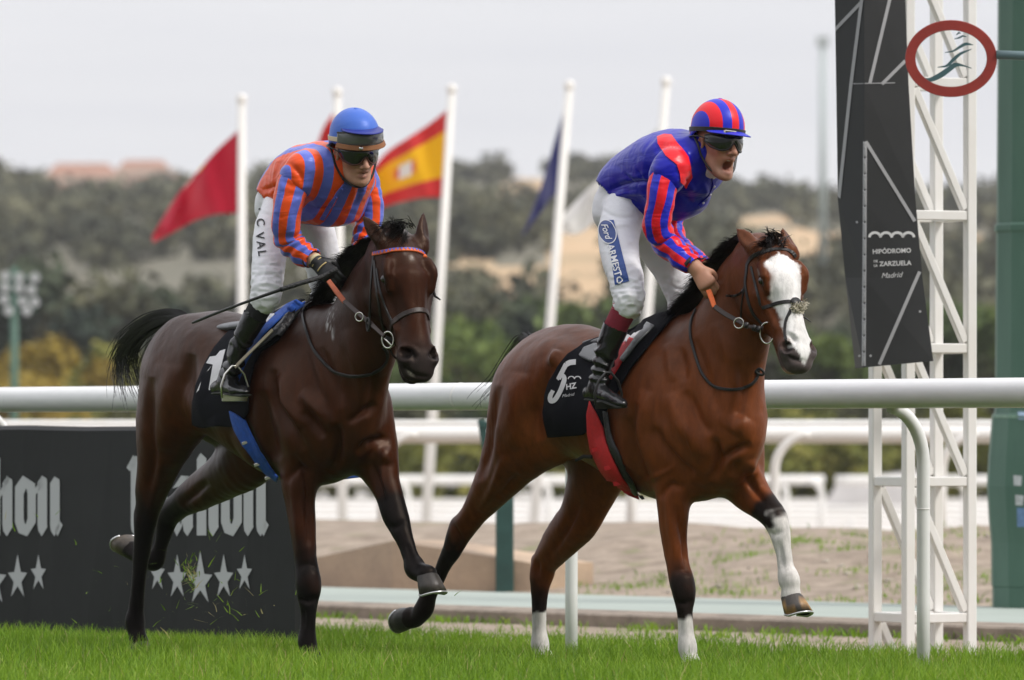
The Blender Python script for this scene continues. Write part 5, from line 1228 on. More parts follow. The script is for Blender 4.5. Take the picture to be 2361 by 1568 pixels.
# ---- number cloths, pads and girths
def cloth_patch(name, rig, bvh, outline, lift, m, parent=None, step=9, fold=.004, mirror=True, th=.006, seed=0, **kw):
    V2, F2 = subdivide2d(*polygeo(outline), step); P = []; keep = []
    for u, v in V2:
        h = hit(bvh, u, v); P.append(h[0]+h[1]*lift if h and rig.L(h[0])[1] < .04 else (np.nan,)*3)
    P = np.array(P); bad = np.isnan(P[:, 0])
    if bad.any():
        good = ~bad
        for i in np.where(bad)[0]:
            j = np.argmin(np.where(good, ((V2-V2[i])**2).sum(1), 1e12)); P[i] = at(V2[i, 0], V2[i, 1], P[j, 1])
    Lc = rig.L(P); Lc[:, 1] -= fold*np.abs(vnoise(Lc, 9, seed))*1.5+fold*.5*vnoise(Lc, 24, seed+1)
    F3 = []
    for f in F2:
        q = rig.W(Lc[list(f)]); nn = np.cross(q[1]-q[0], q[2]-q[0]); F3.append(f if nn@(q[0]-CAMP) < 0 else f[::-1])
    V = Lc; F = [list(f) for f in F3]
    o = mesh(name, rig.W(V), F, m, parent, smooth=True, **kw); both = [o]
    if mirror: both.append(mesh(name if parent else 'side_panel', rig.W(V*[1, -1, 1]), [f[::-1] for f in F3], m, parent or o, smooth=True))
    for q in both: s_ = q.modifiers.new('thickness', 'SOLIDIFY'); s_.thickness = th; s_.offset = 1
    return o
c5 = cloth_patch('number_cloth', rig5, bv5, [(1566, 722), (1504, 794), (1457, 854), (1432, 901), (1412, 932), (1398, 955), (1396, 994), (1362, 990), (1350, 1000), (1268, 1004), (1262, 975), (1259, 951), (1264, 912), (1273, 879), (1290, 846), (1312, 820), (1345, 798), (1385, 782), (1425, 772), (1480, 745), (1520, 728)], .010, M_cloth, base=rig5.W((-.3, 0, 1.2)))
tag(c5, 'black number cloth with a white five on the bright bay horse', 'saddle cloth')
c7 = cloth_patch('number_cloth', rig7, bv7, [(704, 692), (672, 745), (646, 788), (608, 812), (592, 842), (583, 885), (577, 950), (560, 984), (513, 981), (467, 982), (450, 976), (451, 927), (458, 890), (469, 861), (498, 804), (533, 768), (580, 742), (640, 722)], .010, M_cloth, base=rig7.W((-.3, 0, 1.25)))
tag(c7, 'black number cloth with a white figure one on the dark bay horse', 'saddle cloth')
cb5, cb7 = bvh_of([c5]), bvh_of([c7])
def z5(*P): return [(1238.8+.3123*x, 691.4+.3123*y) for x, y in P]
def z7(*P): return [(403.3+.2205*x, 662.6+.2205*y) for x, y in P]
M_num = mat('white_number', (.66, .65, .66), .7, .08, 30)
c = spline(np.array(z5((292, 468), (250, 470), (222, 482))), 3); d = spline(np.array(z5((222, 478), (200, 520), (168, 588))), 3); e_ = spline(np.array(z5((160, 592), (190, 562), (210, 585), (196, 640), (172, 695), (140, 742), (112, 748), (108, 715), (128, 672))), 5)
decal('number', join2d([stroke_geo(c, 12), stroke_geo(d, 11), stroke_geo(e_, np.interp(np.linspace(0, 1, len(e_)), [0, .3, .8, 1], [7, 11, 11, 9]))]), M_num, cb5, c5, lift=.010, step=6)
decal('emblem', join2d([wave(1313, 1342, 876, 2, 6, 2.4), put(text_geo('HZ', 1, bold=.035, shear=.08), 1320.5, 892, 25, -9), put(text_geo('Madrid', 1, shear=.4), 1314, 912, 29, -9)]), M_num, cb5, c5, lift=.010, step=6)
decal('number', join2d([polygeo([(479, 839), (487, 825), (501, 823), (510, 812), (523, 808), (513, 850), (501, 885), (487, 901), (485, 898), (490, 868), (494, 843)]), polygeo([(481, 858), (492, 844), (485, 855)]), polygeo([(457, 905), (468, 880), (463, 900)])]), M_num, cb7, c7, lift=.010, step=6)

# saddles: seat, flaps, girth, stirrups
def saddle(rig, lab, seat, flaps, girths, m_seat, m_girth, cbv, bvh, irons, zs):
    t = empty('racing_saddle', rig.W((-.22, 0, zs)), lab, 'saddle')
    fl = Field((-.62, -.32, 1.2), (.16, .32, 1.85), .011)
    fl.tube([np.append(rig.J(u, v, 0), [a, b]) for u, v, a, b in seat], k=.02, n=5)
    V, F = fl.polygonise(); V = relax(V, F, 3); mesh('seat', rig.W(V), F, m_seat, t, smooth=True)
    for nm, o, m_, lift in flaps: cloth_patch(nm, rig, cbv, o, lift, m_, t, fold=.002, seed=4)
    for o, m_ in girths: cloth_patch('girth', rig, bvh, o, .016, m_, t, fold=.002, th=.007, seed=5)
    return t
M_red = mat('red_webbing', (.68, .014, .018), .62, .15, 60, .5, 420)
M_blue = mat('blue_webbing', (.012, .11, .58), .62, .3, 60, .8, 420)
M_pad = mat('grey_saddle_leather', (.13, .135, .14), .35, .2, 12); M_wpad = mat('white_pad', (.66, .66, .68), .6, .1, 12)
M_dark = mat('dark_saddle_leather', (.02, .02, .022), .35, .3, 12, .3, 90)
s5 = saddle(rig5, 'small dark racing saddle with red girth on the bright bay horse', [(1370, 800, .030, .14), (1410, 792, .030, .13), (1450, 786, .028, .10), (1485, 775, .035, .07)],
    [('flap', [(1341, 828), (1350, 812), (1375, 802), (1395, 806), (1385, 838), (1365, 842)], M_pad, .022), ('pad', [(1405, 785), (1462, 780), (1500, 765), (1480, 790), (1440, 800), (1405, 800)], M_wpad, .018),
     ('strap', [(1462, 785), (1475, 788), (1452, 825), (1418, 878), (1406, 880), (1402, 858), (1430, 812)], M_red, .020), ('front_pad', [(1500, 752), (1512, 762), (1476, 800), (1447, 838), (1440, 832), (1470, 790)], M_pad, .022)],
    [([(1367, 926), (1360, 958), (1362, 1000), (1370, 1036), (1392, 1080), (1420, 1118), (1448, 1142), (1474, 1152), (1470, 1138), (1440, 1098), (1420, 1060), (1405, 1020), (1398, 985), (1384, 955)], M_red), ([(1398, 948), (1404, 990), (1414, 1035), (1440, 1090), (1470, 1138), (1480, 1152), (1486, 1150), (1470, 1120), (1438, 1065), (1418, 1010), (1408, 950)], M_dark)], M_dark, M_red, cb5, bv5, None, 1.45)
s7 = saddle(rig7, 'small racing saddle with blue pad and blue girth on the dark bay horse', [(560, 757, .030, .14), (600, 752, .030, .13), (640, 740, .028, .10), (676, 718, .035, .07)],
    [('pad', [(600, 738), (640, 732), (672, 716), (660, 730), (625, 758), (598, 770)], M_wpad, .018), ('flap', [(704, 694), (668, 712), (636, 738), (612, 764), (586, 792), (566, 830), (549, 872), (558, 886), (574, 850), (592, 815), (614, 780), (652, 744), (704, 704)], M_blue, .022),
     ('front_pad', [(700, 706), (690, 722), (676, 742), (650, 776), (618, 800), (606, 806), (612, 792), (640, 764), (664, 738), (684, 716)], M_dark, .022)],
    [([(538, 946), (548, 988), (566, 1024), (592, 1058), (620, 1086), (644, 1102), (650, 1098), (632, 1072), (606, 1034), (590, 1000), (574, 966), (556, 956)], M_blue)], M_pad, M_blue, cb7, bv7, None, 1.5)
for (u, v) in ((574, 1016), (601, 1061), (626, 1089)):
    p, n = snap(bv7, u, v); b = MB(); b.box(p+n*.024, np.array([.016, 0, .006]), np.array([.002, 0, -.006]), n*.003, .001); b.build('buckle', M_metal, s7)
for (u, v) in ((1388, 1034), (1412, 1072), (1432, 1104)):
    p, n = snap(bv5, u, v); b = MB(); b.box(p+n*.024, np.array([.02, 0, .004]), np.array([.002, 0, -.008]), n*.002, .001); b.build('keeper', M_red, s5)
p, n = snap(bv5, 1378, 1046); b = MB(); b.tube([p+n*.03, p+n*.035+rig5.B[0]*-.05+[0, 0, .004], p+n*.04+rig5.B[0]*-.10+[0, 0, -.012]], [.009, .009, .006], 6, flat=(.35, 1)); b.build('strap_end', M_leather, s5)

# ---- bridles and reins
def zh5(*P): return [tuple([1555.7+.294*p[0], 489.7+.294*p[1]]+list(p[2:])) for p in P]
def zh7(*P): return [tuple([720.2+.3123*p[0], 432.1+.3123*p[1]]+list(p[2:])) for p in P]
def nosey(bvh, u, v): return snap(bvh, u, v)[0][1]
b5 = empty('bridle', rig5.W(H5(.2, 0, 0)), 'black bridle with crossed noseband and white fleece on the broad-faced horse', 'bridle')
for nm, P, wd in (('browband', zh5((566, 410), (600, 352), (680, 312), (780, 290), (870, 294), (925, 322), (942, 350)), 17), ('cheekpiece', zh5((566, 400), (560, 480), (552, 560), (575, 690), (615, 795), (682, 872)), 14), ('noseband_strap', zh5((596, 425), (620, 520), (645, 620), (672, 730)), 11),
                 ('noseband', zh5((684, 748), (740, 732), (800, 712), (870, 700), (935, 700)), 15), ('noseband', zh5((940, 700), (1000, 712), (1050, 745), (1075, 790)), 15), ('noseband', zh5((925, 735), (895, 790), (868, 860), (862, 950), (880, 1030)), 12), ('throat_strap', zh5((548, 590), (530, 680), (520, 780), (520, 860)), 8)):
    strap(nm, bv5, P, wd, M_leather, b5)
P = zh5((555, 570), (520, 625), (470, 652), (400, 655)); h = snap(bv5, *P[0]); strap('strap_end', bv5, [P[0]]+[(p[0], p[1], h[0][1]-.02-.02*i) for i, p in enumerate(P[1:])], 10, M_leather, b5)
p, n = snap(bv5, *zh5((945, 712))[0]); b = MB(); b.tube([p+n*.004, p+n*.012], [.026, .022], 18); b.build('leather_disc', M_leather, b5, smooth=True)
R_, D_, g = [], [], np.random.default_rng(9)
for k in range(150):
    x = g.uniform(925, 1035); hh_ = hit(bv5, *zh5((x, 755-.55*(x-940)*(.5 if x < 990 else 1.0)+g.normal()*12))[0])
    if hh_: R_.append(hh_[0]+hh_[1]*.004); d = hh_[1]*.6+g.normal(size=3)*.5+np.array([0, 0, .1]); D_.append(d/np.linalg.norm(d))
hairs('fleece', R_, D_, .015, b5, M_fleece, 10, .006, .1, .01, 4, 4, .6)
bit = rig5.W(H5(.47, -.075, -.10)); yb = nosey(bv5, *zh5((700, 880))[0])-.02
cr = at(*zh5((722, 945))[0], yb); ring3(cr, .043, -.45, .0042, sq=.72).build('bit_ring', M_metal, b5, smooth=True)
b = MB(); b.tube([at(*zh5((760, 965))[0], yb-.004), at(*zh5((812, 975))[0], yb-.004), at(*zh5((850, 985))[0], yb+.01)], [.010, .006, .004], 8); b.build('mouthpiece', M_metal, b5, smooth=True)
hy5 = rig5.W(rig5.J(1632, 672, -.165))[1]
def rein(bv, path, wds, m, parent, name='rein', th=.006):
    P = spline(np.array([at(u, v, D) for u, v, D in path]), 8); N = np.tile([0, -1., 0.15], (len(P), 1)); V, F = ribbon(P, N, np.interp(np.linspace(0, 1, len(P)), np.linspace(0, 1, len(wds)), wds), th); return mesh(name, V, F, m, parent)
q = zh5((262, 610), (285, 670), (310, 742)); rein(bv5, [(q[0][0], q[0][1], hy5), (q[1][0], q[1][1], hy5-.03), (q[2][0], q[2][1], hy5-.06)], [.022, .022, .02], M_orange, b5, 'rein_grip', .009)
q = zh5((308, 736), (400, 800), (500, 852), (570, 890), (690, 905)); rein(bv5, [(a[0], a[1], y) for a, y in zip(q, np.linspace(hy5-.06, yb-.008, 5))], [.020, .020, .018, .014, .014], M_brown, b5)
ring3(at(*zh5((500, 868))[0], (hy5+yb)/2-.06), .021, -.4, .0032).build('martingale_ring', M_metal, b5, smooth=True)
for a in ((560, 885), (620, 905), (655, 915)): b = MB(); c_ = at(*zh5(a)[0], yb-.02); b.tube([c_-[.004, 0, .012], c_+[.004, 0, .012]], [.009, .009], 8); b.build('buckle', M_leather, b5, smooth=True)
strap('neck_strap', bv5, zh5((168, 760), (132, 850), (125, 950), (145, 1060), (195, 1230), (255, 1320), (330, 1370), (420, 1386), (500, 1382), (590, 1352), (640, 1290), (650, 1235)), 12, M_leather, b5, th=.007, lift=.006)
P = [(1740, 858), (1745, 852), (1752, 850), (1760, 858), (1757, 864), (1748, 862), (1741, 856)]; yy = hit(bv5, 1738, 868); yy = yy[0][1] if yy else 27; b = MB(); b.tube([at(u, v, yy) for u, v in spline(np.array(P, float), 4)], .006, 7); b.build('strap_loop', M_leather, b5, smooth=True)
p1 = snap(bv5, 1866, 726)[0]; b = MB(); b.tube([p1-[.012, 0, 0], p1+[.012, -.012, -.008], p1+[.032, -.012, -.024]], [.006, .006, .003], 7, flat=(1, .5)); b.build('strap_end', M_leather, b5, smooth=True)

b7 = empty('bridle', rig7.W(H7(.2, 0, 0)), 'dark bridle with an orange and blue patterned browband on the dark bay', 'bridle')
for nm, P, wd in (('cheekpiece', zh7((452, 505), (440, 620), (432, 740), (428, 860), (424, 960)), 12), ('cheekpiece', zh7((456, 540), (468, 690), (490, 850), (508, 970), (530, 1050)), 15), ('noseband_strap', zh7((474, 600), (500, 760), (540, 880), (585, 985)), 10),
                 ('noseband', zh7((582, 1070), (590, 1005), (640, 958), (700, 925), (770, 905), (835, 915), (862, 975)), 22)):
    strap(nm, bv7, P, wd, M_brown if nm == 'noseband' else M_leather, b7, th=.008 if nm == 'noseband' else .004)
bb = strap('browband', bv7, zh7((448, 492), (500, 480), (580, 466), (660, 460), (740, 462), (800, 480), (832, 515)), 17, mat('orange_browband', (.72, .13, .025), .5), b7, th=.006, lift=.004)
P_, N_ = on_path(bv7, zh7((448, 492), (500, 480), (580, 466), (660, 460), (740, 462), (800, 480), (832, 515)), .004, 6); T_ = np.gradient(P_, axis=0); T_ /= np.linalg.norm(T_, axis=1)[:, None]; S_ = np.cross(T_, N_); S_ /= np.linalg.norm(S_, axis=1)[:, None]; S_ *= np.sign(S_[:, 2])[:, None]
f_ = lambda A_, x: np.array([np.interp(x, np.arange(len(A_)), A_[:, i]) for i in range(3)]); V_ = []; F_ = []
for k in range(17):
    x0, x1 = 1+k*(len(P_)-3)/17, 1+(k+.94)*(len(P_)-3)/17; n_ = f_(N_, x0)*.0048
    for x, o_ in ((x0, .0072), (x1, .0072), ((x0+x1)/2, -.0062)): V_.append(f_(P_, x)+f_(S_, x)*o_+n_)
    F_.append([3*k, 3*k+1, 3*k+2])
mesh('browband_pattern', V_, F_, mat('blue_braid', (.08, .10, .45), .5), bb)
p1 = rig7.W(H7(.22, .10, -.02)); b = MB(); b.tube([p1, at(1003, 683, p1[1]-.02), at(1015, 691, p1[1]-.03)], [.006, .006, .003], 7); b.build('strap_end', M_leather, b7, smooth=True)
yb7 = nosey(bv7, *zh7((590, 1080))[0])-.03
ring3(at(*zh7((556, 1125))[0], yb7), .034, -.35, .0042, sq=.75).build('bit_ring', M_metal, b7, smooth=True)
b = MB(); b.tube([at(*zh7((530, 1110))[0], yb7), at(*zh7((580, 1165))[0], yb7-.005), at(*zh7((640, 1158))[0], yb7)], [.004, .005, .004], 7); b.build('mouthpiece', M_metal, b7, smooth=True)
for P, wd in ((zh7((540, 1105), (610, 1140), (650, 1210), (682, 1275)), 15), (zh7((572, 1195), (605, 1250), (668, 1285)), 8)): q = [(u, v, yb7+.01*i) for i, (u, v) in enumerate(P)]; rein(bv7, q, [wd/1000]*2, M_leather, b7, 'chin_strap', .005)
hy7 = rig7.W(rig7.J(758, 640, -.165))[1]
q = zh7((118, 688), (175, 765), (238, 845)); rein(bv7, [(a[0], a[1], hy7-.03*i) for i, a in enumerate(q)], [.020, .022, .022], M_pink, b7, 'rein_grip', .009)
q = zh7((234, 836), (300, 895), (360, 945), (430, 1005), (525, 1095)); rein(bv7, [(a[0], a[1], y) for a, y in zip(q, np.linspace(hy7-.06, yb7-.008, 5))], [.019, .019, .018, .02, .014], M_brown, b7)
ring3(at(*zh7((346, 955))[0], (hy7+yb7)/2-.06), .018, -.4, .0032).build('martingale_ring', M_metal, b7, smooth=True)
ring3(at(*zh7((412, 1010))[0], (hy7+yb7)/2-.09), .026, -1.1, .006, sq=.5).build('rein_stop', M_leather, b7, smooth=True)
strap('neck_strap', bv7, [(712, 697), (699, 722), (706, 757), (720, 797), (740, 828), (770, 855), (805, 866), (845, 864), (872, 852), (888, 836), (892, 815), (882, 800)], 13, M_leather, b7, th=.007, lift=.006)
# ================================================================== JOCKEYS
def field_mesh(f, it=3):
    V, F = f.polygonise(); V, F = biggest(V, F); V = relax(V, F, it); return V, F
def limb_phase(V, P, up):
    """angle round a limb (0..1), seam on the side given by -up"""
    C = spline(np.array(P, float)[:, :3], 8); best = np.full(len(V), 9.0); ph = np.zeros(len(V)); T = np.gradient(C, axis=0); T /= np.linalg.norm(T, axis=1)[:, None]
    d2 = ((V[:, None, :]-C[None])**2).sum(2); i = d2.argmin(1); t = T[i]; o = V-C[i]; o -= t*(o*t).sum(1)[:, None]
    u = np.array(up, float); a = u-t*(t@u)[:, None]; a /= np.linalg.norm(a, axis=1)[:, None]+1e-9; b = np.cross(t, a)
    return np.arctan2((o*b).sum(1), (o*a).sum(1))/(2*math.pi), i/(len(C)-1)
def stripe_mat(name, ca, cb, rough=.34, n=1.0, folds=.5):
    """satin in two colours: the stripe number is stored on the mesh as a running phase"""
    m = bpy.data.materials.new(name); m.use_nodes = True; nt_ = m.node_tree; b = nt_.nodes['Principled BSDF']; L = nt_.links.new
    a = nt_.nodes.new('ShaderNodeAttribute'); a.attribute_name = 'phase'
    k = nt_.nodes.new('ShaderNodeMath'); k.operation = 'MULTIPLY'; k.inputs[1].default_value = n; L(a.outputs['Fac'], k.inputs[0])
    fr = nt_.nodes.new('ShaderNodeMath'); fr.operation = 'FRACT'; L(k.outputs[0], fr.inputs[0])
    r = nt_.nodes.new('ShaderNodeValToRGB'); r.color_ramp.interpolation = 'CONSTANT'; r.color_ramp.elements[0].color = tuple(ca)+(1,); r.color_ramp.elements[1].position = .5; r.color_ramp.elements[1].color = tuple(cb)+(1,)
    L(fr.outputs[0], r.inputs[0]); L(r.outputs[0], b.inputs['Base Color']); tn = nt_.nodes.new('ShaderNodeMix'); tn.data_type = 'RGBA'; tn.inputs[0].default_value = .45; L(r.outputs[0], tn.inputs[6]); tn.inputs[7].default_value = (1, 1, 1, 1); L(tn.outputs[2], b.inputs['Specular Tint'])
    satin(nt_, b, rough, folds); return m
def satin(nt_, b, rough, folds):
    L = nt_.links.new; b.inputs['Roughness'].default_value = rough; b.inputs['Specular IOR Level'].default_value = .5; b.inputs['Anisotropic'].default_value = .3
    tc = nt_.nodes.new('ShaderNodeTexCoord'); mp = nt_.nodes.new('ShaderNodeMapping'); mp.inputs['Scale'].default_value = (1, 1, 2.6); mp.inputs['Rotation'].default_value = (.3, .4, .2); L(tc.outputs['Object'], mp.inputs[0])
    t = nt_.nodes.new('ShaderNodeTexNoise'); t.inputs['Scale'].default_value = 7; t.inputs['Detail'].default_value = 2; t.inputs['Distortion'].default_value = .8; L(mp.outputs[0], t.inputs['Vector'])
    bm = nt_.nodes.new('ShaderNodeBump'); bm.inputs['Strength'].default_value = folds; bm.inputs['Distance'].default_value = .02; L(t.outputs[0], bm.inputs['Height']); L(bm.outputs[0], b.inputs['Normal'])
def solid_satin(name, c, rough=.34, folds=.5):
    m = bpy.data.materials.new(name); m.use_nodes = True; b = m.node_tree.nodes['Principled BSDF']; b.inputs['Base Color'].default_value = tuple(c)+(1,); b.inputs['Specular Tint'].default_value = tuple(.45+.55*x/max(c) for x in c)+(1,); satin(m.node_tree, b, rough, folds); return m
def wrinkle(V, N, amp, sc, seed, ax=(1, 1, 1)):
    q = V*np.array(ax)*sc; n = vnoise(q, 1.0, seed); r = 1-2*np.abs(vnoise(q+7.3, 1.0, seed+1)); return V+N*(amp*(.6*n+.6*r*np.abs(r)))[:, None]
M_skin = attr_mat('skin', .5, .4, .15, 320, .08, 40)
M_breech = mat('white_breeches', (.80, .80, .83), .62, scale=10, col2=(.78, .78, .81), bump=.35, bscale=26)
M_boot = mat('black_boot_leather', (.009, .009, .010), .26, .3, 20, .35, 34, spec=.6)
M_lens = mat('goggle_lens', (.006, .006, .007), .08, spec=.7, coat=.4)
M_frame = mat('goggle_frame', (.012, .011, .011), .45)
M_collar = mat('white_collar', (.70, .69, .72), .7, .1, 40, .4, 90)

def head_parts(f, hc, Fw, Up, Rt, s, mouth, infl=0.0):
    """skull, jaw, nose, lips, ears added to the body field; hc between the ears"""
    Q = lambda x, y, z: hc+s*(Fw*x+Rt*y+Up*z); ax = [Fw, Rt, Up]
    f.ell(Q(-.005, 0, .035), np.array((.098, .072, .088))*s, ax, k=.02)
    f.ell(Q(.035, 0, -.025), np.array((.063, .055, .085))*s, ax, k=.03)
    f.tube([np.append(Q(.012, -.045, -.062), [.019*s, .016*s]), np.append(Q(.055, -.030, -.090-mouth*.5), [.018*s, .017*s]), np.append(Q(.074, 0, -.099-mouth*.6), [.019*s, .022*s]), np.append(Q(.055, .030, -.090-mouth*.5), [.018*s, .017*s]), np.append(Q(.012, .045, -.062), [.019*s, .016*s])], k=.028)
    f.tube([np.append(Q(.082, 0, .018), [.010*s]*2), np.append(Q(.106, 0, -.006), [.0100*s]*2), np.append(Q(.121, 0, -.027), [.0120*s]*2)], k=.012)
    for sd in (-1, 1):
        f.ell(Q(.106, sd*.0135, -.031), np.array((.011, .009, .008))*s, ax, k=.008)
        f.ell(Q(.062, sd*.042, -.020), np.array((.026, .018, .016))*s, ax, k=.02)
        f.ell(Q(.082, sd*.030, .030), np.array((.016, .026, .010))*s, ax, k=.015)
        f.ell(Q(-.006, sd*.076, -.006), np.array((.021, .010, .033))*s, [Fw*.95-Up*.25, Rt, Up*.95+Fw*.25], k=.006)
        f.ell(Q(-.002, sd*.083, -.003), np.array((.010, .006, .018))*s, ax, k=.004, op='sub')
    f.tube([np.append(Q(.084, -.022, -.053), [.006*s]*2), np.append(Q(.096, 0, -.050), [.0085*s]*2), np.append(Q(.084, .022, -.053), [.006*s]*2)], k=.008)
    f.tube([np.append(Q(.080, -.018, -.070-mouth), [.007*s]*2), np.append(Q(.090, 0, -.073-mouth), [.0095*s]*2), np.append(Q(.080, .018, -.070-mouth), [.007*s]*2)], k=.008)
    f.ell(Q(.094, 0, -.0605-mouth*.5), np.array((.012+mouth*1.1, .021, .0022+mouth*.52))*s, ax, k=.004, op='sub')
    return Q, ax
def hand(f, wrist, knuck, palm_n, curl, s=1.0, side=1):
    """fist round a rein: palm, four fingers of unequal length bent at three joints, thumb from the side of the palm"""
    d = knuck-wrist; L_ = np.linalg.norm(d); d /= L_; pn = palm_n-d*(palm_n@d); pn /= np.linalg.norm(pn); w_ = np.cross(d, pn)*side
    f.tube([np.append(wrist, [.022*s, .028*s]), np.append(wrist+d*L_*.5, [.019*s, .036*s]), np.append(knuck, [.016*s, .040*s])], L=w_, k=.02)
    for i, (off, ln) in enumerate(((-.030, .9), (-.010, 1.0), (.010, .95), (.029, .78))):
        p = knuck+w_*off*s; pts = [p-d*.012]; a = .25+.06*i
        for seg, (l, da) in enumerate(((.042, curl*.9), (.027, curl*1.25), (.021, curl*.8))):
            a += da; p = p+(d*math.cos(a)+pn*math.sin(a))*l*ln*s; pts.append(p)
        f.tube([np.append(q, [r*s, r*s]) for q, r in zip(pts, (.0095, .0098, .0088, .0075))], k=.006, n=4)
    t0 = wrist+d*L_*.30-w_*.026*s; t1 = t0+(d*.65+pn*.45-w_*.55)*.038*s; t2 = t1+(d*.80+pn*.65+w_*.05)*.030*s; t3 = t2+(d*.6+pn*.6+w_*.55)*.024*s
    f.tube([np.append(q, [r*s, r*s]) for q, r in zip((t0, t1, t2, t3), (.014, .0125, .0105, .0085))], k=.010, n=4)
    return w_, pn, d

def lens_band(hc, Fw, Up, Rt, s, rx, ry, azm, ztop, zbot, notch, thick, zc=0.0, tilt=0.0):
    """curved goggle shell round the face; ztop/zbot functions of azimuth"""
    V = []; n, m = 40, 8
    for k in (0, 1):
        for i in range(n+1):
            a = -azm+2*azm*i/n
            for j in range(m+1):
                z = zbot(a)+(ztop(a)-zbot(a))*j/m; q = j/m*2-1; bl = 1+.05*(1-q*q)*(1-(a/azm)**4)
                V.append(hc+s*(Fw*(rx*math.cos(a)*bl+zc+tilt*z)+Rt*ry*math.sin(a)*bl+Up*z)+(Fw*math.cos(a)+Rt*math.sin(a))*thick*k)
    F = []; w_ = m+1; N = (n+1)*w_
    for i in range(n):
        for j in range(m):
            q = [i*w_+j, (i+1)*w_+j, (i+1)*w_+j+1, i*w_+j+1]; F.append(q[::-1]); F.append([N+x for x in q])
    for i in range(n): F += [[i*w_, (i+1)*w_, N+(i+1)*w_, N+i*w_], [i*w_+m, N+i*w_+m, N+(i+1)*w_+m, (i+1)*w_+m]]
    for j in range(m): F += [[j, N+j, N+j+1, j+1], [n*w_+j, n*w_+j+1, N+n*w_+j+1, N+n*w_+j]]
    return V, F

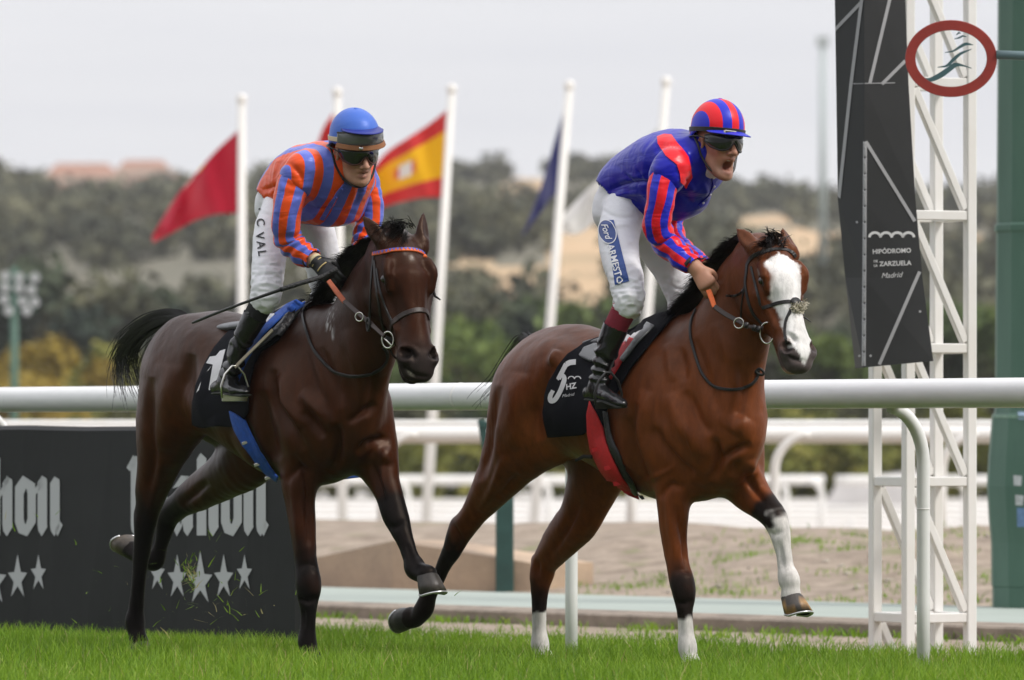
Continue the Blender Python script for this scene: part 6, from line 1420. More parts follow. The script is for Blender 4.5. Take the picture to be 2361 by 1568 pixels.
def make_jockey(rig, c):
    J = rig.J; row = rig.row; W = rig.W; B = rig.B
    lg = lambda pts: np.array([row(*p) for p in pts])
    torso = lg(c['torso']); aR, aL = lg(c['arm_r']), lg(c['arm_l']); tR, tL = lg(c['thigh_r']), lg(c['thigh_l']); sR, sL = lg(c['shin_r']), lg(c['shin_l'])
    def thin(P, d, n0=0, n1=None): Q = P.copy(); Q[:, 3:] = np.maximum(Q[:, 3:]-d, .012); return Q[n0:n1]
    # head frame
    hcW = at(c['head'][0], c['head'][1], W(torso[-1][None])[0][1]+c['head'][2]); hc = rig.L(hcW); a = rad(c['face'][0]); p = rad(c['face'][1]); rl = rad(c['face'][2])
    FwW = np.array([math.cos(a)*math.cos(p), -math.sin(a)*math.cos(p), -math.sin(p)]); UpW = np.array([0, 0, 1.0]); RtW = np.cross(FwW, UpW); RtW /= np.linalg.norm(RtW); UpW = np.cross(RtW, FwW)
    UpW, RtW = UpW*math.cos(rl)+RtW*math.sin(rl), RtW*math.cos(rl)-UpW*math.sin(rl)
    Fw, Up, Rt = B@FwW, B@UpW, B@RtW; s = c['hs']
    # one continuous body
    lo, hi = (-.75, -.62, .95), (.62, .55, 2.62)
    f = Field(lo, hi, .0050)
    f.tube(thin(torso, .036), k=.03)
    for P in (aR, aL): f.tube(thin(P, .014), k=.03)
    for P in (tR, tL): f.tube(thin(P, .014), k=.03)
    for P in (sR, sL): f.tube(thin(P, .010), k=.02)
    f.tube([np.append(torso[-1][:3], [.058, .058]), np.append(hc+s*(Fw*-.015-Up*.075), [.048, .048]), np.append(hc+s*(-Up*.02), [.048, .048])], k=.03)
    Q, ax = head_parts(f, hc, Fw, Up, Rt, s, c['mouth'])
    hands = []
    for sd, P, kn, pn in ((-1, aR, c['hand_r'], c['palm_r']), (1, aL, c['hand_l'], c['palm_l'])):
        wr = P[-1][:3]; k_ = J(*kn); f.tube([np.append(P[-1][:3]*.6+P[-2][:3]*.4, [.030, .030]), np.append(wr, [.023, .027])], k=.02); hands.append((wr, k_, B@np.array(pn, float), hand(f, wr, k_, B@np.array(pn, float), c['curl'], 1.0, sd)))
    V, F = field_mesh(f, 2); q = (V-hc)@np.stack([Fw, Rt, Up]).T/s
    inh = (np.abs(q[:, 1]) < .11) & (q[:, 0] > -.13) & (q[:, 0] < .14) & (q[:, 2] > -.16) & (q[:, 2] < .14)
    sk, red = np.array(c['skin']), np.array((.40, .13, .10)); col = np.tile(sk, (len(V), 1))
    g = lambda x, y, z, r: np.exp(-(((q[:, 0]-x)/r[0])**2+((np.abs(q[:, 1])-y)/r[1])**2+((q[:, 2]-z)/r[2])**2))*inh
    col = col+(red-col)*(.45*g(.06, .045, -.025, (.04, .022, .02))+.35*g(.11, 0, -.022, (.02, .02, .02))+.4*g(-.004, .085, 0, (.02, .012, .03)))[:, None]
    lip = np.array((.42, .16, .13)); m_ = c['mouth']
    col = col+(lip-col)*np.clip(g(.095, 0, -.052, (.014, .024, .006))+g(.09, 0, -.073-m_, (.014, .022, .008)), 0, .85)[:, None]
    beard = np.exp(-(((q[:, 0]-.06)/.05)**2+((q[:, 1])/.06)**2+((q[:, 2]+.085+m_*.6)/.030)**2))*inh*c['beard']; col = col+(np.array((.14, .095, .075))-col)*np.clip(beard, 0, .55)[:, None]
    if m_ > .01:
        mo = np.exp(-(((q[:, 0]-.075)/.030)**4+((q[:, 1])/.024)**4+((q[:, 2]+.062+m_*.5)/(m_*.55))**4))*inh; col = col*(1-.55*mo)[:, None]+np.array((.22, .03, .03))*(.5*mo)[:, None]
    col = col*(1+.10*vnoise(V, 45, 2))[:, None]
    if c.get('glove'):
        for wr, k_, pn, _ in hands:
            d = k_-wr; on = (((V-wr)@d)/(d@d) > -.02) & (np.linalg.norm(V-(wr+k_)/2, axis=1) < .16); col[on] = (.010, .010, .011)
    body = mesh('person', W(V), F, M_skin, base=W(J(*c['torso'][0][:3])), smooth=True, attrs={'tone': col}); tag(body, c['label'], 'jockey')
    # teeth
    if m_ > .01:
        b = MB(); b.tube([W(Q(.070, y, -.0565-m_*.02)+Fw*(.016-18*y*y)*s) for y in np.linspace(-.018, .018, 9)], .0042, 6, flat=(.6, 1)); b.build('teeth', mat('teeth', (.62, .60, .52), .3), body, smooth=True)
    # jacket
    f = Field(lo, hi, .0068); f.tube(torso[:-1], k=.03, n=7); f.tube([torso[-2], np.append(torso[-1][:3], [.075, .085])], k=.05)
    for P in (aR, aL): f.tube([P[0]+np.array([0, 0, 0, .006, .006]), P[0]*.55+P[1]*.45+np.array([0, 0, 0, .007, .007])], k=.06)
    for (u, v, l, r1, r2, r3) in c.get('billow', []): f.ell(J(u, v, l), (r1, r2, r3), k=.06)
    V, F = field_mesh(f, 3); N = vnormals(V, F)
    hem = J(*c['hem'][0]); hn = B@np.array(c['hem'][1], float); keep = ((V-hem)@hn) > 0; F = F[keep[F].all(1)]; use = np.unique(F); mp_ = np.full(len(V), -1); mp_[use] = np.arange(len(use)); V, F, N = V[use], mp_[F], N[use]
    V = wrinkle(V, N, c['fold'], 6.5, 3, (1, 1, 1.6)); V = wrinkle(V, N, c['fold']*.28, 17, 5, (1.6, 1, 1)); Wv = W(V); Nw = N@B
    Wv = sculpt(Wv, Nw, Wv, c['folds'])
    ph = c['phase'](V, rig, torso)
    jk = mesh('jacket', Wv, F, c['m_body'], body, smooth=True, attrs={'phase': ph}); sm = jk.modifiers.new('thickness', 'SOLIDIFY'); sm.thickness = .004; sm.offset = 0
    for nm, P, seam, n0 in (('sleeve', aR, c['seam_r'], 0), ('sleeve', aL, c['seam_l'], 0)):
        f = Field(lo, hi, .0062); f.tube(P, k=.02, n=8); V, F = field_mesh(f, 2); N = vnormals(V, F)
        d = P[-1][:3]-P[-2][:3]; d /= np.linalg.norm(d); keep = ((V-(P[-1][:3]-d*.012))@d) < 0; F = F[keep[F].all(1)]; use = np.unique(F); mp_ = np.full(len(V), -1); mp_[use] = np.arange(len(use)); V, F, N = V[use], mp_[F], N[use]
        ang, t = limb_phase(V, P, seam)
        V = V+N*(.0046*np.sin(t*40+6*vnoise(V, 9, 4))*(.30+smooth01(t, .35, .6)*.9))[:, None]; V = wrinkle(V, N, .0055, 10, 6, (1.4, 1.4, 1)); V = relax(V, F, 2); N = vnormals(V, F)
        sl = mesh(nm, W(V), F, c['m_sleeve'], jk, smooth=True, attrs={'phase': ang}); sm = sl.modifiers.new('thickness', 'SOLIDIFY'); sm.thickness = .003; sm.offset = 0
        e = P[-1][:3]-d*.030; b = MB(); b.tube([W(e-d*.008), W(e+d*.008)], P[-1][3]+.0065, 18, cap=False, flat=(P[-1][4]/P[-1][3], 1)); bd_ = b.build('wrist_band', M_frame, jk, smooth=True); sm = bd_.modifiers.new('thickness', 'SOLIDIFY'); sm.thickness = .003
    # collar round the neck
    b = MB(); cp = spline(np.array([np.append(torso[-1][:3]+(hc-torso[-1][:3])*.10, [.066]), np.append(hc+s*(Fw*-.015-Up*.100), [.056]), np.append(hc+s*(Fw*-.015-Up*.078), [.053])]), 4); b.tube(W(cp[:, :3]), cp[:, 3], 24, cap=False); co = b.build('collar', M_collar, body, smooth=True); sm = co.modifiers.new('thickness', 'SOLIDIFY'); sm.thickness = .005
    # breeches, socks, boots
    f = Field(lo, hi, .0066); f.tube(thin(torso, .016)[:2], k=.03); f.ell(J(*c['seat'][:3]), c['seat'][3:], k=.06)
    for P in (tR, tL): f.tube(P, k=.04, n=7)
    V, F = field_mesh(f, 3); N = vnormals(V, F); kd = np.minimum(np.linalg.norm(V-tR[-1][:3], axis=1), np.linalg.norm(V-tL[-1][:3], axis=1))
    V = wrinkle(V, N, .0022, 12, 12, (1, 1, 2.2)); V = V+N*((.0055*(1-2*np.abs(vnoise(V*np.array((1, 1, 1.8)), 30, 14))))*np.exp(-(kd/.16)**2))[:, None]
    Wv = W(V); Wv = sculpt(Wv, N@B, Wv, c['leg_folds']); br = mesh('breeches', Wv, F, M_breech, body, smooth=True)
    for sd, P, hl in ((-1, sR, 0), (1, sL, 0)):
        nb = c['boot_from']; S_ = spline(P, 8); i0 = int(nb*(len(S_)-1)); f = Field(lo, hi, .0062); f.tube(S_[:i0+3], k=.01, n=1, sharp=True); V, F = field_mesh(f, 2); N = vnormals(V, F); V = wrinkle(V, N, .0016, 30, 15); mesh('sock', W(V), F, c['m_sock'], body, smooth=True)
        f = Field(lo, hi, .0058); Bt = S_[i0:].copy(); Bt[:, 3:] += .0045; f.tube(Bt, k=.012, n=1, sharp=True); ft = lg(c['foot_r'] if sd < 0 else c['foot_l']); f.tube(ft, k=.035, n=6)
        V, F = field_mesh(f, 2); N = vnormals(V, F); d, t = near_line(V, S_[i0:, :3]); z = smooth01(t, .25, .5)*(1-smooth01(t, .93, 1.0))
        cd_ = S_[i0+1][:3]-S_[i0][:3]; keep = ((V-S_[i0][:3])@cd_) > 0; F = F[keep[F].all(1)]; use = np.unique(F); mp_ = np.full(len(V), -1); mp_[use] = np.arange(len(use)); V, F, N, z, t = V[use], mp_[F], N[use], z[use], t[use]
        V = V+N*(.0065*z*np.sin(t*34+6*vnoise(V, 12, 20))+.0012*vnoise(V, 40, 3))[:, None]; bo_ = mesh('boot', W(V), F, M_boot, body, smooth=True)
        so_ = ft.copy(); b = MB(); sp_ = [W(q[:3])-np.array([0, 0, q[3]*.92]) for q in spline(ft, 4)]; b.tube(sp_, [q[4]*.95 for q in spline(ft, 4)], 12, flat=(1, .22), up=(0, 0, 1)); b.build('sole', mat('boot_sole', (.035, .036, .032), .7, .3, 30), bo_, smooth=True)
        # stirrup iron
        c_ = W(ft[c.get('iron_at', 2)][:3]); st = empty('stirrup', c_, c['iron_label'][0 if sd < 0 else 1], 'stirrup'); fw_ = W(ft[-1][:3])-W(ft[0][:3]); fw_ /= np.linalg.norm(fw_); sx = np.cross(fw_, [0, 0, 1]); sx /= np.linalg.norm(sx); z0 = -ft[2][3]-.012
        b = MB(); b.beam(c_+sx*-.058+[0, 0, z0], c_+sx*.058+[0, 0, z0], .030, .008, up=fw_, bev=.002); b.build('tread', M_metal if not c['iron_dark'] else M_frame, st)
        b = MB(); b.tube([c_+sx*x+np.array([0, 0, z]) for x, z in ((-.058, z0), (-.062, z0+.05), (-.045, z0+.10), (-.012, z0+.135), (.012, z0+.135), (.045, z0+.10), (.062, z0+.05), (.058, z0))], .0055, 8); b.build('iron', M_metal if not c['iron_dark'] else M_frame, st, smooth=True)
        top = W(J(*c['leather_top'])) if sd < 0 else W(J(*c['leather_top'])*np.array([1, -1, 1])); P_ = spline(np.array([c_+[0, 0, z0+.13], (c_+[0, 0, z0+.13])*.5+top*.5+(-sd*0)*sx, top]), 6); V_, F_ = ribbon(P_, np.tile(-B[1]*(1 if sd < 0 else -1), (len(P_), 1)), .016, .004); mesh('leather', V_, F_, c['m_leather'], st)
    return dict(body=body, jacket=jk, breeches=br, hc=hc, Q=Q, Fw=Fw, Up=Up, Rt=Rt, s=s, rig=rig, hands=hands)
def helmet(jk, m_cap, phase, peak_m, band_m, band=True, scale=.91, peak_up=0.0, peak_len=.045, peak_z=0.0):
    HZ = .066
    """silk covered skull cap with peak and elastic band"""
    hc, Fw, Up, Rt, s, rig, body = [jk[k] for k in ('hc', 'Fw', 'Up', 'Rt', 's', 'rig', 'body')]
    R = np.array((.128, .106, .124))*scale; V = []; n, m = 48, 26; ph = []
    for i in range(m+1):
        e = rad(-9)+rad(99)*i/m
        for j in range(n):
            a = 2*math.pi*j/n; drop = -.034*smooth01(np.array(-math.cos(a)), -.1, .8)-.030*smooth01(np.array(abs(math.sin(a))), .75, 1)*0
            x, y, z = R[0]*math.cos(e)*math.cos(a), R[1]*math.cos(e)*math.sin(a), R[2]*math.sin(e)
            if i < 6: z += float(drop)*(1-i/6)*1.4
            V.append(hc+s*(Fw*(x-.006)+Rt*y+Up*(z+HZ))); ph.append(phase(x, y, z, a, e))
    F = [[i*n+j, i*n+(j+1) % n, (i+1)*n+(j+1) % n, (i+1)*n+j] for i in range(m) for j in range(n)]
    hm = mesh('helmet', rig.W(np.array(V)), F, m_cap, body, smooth=True, attrs={'phase': np.array(ph)}); sm = hm.modifiers.new('thickness', 'SOLIDIFY'); sm.thickness = .006; sm.offset = 0
    V = []; q = 30; rows_ = 7
    for k in range(rows_):
        t = k/(rows_-1)
        for j in range(q+1):
            a = rad(-68)+rad(136)*j/q; w_ = math.cos(a/rad(68)*math.pi/2)**.6; pk_ = math.sqrt(max(.2, 1-(max(0, peak_z-.01)/R[2])**2)); x = (R[0]*pk_+.002+peak_len*t*w_)*math.cos(a*(1-.12*t)); y = (R[1]*pk_+.002+peak_len*.35*t*w_)*math.sin(a)
            V.append(hc+s*(Fw*(x-.006)+Rt*y+Up*(HZ-.010+peak_z-t*w_*(.016-peak_up)-.030*(1-math.cos(a))*.25-.006*t*(1-w_))))
    F = [[k*(q+1)+j, (k+1)*(q+1)+j, (k+1)*(q+1)+j+1, k*(q+1)+j+1] for k in range(rows_-1) for j in range(q)]
    pk = mesh('peak', rig.W(np.array(V)), F, peak_m, hm, smooth=True); sm = pk.modifiers.new('thickness', 'SOLIDIFY'); sm.thickness = .004; sm.offset = 0
    if band:
        b = MB(); e = rad(-3); P = []
        for j in range(49):
            a = 2*math.pi*j/48; P.append(rig.W(hc+s*(Fw*((R[0]+.0055)*math.cos(e)*math.cos(a)-.006)+Rt*(R[1]+.0055)*math.cos(e)*math.sin(a)+Up*(HZ+R[2]*math.sin(e)+band(a)))))
        P = np.array(P); Nn = P-rig.W(hc+s*Up*HZ); Nn /= np.linalg.norm(Nn, axis=1)[:, None]; V_, F_ = ribbon(P, Nn, .019, .003); mesh('elastic_band', V_, F_, band_m, hm)
    b = MB(); top = hc+s*(Fw*-.006+Up*(HZ+R[2])); b.tube([rig.W(top-Up*.002), rig.W(top+Up*.005)], [.012, .008], 12); b.build('button', m_cap, hm, smooth=True, attrs=None)
    return hm
def strap3(jk, pts, r, m, name, flat=(1, .5)):
    hc, Fw, Up, Rt, s, rig, body = [jk[k] for k in ('hc', 'Fw', 'Up', 'Rt', 's', 'rig', 'body')]
    b = MB(); b.tube(rig.W(np.array([hc+s*(Fw*x+Rt*y+Up*z) for x, y, z in spline(np.array(pts, float), 6)])), r, 8, flat=flat); return b.build(name, m, body, smooth=True)

RED, BLUE, SBLUE = (.76, .016, .026), (.008, .010, .33), (.022, .030, .50)
ORANGE, LAV = (.80, .085, .014), (.115, .155, .56)
j5 = make_jockey(rig5, dict(label='person in a royal blue and red satin jacket, shouting with mouth wide open', head=(1652, 334, -.03), face=(55, 4, -4), hs=1.06, mouth=.035, beard=.7, skin=(.44, .215, .135),
    torso=[(1438, 460, 0, .113, .150), (1456, 428, 0, .135, .150), (1500, 402, 0, .148, .165), (1552, 388, 0, .158, .185), (1592, 376, 0, .125, .165), (1614, 356, 0, .060, .06)],
    arm_r=[(1546, 388, -.185, .075, .070), (1530, 425, -.225, .064, .062), (1521, 472, -.245, .057, .057), (1515, 520, -.245, .055, .055), (1535, 560, -.20, .052, .052), (1565, 588, -.185, .046, .046), (1592, 608, -.165, .038, .040), (1604, 618, -.155, .034, .036)],
    arm_l=[(1610, 400, .185, .065, .065), (1580, 440, .22, .055, .055), (1552, 488, .235, .050, .050), (1552, 535, .215, .044, .044), (1582, 582, .16, .040, .040), (1620, 612, .10, .034, .036), (1630, 620, .09, .033, .035)],
    hand_r=(1630, 655, -.135), palm_r=(.2, .9, -.35), hand_l=(1650, 648, .06), palm_l=(.2, -.9, -.35), curl=.42,
    thigh_r=[(1440, 486, -.09, .098, .09), (1427, 535, -.15, .092, .085), (1429, 590, -.21, .082, .080), (1442, 640, -.25, .072, .072), (1449, 682, -.27, .066, .066), (1447, 705, -.275, .060, .060)],
    thigh_l=[(1465, 492, .09, .115, .10), (1502, 545, .15, .095, .088), (1535, 600, .20, .082, .078), (1560, 648, .24, .072, .070), (1574, 684, .26, .066, .064), (1572, 706, .265, .058, .058)],
    shin_r=[(1448, 690, -.272, .050, .050), (1438, 715, -.285, .052, .050), (1420, 752, -.30, .052, .048), (1398, 808, -.32, .044, .042), (1388, 850, -.33, .037, .036), (1380, 886, -.335, .039, .036)],
    shin_l=[(1573, 690, .262, .050, .050), (1568, 715, .275, .052, .050), (1556, 760, .30, .050, .048), (1543, 810, .32, .044, .042), (1537, 850, .33, .037, .036), (1533, 886, .335, .039, .036)],
    foot_r=[(1358, 905, -.325, .030, .028), (1376, 904, -.34, .036, .030), (1402, 912, -.36, .027, .034), (1428, 926, -.385, .020, .030), (1437, 931, -.39, .014, .022)],
    foot_l=[(1515, 905, .325, .030, .028), (1535, 904, .34, .036, .030), (1565, 912, .36, .027, .034), (1590, 922, .385, .020, .030), (1600, 926, .39, .014, .022)],
    billow=[(1490, 468, 0, .10, .13, .07), (1562, 462, .01, .09, .14, .075)], hem=((1415, 470, 0), (.75, 0, .62)), seat=(1436, 498, 0, .085, .145, .09), fold=.0075, boot_from=.40, leather_top=(1425, 800, -.27), iron_dark=True, m_leather=M_leather, iron_label=('dark stirrup iron under the near boot of the jockey in royal blue', 'dark stirrup iron on the far side under the jockey in royal blue'),
    folds=[([(1402, 440), (1440, 425), (1490, 420), (1530, 440)], 5, -.012), ([(1408, 462), (1440, 445), (1490, 448)], 5, .010), ([(1420, 478), (1450, 462), (1480, 476)], 5, -.010), ([(1440, 400), (1460, 420)], 4, -.006), ([(1470, 392), (1482, 415)], 4, -.006), ([(1500, 385), (1508, 415)], 4, -.006), ([(1560, 440), (1600, 470)], 7, -.008), ([(1620, 420), (1630, 460), (1600, 482)], 6, .008), ([(1585, 420), (1600, 440)], 6, .007)],
    leg_folds=[([(1380, 480), (1420, 500), (1470, 500)], 5, -.005), ([(1378, 510), (1410, 520), (1460, 515)], 5, .004), ([(1410, 670), (1445, 662), (1480, 668)], 4, -.005), ([(1412, 692), (1450, 680), (1484, 690)], 4, .005), ([(1420, 640), (1450, 652), (1484, 645)], 4, -.004), ([(1540, 655), (1570, 668), (1596, 660)], 4, -.005), ([(1430, 545), (1470, 570), (1480, 610)], 6, .004)],
    phase=lambda V, rig, t: np.zeros(len(V)), m_body=solid_satin('royal_blue_satin', BLUE, .30, .42), m_sleeve=stripe_mat('red_blue_satin', RED, SBLUE, .33, 5.0, .42), m_sock=mat('claret_sock', (.23, .010, .028), .8, .15, 60, .4, 300), seam_r=(0, -1, .6), seam_l=(0, 1, .6)))
j7 = make_jockey(rig7, dict(label='person in an orange and lavender striped satin jacket holding a whip', head=(817, 352, -.05), face=(64, 17, 5), hs=1.05, mouth=.001, beard=.25, skin=(.54, .285, .19), glove=True,
    torso=[(656, 455, 0, .098, .140), (674, 434, 0, .125, .148), (708, 420, 0, .150, .165), (748, 412, 0, .155, .185), (778, 398, 0, .125, .170), (798, 380, 0, .060, .06)],
    arm_r=[(700, 392, -.180, .075, .072), (676, 428, -.22, .068, .065), (664, 472, -.245, .062, .060), (658, 520, -.25, .056, .056), (668, 556, -.22, .054, .054), (692, 580, -.19, .049, .049), (716, 596, -.165, .040, .042), (727, 602, -.155, .035, .037)],
    arm_l=[(828, 405, .185, .072, .068), (846, 445, .215, .062, .060), (852, 488, .225, .058, .056), (846, 530, .21, .054, .054), (838, 565, .17, .048, .048), (826, 592, .11, .038, .040), (822, 602, .09, .034, .036)],
    hand_r=(760, 632, -.13), palm_r=(.3, .85, -.35), hand_l=(820, 632, .06), palm_l=(.2, -.9, -.35), curl=.46,
    thigh_r=[(650, 482, -.08, .080, .085), (629, 530, -.15, .073, .080), (621, 585, -.20, .066, .074), (617, 635, -.24, .064, .068), (614, 672, -.26, .062, .064), (610, 692, -.265, .058, .058)],
    thigh_l=[(690, 480, .09, .115, .10), (722, 530, .15, .095, .088), (738, 585, .20, .085, .080), (748, 632, .24, .075, .072), (752, 668, .26, .066, .064), (748, 690, .265, .058, .058)],
    shin_r=[(612, 680, -.262, .050, .050), (603, 700, -.27, .051, .050), (583, 738, -.29, .047, .047), (556, 790, -.315, .038, .038), (540, 838, -.33, .033, .034), (524, 872, -.335, .037, .035)],
    shin_l=[(750, 680, .262, .050, .050), (746, 705, .275, .050, .050), (735, 745, .30, .048, .047), (720, 795, .32, .042, .040), (712, 838, .33, .035, .034), (708, 872, .335, .037, .035)],
    foot_r=[(499, 893, -.325, .028, .028), (518, 889, -.335, .034, .030), (541, 897, -.35, .025, .033), (562, 902, -.36, .019, .029), (569, 903, -.365, .014, .022)],
    foot_l=[(690, 893, .325, .028, .028), (708, 889, .335, .034, .030), (733, 897, .35, .025, .033), (756, 902, .36, .019, .029), (764, 903, .365, .014, .022)],
    billow=[(730, 478, 0, .11, .14, .07), (770, 470, .03, .10, .14, .09)], hem=((622, 470, 0), (.66, 0, .70)), seat=(652, 488, 0, .065, .13, .085), fold=.0080, boot_from=.36, leather_top=(628, 760, -.25), iron_dark=False, m_leather=mat('pale_leather', (.42, .36, .26), .6, .2, 40), iron_label=('metal stirrup iron under the near boot of the jockey in stripes', 'metal stirrup iron on the far side under the jockey in stripes'),
    folds=[([(605, 440), (640, 430), (660, 440)], 5, -.010), ([(700, 470), (740, 480), (790, 478)], 5, -.008), ([(705, 440), (730, 470), (735, 500)], 6, .007), ([(770, 440), (760, 480)], 5, .006), ([(665, 375), (690, 400), (700, 430)], 6, -.009), ([(830, 410), (826, 450), (810, 480)], 6, -.010)],
    leg_folds=[([(582, 640), (615, 632), (652, 642)], 4, -.005), ([(580, 660), (612, 652), (650, 664)], 4, .005), ([(585, 615), (620, 610), (655, 618)], 4, -.004), ([(600, 490), (630, 500), (650, 520)], 5, -.004), ([(588, 680), (615, 674), (645, 684)], 4, -.004)],
    phase=lambda V, rig, t: V[:, 1]*np.interp(V[:, 0], [-.4, .2], [1, 1]), m_body=stripe_mat('orange_lavender_satin', ORANGE, LAV, .33, 11.5, .42), m_sleeve=stripe_mat('orange_lavender_sleeve', ORANGE, LAV, .33, 5.0, .42), m_sock=mat('black_sock', (.010, .010, .011), .85, .2, 40, .4, 300), seam_r=(0, -1, .6), seam_l=(0, 1, .6)))

# ---- caps, goggles, chin straps
M_rb = stripe_mat('striped_cap_silk', SBLUE, RED, .4, 1.0, .12)
h5 = helmet(j5, M_rb, lambda x, y, z, a, e: y/.066+2.75, solid_satin('blue_peak', SBLUE, .4, .1), M_frame, lambda a: -.006+.004*math.cos(a), peak_len=.05)
h7 = helmet(j7, solid_satin('blue_cap_silk', (.055, .14, .52), .4, .15), lambda *a: 0, solid_satin('navy_peak', (.014, .022, .20), .4, .1), mat('beige_elastic', (.62, .53, .36), .7), lambda a: .004+.022*math.cos(a), peak_up=.016, peak_len=.070, peak_z=.064)
def goggles(jk, top, bot, rx, ry, azm, zc, m, frame, name, tilt=0.0, thick=.006):
    V, F = lens_band(jk['hc'], jk['Fw'], jk['Up'], jk['Rt'], jk['s'], rx, ry, azm, top, bot, 0, thick, zc, tilt); g_ = mesh(name, jk['rig'].W(np.array(V)), F, m, jk['body'], smooth=True)
    rimP = []; n = 40
    for f_ in (top, bot):
        b = MB(); b.tube(jk['rig'].W(np.array([jk['hc']+jk['s']*(jk['Fw']*((rx+.004)*math.cos(a)+zc+tilt*f_(a))+jk['Rt']*(ry+.004)*math.sin(a)+jk['Up']*f_(a)) for a in np.linspace(-azm, azm, 36)])), .0042, 7); b.build('frame', frame, g_, smooth=True)
    return g_
eyeT = lambda a: .042-.010*(a/1.25)**2
eyeB = lambda a: -.010-.012*math.exp(-((abs(a)-.55)/.35)**2)+.022*math.exp(-(a/.17)**2)+.020*smooth01(np.array(abs(a)), .95, 1.3)
goggles(j5, eyeT, lambda a: float(eyeB(a)), .112, .084, 1.28, -.004, M_lens, M_frame, 'goggles')
goggles(j7, eyeT, lambda a: float(eyeB(a)), .112, .084, 1.28, -.004, M_lens, mat('red_brown_frame', (.10, .028, .018), .4), 'goggles')
# spare goggles pushed up on the left jockey's cap, with their brown rim
gl = goggles(j7, lambda a: .116-.016*(a/1.2)**2, lambda a: .064-.004*(a/1.2)**2, .130, .104, 1.15, .004, mat('smoky_lens', (.13, .13, .135), .15, spec=.7, coat=.3), M_frame, 'spare_goggles', tilt=-.15)
b = MB(); P_ = j7['rig'].W(np.array([j7['hc']+j7['s']*(j7['Fw']*(.139*math.cos(a)+.002)+j7['Rt']*.112*math.sin(a)+j7['Up']*(.056-.004*(a/1.2)**2)) for a in np.linspace(-1.2, 1.2, 30)])); Nn = P_-j7['rig'].W(j7['hc']); Nn /= np.linalg.norm(Nn, axis=1)[:, None]; V_, F_ = ribbon(P_, Nn, .021, .006); mesh('rubber_seal', V_, F_, mat('brown_strap', (.27, .10, .028), .6, .15, 30), gl)
p_ = j7['rig'].W(j7['hc']+j7['s']*(j7['Fw']*.142*math.cos(.3)+j7['Rt']*.114*math.sin(.3)+j7['Up']*.056)); b = MB(); nn = p_-j7['rig'].W(j7['hc']); nn /= np.linalg.norm(nn); b.tube([p_, p_+nn*.003], .009, 14); b.build('badge', M_metal, gl, smooth=True)
p_ = j5['rig'].W(j5['hc']+j5['s']*(j5['Fw']*.118+j5['Rt']*.03+j5['Up']*.050)); ex_ = j5['rig'].B.T@j5['Rt']; eu_ = j5['rig'].B.T@j5['Up']; ef_ = j5['rig'].B.T@j5['Fw']
b = MB(); b.box(p_, ex_*.030, ef_*.006, eu_*.008, .002); b.build('goggle_clip', M_metal, j5['body']); b = MB(); b.box(p_+ef_*.0045, ex_*.025, ef_*.004, eu_*.0045, .001); b.build('clip_insert', M_lens, j5['body'])
for jk in (j5, j7):
    for sd in (-1, 1):
        strap3(jk, [(-.03, sd*.094, .028), (.005, sd*.094, -.01), (.020, sd*.084, -.050), (.045, sd*.056, -.098), (.060, sd*.0, -.126)], .0058, M_frame, 'chin_strap')
        strap3(jk, [(.045, sd*.082, .018), (.0, sd*.098, .026), (-.05, sd*.098, .022), (-.10, sd*.055, .02)], .006, M_frame, 'goggle_strap', (1, .4))
strap3(j7, [(.03, -.06, -.095), (.062, -.022, -.120), (.064, .022, -.120), (.03, .06, -.095)], .013, M_frame, 'chin_cup', (1, .45))

# ---- prints and panels on the clothes
jb5 = bvh_of([j5['jacket']]); 
def zj5(*P): return [(1354+.283*x, 219+.283*y) for x, y in P]
M_redsat = solid_satin('red_satin', RED, .30, .42)
decal('shoulder_panel', join2d([polygeo(zj5((570, 345), (625, 325), (685, 330), (770, 440), (815, 510), (850, 665), (805, 758), (752, 708), (745, 640), (725, 570), (640, 500), (575, 400)))]), M_redsat, jb5, j5['jacket'], lift=.006, step=7, smooth=True)
decal('shoulder_panel', polygeo(zj5((1060, 650), (1088, 630), (1070, 672))), M_redsat, jb5, j5['jacket'], lift=.006, step=6)
bb5, bb7 = bvh_of([j5['breeches']]), bvh_of([j7['breeches']])
M_badge = mat('badge_blue', (.022, .075, .30), .55, .15, 20); M_oval = mat('oval_blue', (.015, .05, .22), .45); M_wprint = mat('white_breech_print', (.80, .80, .82), .6)
decal('badge', polygeo(zj5((152, 1022), (215, 1022), (340, 1520), (228, 1548))), M_badge, bb5, j5['breeches'], lift=.004, step=8)
def oval(cx, cy, a, b_, ang, n=30):
    t = np.linspace(0, 2*math.pi, n+1)[:-1]; x, y = a*np.cos(t), b_*np.sin(t); q = rad(ang); return [(cx+x_*math.cos(q)-y_*math.sin(q), cy+x_*math.sin(q)+y_*math.cos(q)) for x_, y_ in zip(x, y)]
ox, oy = 1354+.283*168, 219+.283*1120
decal('badge_rim', ringgeo(oval(ox, oy, 28.5, 19.5, 72), oval(ox, oy, 26.5, 17.5, 72)), M_wprint, bb5, j5['breeches'], lift=.0068, step=6)
decal('badge_oval', polygeo(oval(ox, oy, 27, 18, 72)), M_oval, bb5, j5['breeches'], lift=.0055, step=6)
decal('lettering', put(text_geo('Ford', 1, shear=.35, bold=.012), ox-1, oy, 40, 74), M_wprint, bb5, j5['breeches'], lift=.0075, step=4)
decal('lettering', put(text_geo('ARMESTO', 1, bold=.02), 1354+.283*232, 219+.283*1378, 92, 75.5), M_wprint, bb5, j5['breeches'], lift=.0065, step=4)
M_bprint = mat('black_breech_print', (.012, .012, .016), .6)
decal('lettering', put(text_geo('VAL', 1, bold=.012, space=1.3), 230.5+.3675*1012, 230.5+.3675*905, 55, 83), M_bprint, bb7, j7['breeches'], lift=.004, step=4)
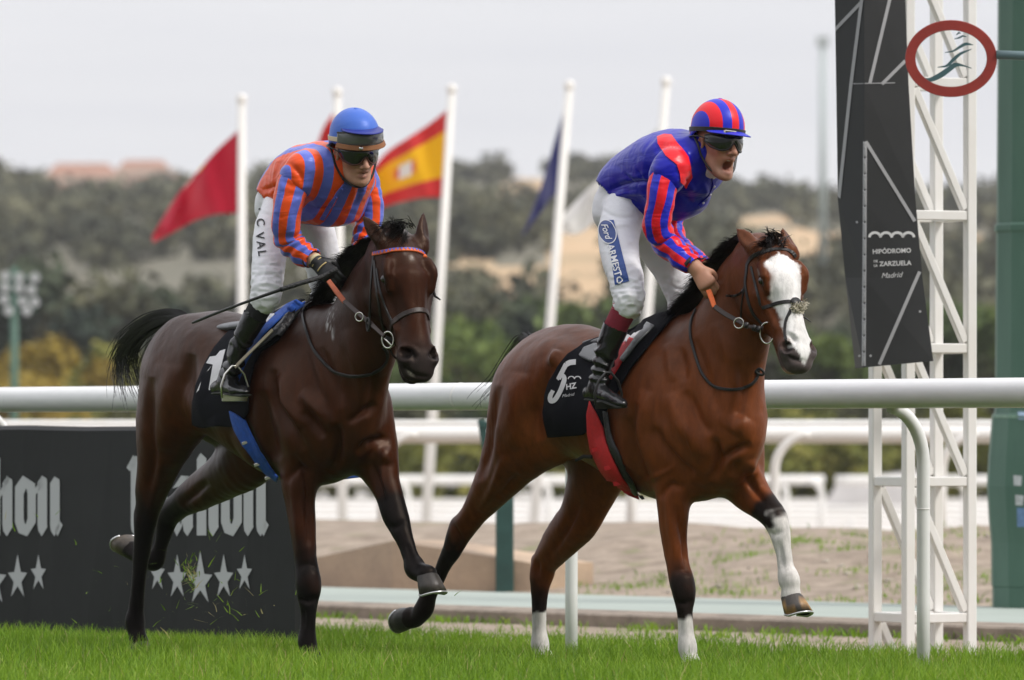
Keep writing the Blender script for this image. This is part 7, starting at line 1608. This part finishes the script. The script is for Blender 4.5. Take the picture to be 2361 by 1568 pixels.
decal('lettering', put(text_geo('C', 1, bold=.012), 230.5+.3675*1010, 230.5+.3675*768, 16, 80), M_bprint, bb7, j7['breeches'], lift=.004, step=4)
decal('lettering', put(text_geo('.', 1, bold=.03), 230.5+.3675*1004, 230.5+.3675*684, 5, 80), M_bprint, bb7, j7['breeches'], lift=.004, step=4)
decal('sock_mark', join2d([polygeo(oval(403.3+.2205*758, 662.6+.2205*262, 5, 2.4, 0, 14)), polygeo(oval(403.3+.2205*752, 662.6+.2205*292, 5, 2.4, 0, 14))]), mat('grey_print', (.10, .10, .10), .7), bvh_of([o for o in bpy.data.objects if o.parent == j7['body'] and o.name.startswith('sock')]), j7['body'], lift=.003, step=0)
decal('sock_mark', ringgeo(oval(1238.8+.3123*562, 691.4+.3123*46, 6, 6, 0, 16), oval(1238.8+.3123*562, 691.4+.3123*46, 4.6, 4.6, 0, 16)), mat('pink_print', (.5, .12, .15), .7), bvh_of([o for o in bpy.data.objects if o.parent == j5['body'] and o.name.startswith('sock')]), j5['body'], lift=.003, step=0)
# button strip of both jackets
for jk, P in ((j5, [(1640, 398), (1644, 425), (1632, 450), (1610, 475)]), (j7, [(795, 425), (775, 450), (758, 478), (742, 505)])):
    bv_ = bvh_of([jk['jacket']]); pts, nor = on_path(bv_, P, .004, 8); V_, F_ = ribbon(pts, nor, .020, .005); mesh('button_strip', V_, F_, solid_satin('strip_satin', BLUE if jk is j5 else LAV, .35, .3), jk['jacket'])
    for k in (3, 9, 15, 21): b = MB(); b.tube([pts[k]+nor[k]*.002, pts[k]+nor[k]*.006], [.006, .005], 10); b.build('button', M_wprint if jk is j5 else solid_satin('lavender_button', LAV, .3, .1), jk['jacket'], smooth=True)
# glove piping and the beige wrist band of the left jockey
wr, kn, pn, (w_, pn_, d_) = j7['hands'][0]
for t in (.18, .55): P_ = rig7.W(np.array([wr+(kn-wr)*t-pn_*(.0235-10*x*x)+w_*x for x in np.linspace(-.026, .026, 9)])); b = MB(); b.tube(P_, .0028, 6); b.build('glove_piping', mat('gold_thread', (.55, .42, .18), .5), j7['body'], smooth=True)
b = MB(); b.tube(rig7.W(np.array([wr-d_*.012, wr+d_*.004])), .0335, 18, cap=False); o_ = b.build('cuff_band', mat('beige_cuff', (.60, .50, .30), .7), j7['jacket'], smooth=True); o_.modifiers.new('thickness', 'SOLIDIFY').thickness = .003
# whip
wh = empty('whip', rig7.W(rig7.J(760, 628, -.15)), 'long black racing whip held by the jockey in stripes', 'whip')
hp_ = [rig7.W(rig7.J(*p)) for p in ((778, 619, -.13), (741, 638, -.19), (695, 652, -.29), (646, 668, -.37))]; b = MB(); b.tube(spline(np.array(hp_), 5), .0105, 10); b.build('handle', mat('whip_grip', (.018, .018, .019), .55, .3, 40, .8, 120), wh, smooth=True)
sp_ = [rig7.W(rig7.J(*p)) for p in ((649, 667, -.365), (600, 684, -.41), (543, 705, -.45))]; b = MB(); b.tube(spline(np.array(sp_), 4), np.linspace(.0075, .006, 9), 8); b.build('shaft', M_frame, wh, smooth=True)
fl_ = [rig7.W(rig7.J(*p)) for p in ((548, 703, -.447), (535, 708, -.455), (490, 725, -.48), (444, 744, -.51))]; b = MB(); b.tube(spline(np.array(fl_), 4), [.006]+[.0105]*11+[.008], 8, flat=(1, .6)); b.build('flap', mat('whip_flap', (.06, .062, .062), .5, .3, 30), wh, smooth=True)
